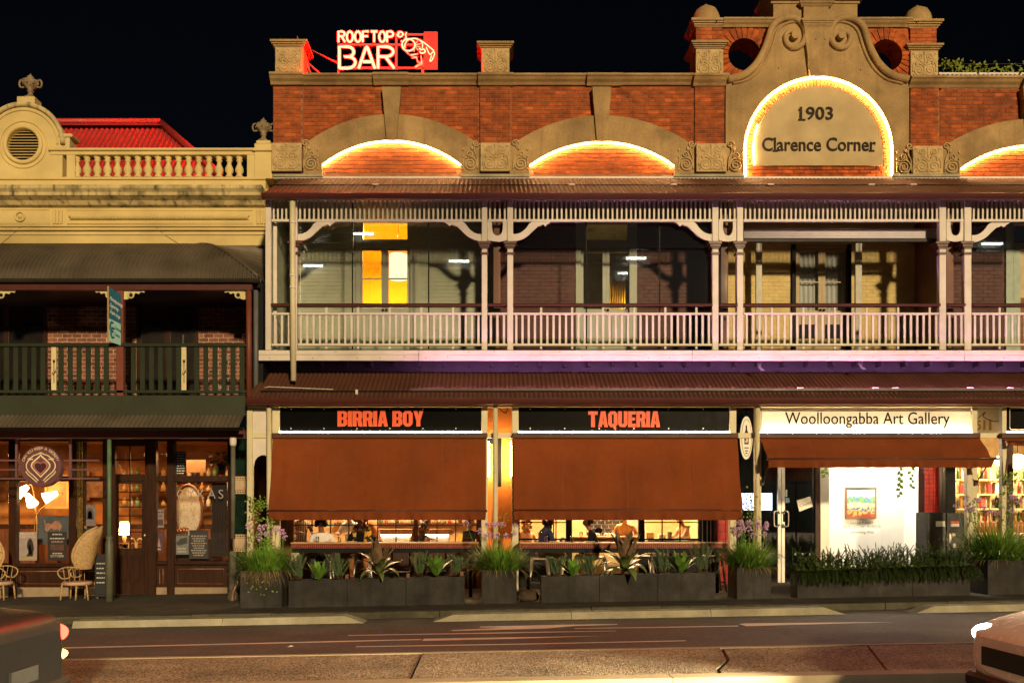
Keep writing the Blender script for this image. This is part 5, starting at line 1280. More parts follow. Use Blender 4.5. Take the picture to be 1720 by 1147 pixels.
# railing
b = MB(); b.px(UL,414,576,582,.14,.24,.01); b.build('handrail', m_dkgreen, lv)
b = MB(); b.px(UL,414,655,660,.16,.22,.005); b.build('bottom_rail', m_dkgreen, lv)
kk = (.19+18)/FPX
q = MB(); q.box(-4.1*kk,4.1*kk,-.012,.012,0,73*kk,.003); me_g = q.mesh('slat',(0,0,0)); me_g.materials.append(m_dkgreen)
me_c = me_g.copy(); me_c.materials.clear(); me_c.materials.append(M('cream_slat',(.66,.56,.3),.5,var=.06))
u = -95.0
while u < 410:
    if not (190 < u < 212):
        cream = min(abs(u-90.5),abs(u-309)) < 8
        uu = 90.5 if cream and u < 200 else 309 if cream else u
        o = place(me_c if cream else me_g,'slat',(X(uu,.19),.19,Z(655.5,.19)),lv)
        if cream:
            q = MB(); yq_ = .17; q.pprism([(uu-2,603),(uu-1,606),(uu,603),(uu+1,606),(uu+2,603),(uu+1.6,609),(uu-1.6,609)],yq_-.001,yq_+.004)
            q.pprism([(uu-.5,609),(uu+.5,609),(uu+.5,643),(uu-.5,643)],yq_-.001,yq_+.004); q.pprism([(uu,630),(uu-3,624),(uu-2.6,629)],yq_-.001,yq_+.004); q.pprism([(uu,627),(uu+3,620),(uu+2.6,626)],yq_-.001,yq_+.004)
            q.build('tulip_cutout', m_black, o)
    u += 15.2
b = MB(); b.px(UL,412,664,698,.12,.2); b.build('fascia', m_midgreen, lv)
b = MB(); b.box(X(UL,.2),X(412,.2),.2,YW,Z(664,.2)-.06,Z(664,.2)); b.build('balcony_floor', m_dkwood, lv)
b = MB(); b.box(X(UL,.2),X(430,.4),.3,YW,Z(480,.2),Z(480,.2)+.03); b.build('balcony_ceiling', m_dkwood, lv)
# brown brick wall behind the balcony with dark doors
y = YW
b = MB(); b.px(UL,440,420,690,y+.003,y+.3); bw_ = b.build('balcony_wall', m_palemortar, lb)
brick_panels([(80,182,480,668,y),(182,228,480,668,y),(334,420,480,668,y)], bw_, m_darkbrick, .215, .088, .014, 300, 'brickwork')
for u0,u1 in ((-60,79),(229,333)):
    b = MB(); b.px(u0,u1,482,670,y-.02,y+.02); d = b.build('french_door', M('near_black_door',(.012,.008,.006),.35), lb)
    um = (u0+u1)/2
    b = MB(); b.px(um-4,um+4,482,670,y-.05,y-.02,.004); b.px(u0,u0+6,482,670,y-.05,y-.02,.004); b.px(u1-6,u1,482,670,y-.05,y-.02,.004); b.build('door_stile', m_dkwood, d)
    for a,c in ((u0+8,um-5),(um+5,u1-8)): b = MB(); b.px(a,c,492,620,y-.035,y-.03); b.build('pane', m_glass, d)
# folded drying rack on the balcony
b = MB()
for a,c in (((375,628),(382,596)),((383,597),(380,622)),((352,627),(372,628)),((362,640),(378,660)),((378,640),(362,660)),((356,655),(384,662)),((372,620),(384,640))): b.tube([P(*a,1.0),P(*c,1.0)], .011, 5)
b.build('folded_rack', m_alu, None, 'folded metal drying rack leaning on the green balcony', 'rack')
# projecting sign on the balcony post
ps = thing('projecting_sign', P(193,575,-.1), 'teal and pale blue board sign fixed to the balcony post', 'sign')
def signpt(f, g): # f 0..1 from outer edge to post, g 0..1 from top to bottom
    y = lerp(-.1,.14,f); u = lerp(182.5,203,f); v = lerp(lerp(481,495,f), lerp(573,580,f), g); return P(u,v,y)
def quad(f0,f1,g0,g1,off=0.0):
    p = [Vector(signpt(f,g)) for f,g in ((f0,g0),(f1,g0),(f1,g1),(f0,g1))]; n = (p[1]-p[0]).cross(p[3]-p[0]).normalized()
    if n.x < 0: n = -n
    return [q_+n*off for q_ in p]
def slab(f0,f1,g0,g1,o0,o1):
    q = MB(); q.add(quad(f0,f1,g0,g1,o0)+quad(f0,f1,g0,g1,o1), [(0,1,2,3),(7,6,5,4),(0,4,5,1),(1,5,6,2),(2,6,7,3),(3,7,4,0)]); return q
slab(0,1,0,.58,-.03,.0).build('upper_board', M('teal_board',(.02,.12,.18),.5,var=.05), ps)
slab(0,1,.58,1,-.03,.0).build('lower_board', M('pale_blue_board',(.32,.55,.52),.5,var=.05), ps)
slab(-.02,.0,0,1,-.035,.004).build('edge_strip', M('orange_edge',(.6,.36,.12),.5), ps)
def sign_text(body, f, g, size, mat):
    p = quad(0,1,0,1,.006); ex = (p[1]-p[0]).normalized(); ez = Vector((0,0,1)); nn = ex.cross(ez).normalized()
    me = text_mesh(body, size, extrude=.001, align='LEFT', sx=.42); me.materials.clear(); me.materials.append(mat)
    o = place(me,'lettering',Vector(signpt(f,g))+ (nn if nn.x > 0 else -nn)*.01, ps); o.rotation_euler = Matrix((ex, ez-ex*ez.dot(ex), ex.cross(ez))).transposed().to_euler()
m_sw = M('pale_letter',(.8,.8,.75),.6); m_st = M('teal_letter',(.02,.15,.2),.6)
sign_text('Marketing strategy',.08,.2,.1,m_sw); sign_text('Copywriting',.08,.32,.1,m_sw); sign_text('Graphic design',.08,.44,.1,m_sw)
sign_text('Crossroad',.45,.7,.1,m_st); sign_text('Comms',.45,.82,.1,m_st)
for fo,go in ((.2,.72),(.27,.82)):
    c = Vector(signpt(fo,go)); ex = Vector((signpt(1,0)[0]-signpt(0,0)[0], .24, 0)).normalized()*.45; b = MB()
    b.tube([c+Vector((.012,0,0))+ex*.085*math.cos(a*.42)+Vector((0,0,.1*math.sin(a*.42))) for a in range(2,14)], .018, 6); b.build('logo_ring', m_st, ps)
# lower verandah roof
q = corrugated(X(UL,.2), X(410,.1), [(.12,Z(697,.12)),(-.18,Z(712,-.18)),(-.28,Z(719,-.28))], .092, .014); q.build('lower_roof', m_darkroof, lv)
b = MB(); gutter(b, X(UL,-.28), X(409,-.28), -.34, Z(718,-.28), .055, .1); b.build('gutter', m_black, lv)
b = MB(); b.px(UL,412,722,736,.1,.25); b.build('beam', m_maroon, lv)
# ================================================================== TIMBER SHOPFRONT (left)
YS = 1.8
tsf = thing('timber_shopfront', P(200,1000,YS), 'dark varnished timber shopfront with lamps glowing behind its windows', 'shopfront')
m_orint = M('amber_interior',(.36,.15,.035),.8,var=.45,scale=1.6,dirt=.4,dirtcol=(.1,.03,.01))
def fr(u0,u1,v0,v1,y0=YS,y1=YS+.12,ch=.006,m=None,name='frame_member'): b = MB(); b.px(u0,u1,v0,v1,y0,y1,ch); return b.build(name, m or m_dkwood, tsf)
room(X(-140,YS), X(390,YS), YS+.15, YS+3.2, ZG-.1, Z(728,YS), m_orint, 'shop_room', tsf)
alamp('shop_lamp', (X(90,3.2),3.3,3.0), 1.6, 80, (1,.5,.17), tsf, sy=1.2); alamp('shop_lamp', (X(320,3.2),3.2,3.0), 1.4, 70, (1,.52,.2), tsf, sy=1.2)
fr(UL,392,726,741)
yw_ = YS+3.05
b = MB(); b.px(-140,392,880,1000,yw_,yw_+.06); b.build('wainscot', m_dkwood, tsf)
for k_ in range(14): b = MB(); b.px(-120+k_*37,-90+k_*37,888,985,yw_-.03,yw_,.012); b.build('wainscot_panel', m_wood, tsf)
for v_ in (800,825,850):
    b = MB(); b.px(200,392,v_,v_+2,yw_-.3,yw_); b.build('back_shelf', m_dkwood, tsf); shelf_goods(204,388,v_,yw_-.15,tsf,17,9,17)
for u0_,u1_,v0_,v1_ in ((-20,14,800,840),(118,150,790,840),(150,178,800,835)): b = MB(); b.px(u0_,u1_,v0_,v1_,yw_-.04,yw_); b.build('wall_frame', M('sepia_print',(.18,.09,.04),.6,var=.5,scale=7), tsf)
for u0,u1 in ((14,28),(115,128),(139.5,141),(172,181),(247,262),(280,293),(382,389)): fr(u0,u1,741,1004,YS-.05,YS+.1,.01)
b = MB(); b.px(129,133.5,741,950,YS-.08,YS-.02,.008); b.px(134,138.5,741,950,YS-.06,YS,.008); b.build('brass_post', M('polished_brass',(.6,.4,.12),.25,metal=.9), tsf)
for u0,u1 in ((-60,14),(28,115),(141,172),(293,382),(262,280)): fr(u0,u1,799,808,YS-.03,YS+.1)
# glass
for u0,u1,v0,v1 in ((-60,14,742,799),(-60,14,808,946),(28,115,742,799),(28,115,808,946),(141,172,742,799),(141,172,808,946),(262,280,742,799),(262,280,808,942),(293,382,741,799),(293,382,808,942)):
    b = MB(); b.px(u0,u1,v0,v1,YS+.03,YS+.035); b.build('pane', m_glass, tsf)
# bulkheads with panels
for u0,u1,v0 in ((-60,14,946),(28,115,946),(128,172,946),(293,382,942),(262,280,942)):
    fr(u0-1,u1+1,v0,v0+6,YS-.09,YS+.1,.012,name='window_sill'); fr(u0,u1,v0+6,986,YS-.01,YS+.1,0,name='bulkhead')
    b = MB(); b.tube([P(u,v,YS-.012) for u,v in ((u0+6,v0+13),(u1-6,v0+13),(u1-6,980),(u0+6,980))], .018, 6, True); b.build('panel_moulding', m_wood, tsf)
    fr(u0,u1,986,1006,YS-.03,YS+.1,.0,M('rendered_base',(.3,.22,.14),.8),'base_course')
# door
dr = thing('shop_door', P(217,1000,YS), 'dark timber glazed shop door with small panes', 'door')
b = MB(); b.px(187,193,741,1000,YS,YS+.1,.006); b.px(243,248,741,1000,YS,YS+.1,.006); b.px(193,243,796,808,YS,YS+.1,.006); b.px(193,243,741,749,YS,YS+.1); b.build('door_frame', m_dkwood, dr)
b = MB()
for u0,u1,v0,v1 in ((193,243,808,812),(193,198,812,998),(238,243,812,998),(198,238,920,934),(198,238,978,998),(216,219,934,978)): b.px(u0,u1,v0,v1,YS+.02,YS+.08)
b.px(198,216,934,978,YS+.05,YS+.07); b.px(219,238,934,978,YS+.05,YS+.07); b.px(201,213,938,974,YS+.035,YS+.05,.01); b.px(222,235,938,974,YS+.035,YS+.05,.01); b.build('door_leaf', m_dkwood, dr)
for i in range(2):
    for v0,v1 in ((749,772),(772,796)): q = MB(); q.px(193.5+i*25,217.5+i*25,v0+1,v1-1,YS+.04,YS+.044); q.build('pane', m_glass, dr)
    for j in range(4): q = MB(); q.px(198.5+i*20,217+i*20,812.5+j*27,838+j*27,YS+.04,YS+.044); q.build('pane', m_glass, dr)
b = MB(); b.px(217,219,749,796,YS+.03,YS+.06); b.px(193,243,771,773,YS+.03,YS+.06); b.px(217,219,812,920,YS+.03,YS+.06)
for j in range(1,4): b.px(198,238,811+j*27,813+j*27,YS+.03,YS+.06)
b.build('muntins', m_dkwood, dr)
b = MB(); b.ball(P(243,899,YS-.04),.03,.03,.05,8,6); b.build('handle', m_steel, dr)
# front posts of the verandah
vp = thing('iron_verandah_post', P(183,1005,.2), 'slim green round verandah post beside the shop door', 'post')
b = MB(); b.tube([P(183.5,736,.2),P(183.5,905,.2)], .042, 12); b.build('shaft', M('green_post_paint',(.1,.16,.09),.45), vp)
x = X(183.5,.2); b = MB(); b.lathe([(.075,G(x)-.02),(.075,Z(912,.2)),(.055,Z(906,.2)),(.07,Z(903,.2)),(.05,Z(899,.2))], x, .2, 14); b.build('base', M('grey_green_iron',(.09,.09,.06),.5), vp)
vp2 = thing('iron_downpipe_post', P(391,1010,.1), 'grey fluted iron post with downpipe at the right end of the timber shop', 'post')
x = X(391,.1); m_fl = M('fluted_iron',(.12,.11,.085),.5,var=.2)
b = MB(); b.tube([P(391.5,736,.1),P(391,905,.1)], .045, 12); b.build('shaft', m_fl, vp2)
b = MB(); b.lathe([(.1,G(x)-.03),(.1,G(x)+.12),(.075,G(x)+.16),(.085,G(x)+.2),(.06,G(x)+.85),(.075,G(x)+.88),(.075,G(x)+.92),(.05,G(x)+.96)], x, .1, 10, False); b.build('base', m_fl, vp2)
b = MB(); b.tube(smooth_path([P(397,978,-.02),P(396,983,-.1),P(393,990,-.12),P(390.5,1000,-.12),P(390,1012,-.12)],4), .042, 10); b.build('pipe_shoe', M('copper_pipe',(.22,.14,.1),.4,metal=.4), vp2)
b = MB(); b.lathe([(.05,Z(749,.1)),(.065,Z(746,.1)),(.07,Z(738,.1)),(.06,Z(735,.1))], X(391.5,.1), .1, 10); b.build('pipe_collar', m_white, vp2)
# green tiled pier between the shops
tp = thing('green_tiled_pier', P(402,1010,1.4), 'dark green glazed tile pier with patterned tile bands', 'pier')
b = MB(); b.px(389,415,736,1010,1.412,1.7); b.build('core', m_black, tp)
m_gt = M('dark_green_tile',(.008,.022,.014),.12,var=.3,scale=6); m_bt = M('pale_band_tile',(.5,.38,.25),.3)
tq = MB(); tq.box(-6.2*.01268,6.2*.01268,0,.02,-7*.01268,7*.01268,.004); me_gt = tq.mesh('tile',(0,0,0)); me_gt.materials.append(m_gt)
v = 745
while v < 1000:
    if not (796 < v < 830 or 893 < v < 930):
        for u in (396,408.8): place(me_gt,'tile',P(u,v,1.4),tp)
    v += 14.4
for v0 in (803,826,900,923):
    b = MB(); b.px(389,415,v0-3,v0+3,1.398,1.41); o = b.build('pattern_band', m_bt, tp)
    for i in range(6): q = MB(); q.disc(X(391+i*4.2,1.39),Z(v0,1.39),.017,1.394,1.398,4); q.build('diamond', m_black, o)
for v0,v1 in ((806.5,822.5),(903.5,919.5)): b = MB(); b.px(389,415,v0,v1,1.4,1.412); b.build('pale_tile', m_bt, tp)
# round sign on purple bars
rs = thing('round_sign', P(68,817,.3), 'round purple sign with cream heart emblem hung on bars before the shop window', 'sign')
y = .3; ks = (y+18)/FPX; cx, cz = X(68.5,y), Z(783,y)
m_pp = M('plum_paint',(.13,.05,.06),.5,var=.06); m_pd = M('dark_plum',(.06,.012,.02),.5); m_pc = M('cream_line',(.72,.58,.36),.6); m_pk = M('dusty_pink',(.4,.15,.13),.6)
b = MB(); b.disc(cx,cz,34.5*ks,y,y+.14,56); b.build('disc', m_pp, rs)
b = MB(); b.tube([(cx+33.4*ks*math.cos(2*math.pi*i/56),y-.002,cz+33.4*ks*math.sin(2*math.pi*i/56)) for i in range(56)],.012,6,True); b.build('rim', m_pp, rs)
b = MB(); b.tube([(cx+27*ks*math.cos(2*math.pi*i/56),y-.001,cz+27*ks*math.sin(2*math.pi*i/56)) for i in range(56)],.004,5,True); b.build('inner_ring', m_pd, rs)
def flat(pts, mat, name, off): 
    q = MB(); q.prism([(cx+a*ks,cz+c*ks) for a,c in pts], y-off, y-off+.003); q.build(name, mat, rs)
def line(pts, mat, r_, sym=True, name='emblem_line'):
    for s_ in ((1,-1) if sym else (1,)):
        q = MB(); q.tube([(cx+s_*a*ks,y-.004,cz+c*ks) for a,c in smooth_path(pts,5)], r_, 5, flat=.5); q.build(name, mat, rs)
tear = [(0,21),(3,17),(9,12),(15,6),(16.5,1),(14.5,-4),(8,-11),(0,-19)]
sh = smooth_path(tear,4); flat(sh+[(-a,c) for a,c in reversed(sh)], m_pc, 'emblem_spade', .006)
flat([(a*.84,c*.84) for a,c in sh]+[(-a*.84,c*.84) for a,c in reversed(sh)], m_pp, 'emblem_spade', .0095)
hp = [(0,5),(4,8),(9,7.5),(12,3),(11,-3),(6,-8.5),(0,-14)]; sh = smooth_path(hp,4)
flat(sh+[(-a,c) for a,c in reversed(sh)], m_pk, 'emblem_heart', .013); flat([(a*.8,c*.78-.6) for a,c in sh]+[(-a*.8,c*.78-.6) for a,c in reversed(sh)], m_pd, 'emblem_heart', .0165)
line([(0,23),(6,20),(12,18),(17,14),(22,12)], m_pc, .012); line([(13,12),(19,11),(23.5,5),(24,-2),(20,-9),(12,-16),(4,-24)], m_pc, .014); line([(25,-8),(22,-13),(14,-20),(6,-27)], m_pc, .013)
ring = 'CAN YOU KEEP A SECRET?'
for i,ch in enumerate(ring):
    if ch == ' ': continue
    a = R(160-140*i/(len(ring)-1)); me = text_mesh(ch,.078,extrude=.001); me.materials.clear(); me.materials.append(m_pc)
    place(me,'letter',(cx+30*ks*math.cos(a),y-.006,cz+30*ks*math.sin(a)),rs,(R(90),-(a-R(90))*-1 if False else R(90)-a,0))
m_bar = M('plum_bar',(.15,.06,.07),.5)
for v in (773,788.5,803.5): b = MB(); b.px(-60,166,v-1.4,v+1.4,y+.15,y+.18); b.build('cross_bar', m_bar, rs)
for u in (27,117.5): b = MB(); b.px(u-1.6,u+1.6,736,803,y+.14,y+.19); b.build('hanger_bar', m_bar, rs)
# window lettering
fit_text('window_lettering','CYKAS',297,375,829.5,YS+.02,M('silver_letter',(.35,.32,.3),.4),tsf,extrude=.002,offset=-.004,spacing=1.35,vh=15)
# lamps inside the shop
m_shade = EM('lamp_shade_glow',(1,.58,.22),12.0)
def wall_lamp(u,v,tilt,label,r=.13):
    y = YS+.9; t = thing('reading_lamp', P(u,v+15,y), label, 'lamp', 'glowing lamps behind the left shop window'); c = Vector(P(u,v,y)); d = Vector((math.sin(tilt),-.2,-math.cos(tilt))).normalized()
    b = MB(); b.tube([c-d*.14,c-d*.06,c+d*.16],[.05,.07,r],12); b.build('shade', m_shade, t)
    b = MB(); b.tube(smooth_path([tuple(c-d*.14),tuple(c-d*.2+Vector((0,.1,-.05))),P(61,865,y+.1),P(61,930,y+.1)],5), .012, 6); b.build('arm', M('brass_arm',(.4,.25,.1),.4,metal=.6), t)
wall_lamp(38,823,R(-50),'upper left reading lamp glowing behind the round sign'); wall_lamp(50,838,R(35),'middle reading lamp glowing below the round sign'); wall_lamp(86,832,R(-65),'right reading lamp glowing in front of the framed picture')
t = thing('table_lamp', P(208,915,YS+1.2), 'table lamp with glowing shade seen through the shop door', 'lamp'); y = YS+1.2
b = MB(); b.lathe([(.13,Z(898,y)),(.09,Z(876,y))], X(209,y), y, 16); b.build('shade', EM('table_shade_glow',(1,.64,.27),14.0), t)
b = MB(); b.lathe([(.07,Z(912,y)),(.03,Z(908,y)),(.05,Z(903,y)),(.02,Z(898,y))], X(209,y), y, 12); b.build('base', M('lamp_ceramic',(.6,.4,.15),.3), t)
t = thing('side_table', P(212,990,YS+1.2), 'small round table carrying the lamp inside the shop', 'table')
b = MB(); zt2 = Z(912,y); b.lathe([(.36,zt2-.03),(.36,zt2)], X(210,y), y, 20); b.build('table_top', m_wood, t); b = MB(); b.lathe([(.2,ZG-.1),(.04,ZG),(.04,zt2-.03)], X(210,y), y, 10); b.build('pedestal', m_wood, t)
for u,lab in ((222,'pale bentwood chair left of the pair beyond the shop door'),(235,'pale bentwood chair right of the pair beyond the shop door')):
    yy = YS+.9; c = thing('bentwood_chair', P(u,990,yy), lab, 'chair', 'bentwood chairs inside the shop')
    m_bent = M('bentwood_pale',(.65,.42,.16),.4)
    b = MB(); b.tube(smooth_path([P(u-6,940,yy),P(u-5,912,yy),P(u,904,yy),P(u+5,912,yy),P(u+6,940,yy)],5), .02, 8); b.build('backrest', m_bent, c)
    b = MB(); b.tube([P(u-6,938,yy-.2),P(u+6,938,yy-.2)], .19, 10, flat=.15); b.build('seat', m_bent, c)
    for du,dy in ((-6,-.3),(6,-.3),(-6,0),(6,0)):
        x = X(u+du,yy); b = MB(); b.tube([(x,yy+dy,ZG-.08),(x,yy+dy,Z(938,yy))], .016, 6); b.build('leg', m_bent, c)
# pictures, posters, mirror
def scribble(u0,u1,v,y,mat,parent,h=1.1):
    """a line of print too small to read: word-length bars"""
    q = MB(); u = u0
    while u < u1-1:
        w = random.uniform(1.6,5); q.px(u,min(u+w,u1),v-h,v+h,y,y+.002); u += w+1
    q.build('small_print', mat, parent)
def poster(u0,u1,v0,v1,y,col,label,lines=(),art=None):
    t = thing('poster', P((u0+u1)/2,v1,y), label, 'poster', 'posters in the left shop windows')
    b = MB(); b.px(u0,u1,v0,v1,y,y+.006); b.build('sheet', M('poster%d_%d'%(u0,v0),col,.6,var=.12,scale=9), t)
    for txt,v,c,w in lines:
        if txt == '~':
            scribble(u0+(u1-u0)*(1-w)/2, u1-(u1-u0)*(1-w)/2, v, y-.003, M('ink%d'%int(c*100),(c,c*.9,c*.78),.6), t); continue
        um = (u0+u1)/2; hw = (u1-u0)*w/2; fit_text('lettering',txt,um-hw,um+hw,v,y-.003,M('ink%d'%int(c*100),(c,c*.9,c*.78),.6),t,extrude=.0005,offset=.004)
    for pts,c in (art or ()): q = MB(); q.pprism(pts,y-.003,y-.001); q.build('print', M('print_%d%d%d'%tuple(int(a*99) for a in c),c,.6), t)
yp_ = YS+.06
poster(29,62,893,941,yp_,(.42,.34,.32),'pale private functions poster low in the left window',(('PRIVATE',896.5,.8,.7),('FUNCTIONS',901.5,.8,.85)),(([(46,910),(49,904),(52,904),(55,910),(57,920),(55,933),(57,934),(44,934),(48,926),(45,918)],(.03,.025,.02)),([(48,914),(51,914),(54,930),(49,932)],(.6,.5,.4)),([(33,935),(57,935),(57,938),(33,938)],(.5,.35,.08))))
poster(80,112,893,941,yp_,(.03,.022,.02),'black event poster at the right of the left window',(('~',897,.6,.5),('~',904,.6,.75),('CHURCH',909.5,.6,.6),('~',929,.6,.5),('OCTOBER',933.5,.7,.7)),(([(85,914),(107,914),(107,924),(85,924)],(.12,.06,.05)),))
poster(139.5,161,848,883,yp_,(.24,.2,.2),'grey ornamental poster high in the narrow window',(),(([(144,872),(146,856),(151,852),(156,856),(158,872)],(.12,.1,.1)),([(147,871),(148,860),(151,857),(154,860),(155,871)],(.32,.27,.26))))
poster(134,160,887,925,yp_,(.04,.07,.14),'dark blue poster in the narrow window behind the peacock chair',(('~',892,.5,.6),))
poster(263.5,275.5,855,886,yp_,(.3,.24,.24),'tall pale flyer in the slim side window',(('~',860,.08,.8),('~',866,.08,.6)),(([(265,872),(274,872),(274,882),(265,882)],(.1,.06,.07)),))
poster(261.5,273.5,893,927,yp_,(.1,.05,.08),'purple film style flyer low in the slim side window',(('~',922,.6,.7),),(([(264,918),(267,902),(270,918)],(.4,.25,.2)),))
poster(293.5,317,897,931,yp_,(.2,.21,.2),'grey poster low in the right shop window',(('~',898.5,.06,.85),('~',921,.5,.6),('~',926,.5,.6)),(([(295,912),(304,904),(314,902),(315,912),(300,916)],(.06,.06,.06)),))
poster(318,350,890,938,yp_-.01,(.045,.04,.04),'dark menu board leaning in the right shop window',tuple(('~',900+i*4,.35,.8-(i%3)*.12) for i in range(9)))
yi = YS+1.6
t = thing('framed_picture', P(92,850,yi), 'gold framed picture on the amber wall behind the left lamps', 'picture')
b = MB(); b.px(78,112,802,850,yi,yi+.03); b.build('print', M('amber_print',(.5,.3,.12),.6,var=.3,scale=4), t)
b = MB(); 
for a in ((75,78.5,798,854),(111.5,115,798,854),(78.5,111.5,798,802),(78.5,111.5,850,854)): b.px(*a,yi-.03,yi)
b.build('frame', M('gold_frame',(.6,.4,.12),.4,metal=.4), t)
t = thing('bull_painting', P(90,915,YS+.7), 'dark canvas with a ghostly bull standing in the left window', 'painting')
b = MB(); b.px(64,116,866,914,YS+.7,YS+.73); b.build('canvas', M('slate_canvas',(.08,.1,.12),.7,var=.2), t)
b = MB(); b.pprism([(73,874),(75,872),(77,880),(80,878),(86,880),(92,874),(100,876),(104,884),(100,892),(97,888),(90,890),(86,886),(82,890),(78,893),(75,889),(76,883)], YS+.696, YS+.699); b.build('figure', M('rust_figure',(.4,.2,.13),.7,var=.3,scale=10), t)
t = thing('oval_mirror', P(315,905,yi), 'oval wooden framed mirror behind the CYKAS lettering', 'mirror')
mx, mz, km = X(316,yi), Z(858,yi), (yi+18)/FPX
m_mirror = M('mirror_silver',(.9,.88,.82),.03,metal=1,var=.01)
b = MB(); b.prism([(mx+22*km*math.cos(2*math.pi*i/40),mz+42*km*math.sin(2*math.pi*i/40)) for i in range(40)], yi, yi+.02); mo = b.build('glass', M('pale_mirror',(.8,.74,.6),.3,metal=.6,var=.05), t)
b = MB(); b.tube([(mx+23.5*km*math.cos(2*math.pi*i/40),yi,mz+43.5*km*math.sin(2*math.pi*i/40)) for i in range(40)], .035, 8, True); b.build('frame', m_wood, t)
b = MB(); b.px(293,360,905,945,YS+.4,YS+1.0); b.build('window_bench', m_dkwood, tsf)
t = thing('curtain_panel', P(365,900,YS+.3), 'dark curtain at the right side of the CYKAS window', 'curtain')
q = MB(); vs = []
for i in range(31):
    x = X(lerp(356,382,i/30),YS+.25); yy = YS+.25+.03*math.sin(i*1.2); vs += [(x,yy,Z(810,YS)),(x,yy,Z(935,YS))]
q.add(vs,[(2*i,2*i+2,2*i+3,2*i+1) for i in range(30)],True); q.build('cloth', M('dark_brown_cloth',(.03,.02,.018),.85), t)
for i,(u,h) in enumerate(((298,11),(304,12),(309,13),(314,12))):
    t = thing('copper_cup', P(u,896,YS+.5), 'copper cup number %s in the row behind the grey poster'%('one','two','three','four')[i], 'cup', 'copper cups in the shop window'); b = MB(); zz_ = Z(897,YS+.5)
    t['label'] = ('leftmost copper cup behind the grey poster','second copper cup from the left behind the grey poster','third copper cup from the left behind the grey poster','copper cup nearest the dark menu board')[i]
    b.lathe([(.03,zz_),(.035,zz_+h*.0125),(.03,zz_+h*.0125)], X(u,YS+.5), YS+.5, 12); b.build('body', M('copper',(.6,.28,.14),.25,metal=.8), t)
t = thing('wall_notice', P(330,795,YS+1.5), 'pale board hanging high behind the CYKAS window transom', 'sign'); b = MB(); b.px(313,345,772,793,YS+1.5,YS+1.52); b.build('sheet', M('cream_board',(.2,.11,.05),.6), t)
t = thing('writing_board', P(304,800,YS+.06), 'dark strip of small writing in the transom window', 'sign'); b = MB(); b.px(295,312,758,798,YS+.055,YS+.06); b.build('sheet', m_black, t)
for i in range(9): scribble(297,310,761+i*4.2,YS+.052,m_sw,t,.8)
# potted plant in the transom
t = thing('potted_fern', P(369,800,YS+.5), 'leafy potted plant standing in the transom window above CYKAS', 'plant'); y = YS+.5
b = MB(); zz_ = Z(797,y); b.lathe([(.08,zz_),(.1,zz_+.25)], X(372,y), y, 14); b.build('pot', m_black, t)
q = MB()
for i in range(60):
    a = random.uniform(0,6.28); e = random.uniform(-.3,1.1); d = Vector((math.cos(a)*math.cos(e),math.sin(a)*math.cos(e),math.sin(e))); p_ = Vector(P(370,773,y))+d*random.uniform(.05,.22)
    leaf_shape(q,p_,d+Vector((0,0,-.5)),(0,-.4,1),.15,.1)
q.build('leaves', M('fern_leaf',(.12,.16,.03),.5,var=.3,scale=20), t, kind='stuff')
# peacock chairs
def wicker(u, vb, label, flip=1):
    y = .75; t = thing('peacock_chair', P(u,vb,y), label, 'chair', 'wicker peacock chairs on the footpath'); m_w = M('wicker_cane',(.42,.27,.12),.6,var=.3,scale=30,bump=.5,bscale=90)
    k = (y+18)/FPX; f = lambda du,v,dy=0.0: (X(u,y)+flip*du*k, y+dy, Z(v,y)-(vb-1003)*0)
    # tall curved back seen from the side
    fr_ = smooth_path([(-2,955),(-6,935),(0,915),(12,895),(28,884)],6); bk = smooth_path([(14,955),(20,935),(26,912),(32,892),(31,886)],6)
    n = len(fr_); q = MB(); vs = []
    for i in range(n):
        wid = .12+.24*math.sin(math.pi*min(1,i/n*1.0+.12))
        for j in range(9):
            s_ = (j/8-.5)*2; yy = s_*wid; c = abs(s_)**2
            du = lerp(bk[i][0],fr_[i][0],c); v = lerp(bk[i][1],fr_[i][1],c); vs.append(f(du,v,yy))
    q.add(vs,[(i*9+j,(i+1)*9+j,(i+1)*9+j+1,i*9+j+1) for i in range(n-1) for j in range(8)],True); q.build('back_shell', m_w, t)
    for s_ in (-1,1):
        q = MB(); q.tube([f(fr_[i][0],fr_[i][1],s_*(.12+.24*math.sin(math.pi*min(1,i/n+.12)))) for i in range(n)], .026, 7); q.build('back_rim', m_w, t)
        q = MB(); q.tube(smooth_path([f(0,952,s_*.26),f(-16,951,s_*.28),f(-30,955,s_*.27),f(-33,962,s_*.25),f(-26,970,s_*.25),f(-14,968,s_*.25),f(-12,960,s_*.25)],5), .014, 6); q.build('arm', m_w, t)
        for du in (-24,-16,-8): q = MB(); q.tube([f(du,952,s_*.27),f(du+2,978,s_*.22)], .007, 5); q.build('spindle', m_w, t)
        for du,d2 in ((-28,-30),(12,16),(-4,-5)): q = MB(); q.tube([f(du,978,s_*.2),f(d2,1006,s_*.22)], .018, 6); q.build('leg', m_w, t)
    q = MB(); q.lathe([(.27,Z(982,y)),(.3,Z(979,y)),(.28,Z(976,y))], X(u,y)+flip*-10*k, y, 18); q.build('seat', M('pale_cushion',(.5,.32,.22),.8), t)
    for j in range(7):
        v = 978-j*12; i = min(n-1,int((955-v)/75*n) if v < 955 else 0)
        q = MB(); q.tube([f(lerp(bk[i][0],fr_[i][0],(abs(s_/4)**2)),lerp(bk[i][1],fr_[i][1],(abs(s_/4)**2)),s_/4*(.11+.24*math.sin(math.pi*min(1,i/n+.12)))) for s_ in range(-4,5)], .01, 5); q.build('woven_band', m_w, t)
wicker(140,1003,'tall wicker peacock chair in front of the timber shop window'); wicker(-14,1003,'wicker peacock chair cut off by the left edge',-1)
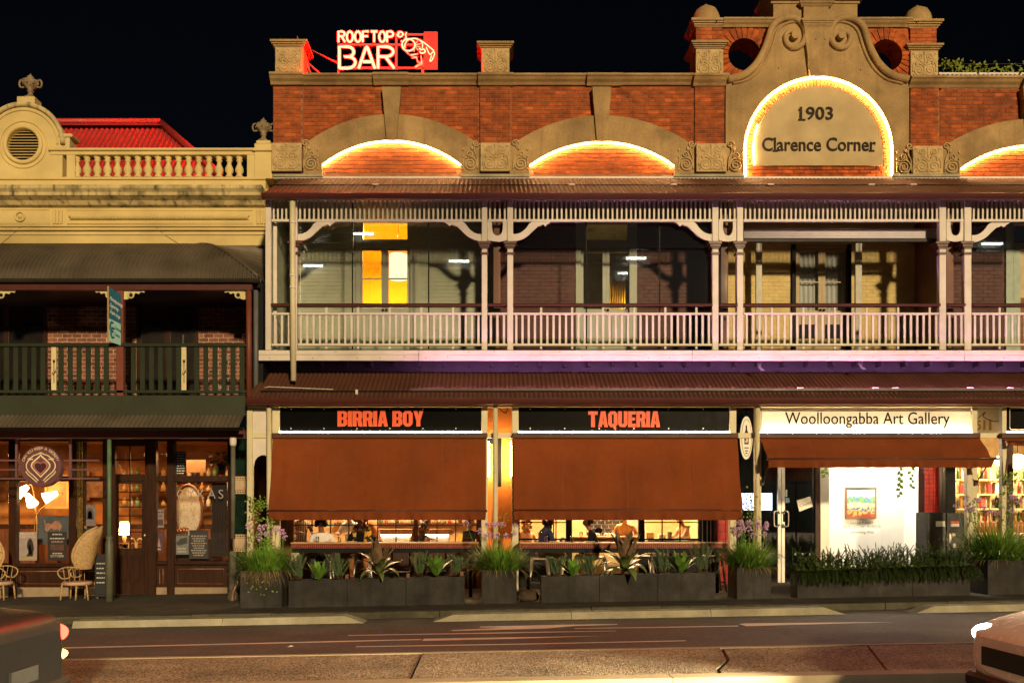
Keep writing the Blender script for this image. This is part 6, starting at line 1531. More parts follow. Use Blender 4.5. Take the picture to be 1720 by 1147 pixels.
# chalkboard by the post
t = thing('chalkboard', P(168,1003,.9), 'dark chalkboard standing behind the wicker chair by the green post', 'sign')
b = MB(); b.px(159,179,930,1002,.9,.93,.005); b.build('board', M('chalkboard',(.02,.02,.022),.7), t)
for i in range(5): scribble(162,176,946+i*8,.897,M('chalk',(.4,.4,.38),.8),t)
# ================================================================== PLANTERS AND PLANTS
m_grass = M('garlic_leaf',(.13,.27,.03),.45,var=.45,scale=9)
m_straw = M('straw_leaf',(.34,.25,.06),.6,var=.3,scale=9)
m_flower = M('lilac_flower',(.62,.36,.6),.6,var=.2,scale=30)
m_vine = M('vine_leaf',(.16,.27,.03),.5,var=.4,scale=20)
m_rose = M('rosemary_leaf',(.13,.23,.1),.6,var=.35,scale=20)
m_agave = M('agave_leaf',(.12,.25,.035),.4,var=.3,scale=8)
m_fern = M('asparagus_fern',(.075,.125,.022),.6,var=.5,scale=12)
def blade(q, p, d, L, W, droop, seg=4):
    p = Vector(p); d = Vector(d).normalized(); s_ = d.cross(Vector((0,0,1)))
    if s_.length < .05: s_ = Vector((1,0,0))
    s_.normalize(); vs = []; cur = p.copy(); dd = d.copy()
    for i in range(seg+1):
        w = W*(1-(i/seg)**1.6)+.0008; vs += [cur+s_*w*.5, cur-s_*w*.5]
        cur = cur+dd*(L/seg); dd = (dd+Vector((0,0,-droop*(i+1)/seg))).normalized()
    q.add(vs,[(2*i,2*i+1,2*i+3,2*i+2) for i in range(seg)],True)
YPF = -1.8
def square_planter(uc, w, vt, label):
    x = X(uc,YPF); hw = w/2*(YPF+18)/FPX; g = G(x)
    t = thing('square_planter', (x,YPF+hw,g), label, 'planter', 'tall slate planters at the verandah posts'); zt = Z(vt,YPF); y0, y1 = YPF, YPF+2*hw
    b = MB(); e = .035
    b.box(x-hw,x+hw,y0,y0+e,g-.02,zt,.006); b.box(x-hw,x+hw,y1-e,y1,g-.02,zt,.006); b.box(x-hw,x-hw+e,y0+e,y1-e,g-.02,zt); b.box(x+hw-e,x+hw,y0+e,y1-e,g-.02,zt); b.build('body', m_planter, t)
    b = MB(); b.box(x-hw+e,x+hw-e,y0+e,y1-e,zt-.12,zt-.05); b.build('soil', m_soil, t)
    return x, (y0+y1)/2, zt-.05, hw
def garlic(x, y, z, r, label, n=700, h=.5, stems=11):
    t = thing('flowering_garlic', (x,y,z), label, 'plant', 'flowering garlic clumps in the square planters')
    q = MB(); q2 = MB()
    for i in range(n):
        a = random.uniform(0,6.2832); rr = r*math.sqrt(random.random())*.75; tilt = random.uniform(.05,.5)+rr/r*.85
        d = (math.cos(a)*math.sin(tilt),math.sin(a)*math.sin(tilt),math.cos(tilt)); L = h*random.uniform(.7,1.25)
        blade(q if random.random() > .07 else q2,(x+rr*math.cos(a),y+rr*math.sin(a),z),d,L,random.uniform(.014,.022),random.uniform(.05,.55)+(.3 if tilt > .9 else 0))
    for i in range(26):
        a = random.uniform(3.3,6.1); blade(q2,(x+r*.8*math.cos(a),y+r*.8*math.sin(a),z),(math.cos(a),math.sin(a),.45),random.uniform(.3,.55),.012,random.uniform(.7,1.2),5)
    q.build('leaves', m_grass, t, kind='stuff'); q2.build('dry_leaves', m_straw, t, kind='stuff')
    for i in range(stems):
        a = random.uniform(0,6.2832); rr = r*random.uniform(.1,.8); lean = random.uniform(.0,.4); H = h*random.uniform(1.15,1.65)
        base = Vector((x+rr*math.cos(a),y+rr*math.sin(a),z)); tip = base+Vector((math.cos(a)*lean*H,math.sin(a)*lean*H,H))
        s = MB(); s.tube([base,lerp(base,tip,.5)+Vector((0,0,.03)),tip],.004,4); st = s.build('flower_stem', m_grass, t)
        f = MB()
        for j in range(16):
            dd = Vector((random.gauss(0,1),random.gauss(0,1),random.gauss(.2,.8))).normalized(); leaf_shape(f,tip+dd*.012,dd,(0,0,1),.055,.024)
            f.ball(tip+dd*.05,.013,.013,.013,5,4)
        f.build('flower_head', m_flower, st)
def vine(path, label, n=160, spread=.1, ls=.045):
    t = thing('climbing_vine', path[0], label, 'plant', 'climbing vines on the verandah posts'); pp = smooth_path(path,6)
    s = MB(); s.tube(pp,.006,5); s.build('stem', M('vine_stem',(.1,.07,.03),.8), t); q = MB()
    for i in range(n):
        f = random.random()**1.25; p_ = Vector(pp[int(f*(len(pp)-1))])+Vector((random.gauss(0,spread),random.gauss(0,spread*.5),random.gauss(0,.05)))
        leaf_shape(q,p_,(random.uniform(-1,1),random.uniform(-1,.2),random.uniform(-.8,.6)),(random.uniform(-.4,.4),-1,.5),ls*random.uniform(.7,1.4),ls*.8)
    q.build('leaves', m_vine, t, kind='stuff')
SQ = ((438,70,958,'square slate planter at the left end of the restaurant'),(838.5,59,957,'square slate planter between the two bar tables'),(1266.5,58,952,'square slate planter beside the gallery door'),(1700,82,940,'square slate planter at the right edge'))
GL = ('flowering garlic clump in the leftmost square planter','flowering garlic clump between the two bar tables','flowering garlic clump beside the gallery door','flowering garlic clump at the right edge')
for i,(uc,w,vt,lab) in enumerate(SQ):
    x,y,z,hw = square_planter(uc,w,vt,lab); garlic(x,y,z,hw*1.3,GL[i],n=1200,h=(.52,.54,.52,.72)[i],stems=(12,13,20,14)[i])
vine([P(440,935,-1.3),P(437,890,-.6),P(432,850,-.2),P(430,838,-.15)],'leafy climbing vine left of the left blind',260,.1)
vine([P(452,930,-1.2),P(455,890,-.6),P(453,850,-.2)],'sparse vine on the round pipe at the left blind',110,.05)
vine([P(1255,930,-1.3),P(1258,890,-.7),P(1262,855,-.3),P(1259,830,-.2)],'climbing vine beside the gallery door post',170,.11)
vine([P(1690,930,-1.3),P(1690,870,-.5),P(1694,810,-.2),P(1695,795,-.2)],'climbing vine on the cream post at the right edge',240,.11)
vine([P(1655,935,-1.2),P(1640,890,-.3),P(1634,840,-.1)],'sparse vine on the slim post right of the cabinet',80,.06)
vine([P(838,935,-1.2),P(842,890,-.3),P(848,855,0)],'thin bare vine before the glowing orange pier',26,.06)
# trailing moss-like growth on the leftmost planter
t = thing('trailing_growth', P(438,990,YPF), 'brown trailing growth hanging over the leftmost square planter', 'plant'); q = MB()
for i in range(170):
    u = random.uniform(406,470); blade(q,(X(u,YPF)+random.uniform(-.02,.02),YPF-.012,Z(960,YPF)),(random.uniform(-.5,.5),-.35,-.4),random.uniform(.1,.4),.008,.7)
q.build('strands', M('dry_strand',(.12,.085,.045),.8,var=.4,scale=20), t, kind='stuff'); q = MB()
for i in range(26): leaf_shape(q,(X(random.uniform(415,468),YPF),YPF-.03,Z(random.uniform(965,1000),YPF)),(random.uniform(-1,1),-.5,-.6),(0,-1,.4),.035,.03)
q.build('leaves', m_vine, t, kind='stuff')
# long troughs
def trough(us, vt, vb, label):
    y0, y1 = YPF-.02, YPF+.36; x0, x1 = X(us[0],y0), X(us[-1],y0); g = G((x0+x1)/2)
    t = thing('trough_planter', ((x0+x1)/2,(y0+y1)/2,g), label, 'planter', 'long slate troughs along the footpath edge')
    zt = (Z(vt[0],y0),Z(vt[1],y0)); n = len(us)-1
    for i in range(n):
        a, c = X(us[i],y0)+.004, X(us[i+1],y0)-.004
        fz = lambda x: lerp(zt[0],zt[1],(x-x0)/(x1-x0))
        b = MB(); b.add([(a,y0,G(a)-.02),(c,y0,G(c)-.02),(c,y1,G(c)-.02),(a,y1,G(a)-.02),(a,y0,fz(a)),(c,y0,fz(c)),(c,y1,fz(c)),(a,y1,fz(a))],[(0,3,2,1),(0,1,5,4),(1,2,6,5),(2,3,7,6),(3,0,4,7)]); b.build('front_panel', m_planter, t)
    b = MB(); b.add([(x0+.02,y0+.035,zt[0]-.03),(x1-.02,y0+.035,zt[1]-.03),(x1-.02,y1-.03,zt[1]-.03),(x0+.02,y1-.03,zt[0]-.03)],[(0,1,2,3)]); b.build('soil', m_soil, t)
    b = MB(); b.add([(x0,y0-.004,zt[0]),(x1,y0-.004,zt[1]),(x1,y0+.04,zt[1]+.004),(x0,y0+.04,zt[0]+.004)],[(0,1,2,3)]); b.build('rim', m_planter, t)
trough((484.5,583,682,780),(975,968),1020,'long slate trough in front of the left blind')
trough((909,1007,1105,1202),(968,961.5),1012,'long slate trough in front of the right blind')
trough((1339,1533,1630),(962,950),1004,'long slate trough in front of the gallery')
YT = YPF+.15
def rosemary(u, v, h, label, n=17, w=.22):
    x, z = X(u,YT), Z(v,YT); t = thing('rosemary_bush', (x,YT,z), label, 'plant', 'rosemary bushes in the slate troughs'); q = MB(); s = MB()
    for i in range(n):
        a = random.uniform(0,6.28); r = random.uniform(0,w*.5); base = Vector((x+r*math.cos(a),YT+r*math.sin(a)*.6,z)); tip = base+Vector((random.gauss(0,w*.45),random.gauss(0,.06),h*random.uniform(.75,1.05)))
        s.tube([base,tip],.005,4)
        for j in range(70):
            f = .12+.88*j/70; p_ = lerp(base,tip,f); a2 = j*2.4; blade(q,p_,(math.cos(a2),math.sin(a2),.9),.06,.01,.1,2)
    s.build('stems', M('rosemary_stem',(.12,.08,.04),.8), t); q.build('leaves', m_rose, t, kind='stuff')
def big_leaf(L, W, curl, mat, name):
    q = MB(); n = 7; vs = []
    cur = Vector((0,0,0)); ang = R(90)
    for i in range(n+1):
        f = i/n; w = W*(math.sin(math.pi*min(1,.12+f*.8))**.8)*(1-f**6)+.002
        vs += [(cur.x-0,w/2,cur.z+.0),(cur.x,0,cur.z-w*.16),(cur.x,-w/2,cur.z)]
        cur = cur+Vector((math.cos(ang),0,math.sin(ang)))*(L/n); ang -= curl/n
    q.add(vs,[(3*i+j,3*i+j+1,3*i+j+4,3*i+j+3) for i in range(n) for j in range(2)],True)
    me = q.mesh(name,(0,0,0)); me.materials.append(mat); return me
AG = [big_leaf(.3,.09,c,m_agave,'leaf') for c in (.15,.4,.7)]
def agave(u, v, s, label, n=16):
    x, z = X(u,YT), Z(v,YT); t = thing('agave_plant', (x,YT,z), label, 'plant', 'broad leaf agaves in the slate troughs')
    for i in range(n):
        f = i/n; tilt = lerp(.1,1.0,f); a = i*2.4; k = 1.35*s*random.uniform(.8,1.1)*lerp(.85,1.0,f)
        place(AG[i%3],'leaf',(x+.02*math.cos(a),YT+.02*math.sin(a),z),t,(0,tilt,a),(k,k,k))
m_br1 = M('bromeliad_green',(.13,.16,.05),.4,var=.3,scale=8); m_br2 = M('bromeliad_pink',(.17,.11,.06),.4,var=.35,scale=8)
BR = [big_leaf(.55,.13,c,m,'leaf') for m in (m_br1,m_br2) for c in (.5,1.2,2.0)]
def bromeliad(u, v, s, label):
    x, z = X(u,YT), Z(v,YT); t = thing('bromeliad', (x,YT,z), label, 'plant', 'large bromeliads in the slate troughs')
    for i in range(26):
        f = i/26; tilt = lerp(.05,1.15,f); a = i*2.4+random.uniform(-.2,.2); k = 1.05*s*random.uniform(.8,1.12)*lerp(1.0,.85,f)
        me = BR[(3 if f < .33 else 0)+min(2,int(f*3.2))]; place(me,'leaf',(x+.02*math.cos(a),YT+.02*math.sin(a),z+.02+.12*(1-f)*s),t,(0,tilt,a),(k,k,k))
rosemary(500,972,.42,'rosemary bush at the left end of the left trough'); agave(536,972,1.0,'bright green agave left of the rosemary in the left trough'); rosemary(568,971,.42,'rosemary bush between agave and bromeliad in the left trough',20)
bromeliad(637,968,1.0,'large pinkish bromeliad in the middle of the left trough'); rosemary(704,966,.42,'rosemary bush right of the bromeliad in the left trough'); agave(733,965,1.15,'upright agave between two rosemaries in the left trough'); rosemary(765,965,.34,'rosemary bush at the right end of the left trough')
rosemary(935,966,.34,'rosemary bush at the left end of the right trough'); agave(962,966,1.0,'bright green agave near the left end of the right trough'); rosemary(991,965,.33,'rosemary bush left of the bromeliad in the right trough')
bromeliad(1050,962,1.15,'large drooping bromeliad in the middle of the right trough'); rosemary(1113,961,.4,'rosemary bush right of the bromeliad in the right trough'); agave(1144,960,1.1,'spreading agave in the right trough'); rosemary(1180,960,.5,'tall rosemary bush at the right end of the right trough')
for u,v,lab in ((584,971,'small timber stake left in the left trough'),(686,970,'pale timber offcut on the left trough'),(776,966,'timber stake at the end of the left trough')):
    b = MB(); b.box(X(u,YT)-.03,X(u,YT)+.03,YT-.1,YT-.07,Z(v,YT),Z(v-7,YT)); b.build('timber_stake', m_wood, None, lab, 'stake')
# asparagus fern masses over the gallery trough
for k_,(u0,u1,lab) in enumerate(((1330,1392,'foxtail fern mass at the left end of the gallery trough'),(1392,1510,'largest foxtail fern mass in the middle of the gallery trough'),(1510,1622,'foxtail fern mass at the right end of the gallery trough'))):
    xc = X((u0+u1)/2,YT); zt = Z(955,YT); t = thing('foxtail_fern', (xc,YT,zt), lab, 'plant', 'foxtail ferns in the gallery trough'); q = MB()
    n = int((u1-u0)*3.2)
    for i in range(n):
        u = random.uniform(u0,u1); yy = YT+random.uniform(-.2,.12); base = Vector((X(u,YT),yy,Z(lerp(960,951,(u-1339)/290),YT)))
        out = random.random(); hang = out < .6
        d = Vector((random.gauss(0,.35),-.75 if hang else random.uniform(-.5,.4),.5 if hang else 1.0)).normalized(); L = random.uniform(.26,.5); cur = base.copy(); seg = 9; w_ = random.uniform(.018,.03)
        for j in range(seg):
            nx = cur+d*(L/seg)
            for m in range(15):
                a = random.uniform(0,6.28); dv_ = Vector((math.cos(a),math.sin(a),.4)); blade(q,lerp(cur,nx,m/15),dv_+d*.8,w_*1.5*(1-.4*j/seg),.011,.2,1)
            cur = nx; d = (d+Vector((0,-.03,-.36 if hang else -.12))).normalized()
    q.build('fronds', m_fern, t, kind='stuff')

# ================================================================== STOOLS, CHAIRS, TABLEWARE
def stool(u, y, label, h=.72):
    x = X(u,y); g = G(x); t = thing('metal_stool', (x,y,g), label, 'stool', 'metal stools at the bar tables'); s = .16; f = .23
    b = MB(); b.box(x-s,x+s,y-s,y+s,g+h-.035,g+h,.015); b.build('seat', m_steel, t)
    for a in (-1,1):
        for c in (-1,1): b = MB(); b.tube([(x+a*s*.9,y+c*s*.9,g+h-.02),(x+a*f,y+c*f,g)],[.03,.018],6); b.build('leg', m_steel, t)
    r_ = lerp(f,s*.9,.28); z = g+.28*h
    b = MB(); b.tube([(x-r_,y-r_,z),(x+r_,y-r_,z),(x+r_,y+r_,z),(x-r_,y+r_,z)],.011,6,True); b.build('foot_ring', m_steel, t)
stool(906,.1,'steel stool under the person in navy'); stool(1003,.1,'steel stool under the person in the black hoodie'); stool(1080,.2,'empty steel stool behind the right bromeliad'); stool(1196,-.15,'empty steel stool at the right end of the right table'); stool(543,.45,'steel stool under the person in the white shirt'); stool(607,.45,'steel stool under the person in the yellow shawl')
def cafe_chair(u, y, label):
    x = X(u,y); g = G(x); t = thing('black_chair', (x,y,g), label, 'chair', 'black cafe chairs behind the left trough')
    b = MB(); b.box(x-.2,x+.2,y-.2,y+.2,g+.44,g+.47,.012); b.build('seat', m_black, t)
    b = MB(); b.box(x-.2,x-.165,y+.17,y+.2,g+.47,g+.85); b.box(x+.165,x+.2,y+.17,y+.2,g+.47,g+.85); b.box(x-.2,x+.2,y+.165,y+.205,g+.85,g+.9,.01); b.build('back_frame', m_black, t)
    for a in (-1,1):
        for c in (-1,1): b = MB(); b.tube([(x+a*.17,y+c*.17,g+.44),(x+a*.19,y+c*.19,g)],.014,6); b.build('leg', m_black, t)
cafe_chair(672,.6,'black chair behind the left bromeliad'); cafe_chair(733,.7,'black chair behind the agave of the left trough')
def glass(u, y, z, label, wine=False, col=None):
    t = thing('wine_glass' if wine else 'tumbler', (X(u,y),y,z), label, 'glass', 'glasses on the bar tables'); x = X(u,y)
    b = MB()
    if wine: b.lathe([(.03,z),(.006,z+.008),(.005,z+.09),(.03,z+.12),(.037,z+.16),(.03,z+.2)], x, y, 12)
    else: b.lathe([(.028,z),(.036,z+.06),(.032,z+.11)], x, y, 12)
    b.build('bowl', GLASS('drinking_glass',(.9,.9,.88),3.0), t)
    if col: b = MB(); b.lathe([(.025,z+.01),(.03,z+.085)], x, y, 10); b.build('drink', col, t)
zt1 = Z(910.6,-.55)
glass(533,-.35,zt1,'round tumbler in front of the white shirt'); glass(570,-.35,zt1,'round tumbler in front of the yellow shawl')
glass(907,-.35,zt1,'wine glass in front of the navy shirt',True); glass(917,-.35,zt1,'tumbler beside the wine glass of the navy shirt'); glass(961,-.35,zt1,'tumbler near the middle of the right table'); glass(976,-.35,zt1,'wine glass in front of the black hoodie',True)
for u,lab in ((553,'white plate in front of the white shirt'),(591,'white plate in front of the yellow shawl'),(930,'white plate in front of the navy shirt'),(990,'white plate in front of the black hoodie')):
    b = MB(); b.lathe([(.06,zt1),(.1,zt1+.012),(.105,zt1+.016)], X(u,-.33), -.33, 18); b.build('plate', M('white_plate',(.75,.7,.6),.3), None, lab, 'plate', 'plates on the bar tables')
# crumpled sack between the square planter and the trough
b = MB(); b.ball((X(886,-1.5),-1.5,G(X(886,-1.5))+.1),.2,.15,.12,16,10,.16); b.build('cable_heap', M('brown_sack',(.05,.03,.018),.8,var=.4,scale=10), None, 'brown crumpled sack on the ground right of the middle planter', 'sack')
# ================================================================== PEOPLE
m_skin1 = M('skin_warm',(.42,.22,.12),.5,var=.08); m_skin2 = M('skin_tan',(.3,.15,.08),.5,var=.08)
def stripes(name, c1, c2, sc_, axis=0):
    m = bpy.data.materials.new(name); m.use_nodes = True; N = m.node_tree.nodes; L = m.node_tree.links; bs = N['Principled BSDF']; bs.inputs['Roughness'].default_value = .85
    geo = N.new('ShaderNodeNewGeometry'); w = N.new('ShaderNodeTexWave'); w.inputs['Scale'].default_value = sc_; w.inputs['Distortion'].default_value = 3.0; L.new(geo.outputs['Position'], w.inputs['Vector'])
    r = N.new('ShaderNodeValToRGB'); r.color_ramp.interpolation = 'CONSTANT'; r.color_ramp.elements[0].color = (*c1,1); r.color_ramp.elements[1].color = (*c2,1); r.color_ramp.elements[1].position = .5
    L.new(w.outputs['Fac'], r.inputs[0]); L.new(r.outputs[0], bs.inputs['Base Color']); return m
SEAT = {'pelvis':(0,0,0),'waist':(0,.02,.18),'chest':(0,.05,.4),'neck':(0,.075,.53),'jaw':(0,.12,.62),'head':(0,.115,.69),'crown':(0,.1,.775),'nose':(0,.215,.665),
 'shL':(-.17,.05,.46),'elL':(-.25,.14,.24),'wrL':(-.16,.36,.26),'shR':(.17,.05,.46),'elR':(.25,.14,.24),'wrR':(.16,.36,.26),
 'hiL':(-.1,.02,-.02),'knL':(-.14,.42,0),'anL':(-.14,.36,-.42),'toL':(-.15,.5,-.47),'hiR':(.1,.02,-.02),'knR':(.14,.42,0),'anR':(.14,.36,-.42),'toR':(.15,.5,-.47)}
STAND = dict(SEAT); STAND.update({'knL':(-.11,.03,-.43),'anL':(-.11,0,-.84),'toL':(-.12,.15,-.9),'knR':(.11,.03,-.43),'anR':(.11,0,-.84),'toR':(.12,.15,-.9),'hiL':(-.1,0,-.05),'hiR':(.1,0,-.05)})
RAD = {'pelvis':.145,'waist':.13,'chest':.145,'neck':.055,'jaw':.068,'head':.095,'crown':.075,'nose':.016,'sh':.07,'el':.05,'wr':.031,'hi':.1,'kn':.065,'an':.042,'to':.035,'pa':.03}
def person(loc, yaw, base, label, top, pants, skin, hair, sleeves='short', edits=None, lean=0.0, look=0.0, hairstyle='short', s=1.0, shoe=None):
    J = dict(base); J.update(edits or {})
    if lean:
        for k_ in ('waist','chest','neck','jaw','head','crown','nose','shL','shR'):
            x,y,z = J[k_]; J[k_] = (x, y*math.cos(lean)+z*math.sin(lean), z*math.cos(lean)-y*math.sin(lean))
    verts, rad, edges, kind = [], [], [], []
    idx = {}
    def add(nm, p, r): idx[nm] = len(verts); verts.append(Vector(p)*s); rad.append(r*s)
    for nm,p in J.items(): add(nm, p, RAD.get(nm, RAD.get(nm[:2],.05)))
    E = [('pelvis','waist','top'),('waist','chest','top'),('chest','neck','skin'),('neck','jaw','skin'),('jaw','head','skin'),('head','crown','skin'),('head','nose','skin')]
    for S in 'LR':
        arm = 'top'; fore = 'top' if sleeves == 'long' else 'skin'
        E += [('chest','sh'+S,'top'),('sh'+S,'el'+S,'top' if sleeves != 'none' else 'skin'),('el'+S,'wr'+S,fore),('pelvis','hi'+S,'pants'),('hi'+S,'kn'+S,'pants'),('kn'+S,'an'+S,'pants'),('an'+S,'to'+S,'shoe')]
        w, e = Vector(J['wr'+S]), Vector(J['el'+S]); d = (w-e).normalized(); side = d.cross(Vector((0,0,1)))
        if side.length < .1: side = Vector((1,0,0))
        side.normalize(); up_ = side.cross(d)
        add('pa'+S, w+d*.06, .032); E.append(('wr'+S,'pa'+S,'skin'))
        sg = 1 if S == 'L' else -1
        for i,(off,L_) in enumerate(((-.03,.07),(-.01,.085),(.01,.08),(.028,.062))):
            b0 = w+d*.1+side*off; a1 = 'f%d%s'%(i,S); a2 = 'g%d%s'%(i,S); add(a1,b0,.0105); add(a2,b0+d*L_*.75-up_*.03,.008); E += [('pa'+S,a1,'skin'),(a1,a2,'skin')]
        tb = w+d*.045+side*sg*.045-up_*.01; add('t1'+S,tb,.012); add('t2'+S,tb+d*.05+side*sg*.012-up_*.015,.009); E += [('wr'+S,'t1'+S,'skin'),('t1'+S,'t2'+S,'skin')]
    me = bpy.data.meshes.new('person'); me.from_pydata([tuple(v) for v in verts],[(idx[a],idx[b_]) for a,b_,_ in E],[])
    o = bpy.data.objects.new('tmp', me); COL.objects.link(o); md_ = o.modifiers.new('skin','SKIN'); md_.use_smooth_shade = True; md_.branch_smoothing = .4
    for i,sv in enumerate(me.skin_vertices[0].data): sv.radius = (rad[i],rad[i]); sv.use_root = (i == idx['pelvis'])
    sb = o.modifiers.new('sub','SUBSURF'); sb.levels = 1; sb.render_levels = 1
    dg = bpy.context.evaluated_depsgraph_get(); m2 = bpy.data.meshes.new_from_object(o.evaluated_get(dg)); bpy.data.objects.remove(o); bpy.data.meshes.remove(me)
    mats = {'top':0,'skin':1,'pants':2,'shoe':3}; m2.materials.clear()
    for mm in (top,skin,pants,shoe or m_black): m2.materials.append(mm)
    seg = [(verts[idx[a]],verts[idx[b_]],mats[k_]) for a,b_,k_ in E]
    for p_ in m2.polygons:
        c = p_.center; best, bd = 0, 1e9
        for a,b_,k_ in seg:
            ab = b_-a; t = max(0,min(1,(c-a).dot(ab)/max(ab.length_squared,1e-9))); dd = (c-(a+ab*t)).length
            if dd < bd: bd, best = dd, k_
        if best == 1 and (c-verts[idx['chest']]).length < .15*s: best = 0
        p_.material_index = best; p_.use_smooth = True
    t = bpy.data.objects.new('person', m2); t.rotation_euler = (0,0,yaw); link(t,None,loc); tag(t,label,'person','people at the restaurant')
    # hair, eyes, ears as children in local coordinates
    h = Vector(J['head'])*s; cr = Vector(J['crown'])*s
    fw = (Vector(J['nose'])*s-h); fw.z = 0; fw.normalize(); sd_ = Vector((fw.y,-fw.x,0)); upv = (cr-h).normalized()
    q = MB(); c = h+upv*.03*s-fw*.02*s
    if hairstyle in ('curly','long'):
        for i in range(70):
            a = random.uniform(0,6.28); e = random.uniform(-.4,1.5) if hairstyle == 'curly' else random.uniform(-1.2,1.5)
            d = Vector((math.cos(a)*math.cos(e),math.sin(a)*math.cos(e),math.sin(e)))
            if d.dot(fw) > .45 and e < .7: continue
            pp = c+d*.1*s
            if hairstyle == 'long' and e < 0: pp = pp+Vector((0,0,-.14*s*random.random()))
            q.ball(pp,.038*s,.038*s,.042*s,6,4,.1)
    else:
        n, m = 16, 8; vs = []
        for i in range(m+1):
            e = R(90)-R(125)*i/m
            for k_ in range(n):
                a = 2*math.pi*k_/n; d = upv*math.sin(e)+(fw*math.cos(a)+sd_*math.sin(a))*math.cos(e)
                f = d.dot(fw); r_ = (.108 if f < .35 else (.108 if e > .5 else .08))*s*random.uniform(.97,1.04); vs.append(c+d*r_)
        q.add(vs,[(i*n+k_,i*n+(k_+1)%n,(i+1)*n+(k_+1)%n,(i+1)*n+k_) for i in range(m) for k_ in range(n)],True)
        if hairstyle == 'bun': q.ball(c+upv*.1*s-fw*.07*s,.055*s,.055*s,.05*s,10,6,.06)
    hm = q.mesh('hair',(0,0,0)); hm.materials.append(hair); ho = bpy.data.objects.new('hair',hm); COL.objects.link(ho); ho.parent = t
    for sg in (-1,1):
        q = MB(); q.ball(h+fw*.082*s+sd_*sg*.034*s+upv*.005,.013*s,.013*s,.01*s,8,6); em = q.mesh('eye',(0,0,0)); em.materials.append(m_black); eo = bpy.data.objects.new('eye',em); COL.objects.link(eo); eo.parent = t
        q = MB(); q.ball(h+sd_*sg*.094*s-fw*.005,.014*s,.022*s,.03*s,8,6); em = q.mesh('ear',(0,0,0)); em.materials.append(skin); eo = bpy.data.objects.new('ear',em); COL.objects.link(eo); eo.parent = t
    q = MB(); q.tube([h+fw*.085*s-upv*.045*s-sd_*.022*s,h+fw*.092*s-upv*.047*s,h+fw*.085*s-upv*.045*s+sd_*.022*s],.007*s,5); em = q.mesh('mouth',(0,0,0)); em.materials.append(M('lips',(.3,.09,.07),.5)); eo = bpy.data.objects.new('mouth',em); COL.objects.link(eo); eo.parent = t
    return t
def child(t, q, name, mat):
    me = q.mesh(name,(0,0,0)); me.materials.append(mat); o = bpy.data.objects.new(name,me); COL.objects.link(o); o.parent = t; return o
m_hair_d = M('dark_hair',(.015,.01,.008),.6); m_hair_b = M('brown_hair',(.08,.035,.015),.6); m_hair_r = M('auburn_hair',(.3,.08,.03),.6); m_hair_l = M('light_hair',(.4,.26,.12),.6)
m_wt = M('white_tshirt',(.75,.72,.68),.85,var=.05); m_blk = M('black_cloth',(.009,.008,.009),.9,spec=.08); m_navy = M('navy_cloth',(.012,.016,.06),.85); m_khaki = M('khaki_cloth',(.42,.31,.18),.85); m_denim = M('dark_denim',(.02,.022,.03),.85); m_rustc = M('rust_cloth',(.3,.11,.03),.85)
FC = R(180)          # facing the street
pz = lambda u,y: G(X(u,y))+.80
def at(u,y,z=None): return (X(u,y), y, pz(u,y) if z is None else z)
# left table, facing the street
reach = {'elL':(-.27,.1,.2),'wrL':(-.08,.34,.25),'elR':(.27,.1,.2),'wrR':(.08,.36,.27)}
person(at(543,.45),FC,SEAT,'person in white t-shirt with dark curly hair leaning over a plate, left table',m_wt,m_denim,m_skin2,m_hair_d,'short',reach,lean=.22,hairstyle='curly')
p2 = person(at(607,.45),FC,SEAT,'person in a black top with a yellow and black shawl at the left table',m_blk,m_rustc,m_skin2,m_hair_b,'short',reach,lean=.05,hairstyle='long')
def shawl_mat():
    m = bpy.data.materials.new('yellow_black_shawl'); m.use_nodes = True; N = m.node_tree.nodes; L = m.node_tree.links; bs = N['Principled BSDF']; bs.inputs['Roughness'].default_value = .9
    geo = N.new('ShaderNodeNewGeometry'); v = N.new('ShaderNodeTexNoise'); v.inputs['Scale'].default_value = 11; L.new(geo.outputs['Position'],v.inputs['Vector'])
    r = N.new('ShaderNodeValToRGB'); r.color_ramp.interpolation = 'CONSTANT'; r.color_ramp.elements[0].color = (.015,.012,.01,1); r.color_ramp.elements[1].color = (.6,.33,.03,1); r.color_ramp.elements[1].position = .47; L.new(v.outputs['Fac'],r.inputs[0]); L.new(r.outputs[0],bs.inputs['Base Color']); return m
q = MB()
for sg in (-1,): q.tube(smooth_path([(sg*.05,-.06,.56),(sg*.12,.02,.57),(sg*.15,.14,.48),(sg*.14,.19,.3),(sg*.13,.2,.1),(sg*.14,.22,-.05)],5),[.05]+[.065]*8+[.075]*17,8,flat=.5)
q.tube(smooth_path([(.05,-.06,.56),(.11,.03,.56),(.12,.14,.47),(.1,.18,.34)],5),.04,8,flat=.5); child(p2,q,'shawl',shawl_mat())
person(at(505,2.7,.95),R(-150),STAND,'person in a striped shirt standing behind the left end of the timber window',stripes('striped_shirt',(.55,.42,.28),(.06,.045,.035),9),m_blk,m_skin1,m_hair_d,'long',hairstyle='short')
person(at(590,3.0,.92),R(160),STAND,'person in a pale shirt standing between the two diners inside',m_wt,m_blk,m_skin1,m_hair_b,'long')
person(at(635,3.3,1.0),R(70),STAND,'cook in a rust top reaching over the lit counter',m_rustc,m_blk,m_skin1,m_hair_b,'none',{'elR':(.26,.22,.28),'wrR':(.16,.5,.2),'elL':(-.26,.22,.3),'wrL':(-.14,.5,.25)},lean=.3)
person(at(685,3.1,.86),R(-100),STAND,'person in a cream jumper leaning across the counter',M('cream_knit',(.7,.5,.28),.9),m_blk,m_skin1,m_hair_l,'long',{'wrR':(.16,.48,.2),'wrL':(-.16,.48,.2)},lean=.55,hairstyle='long')
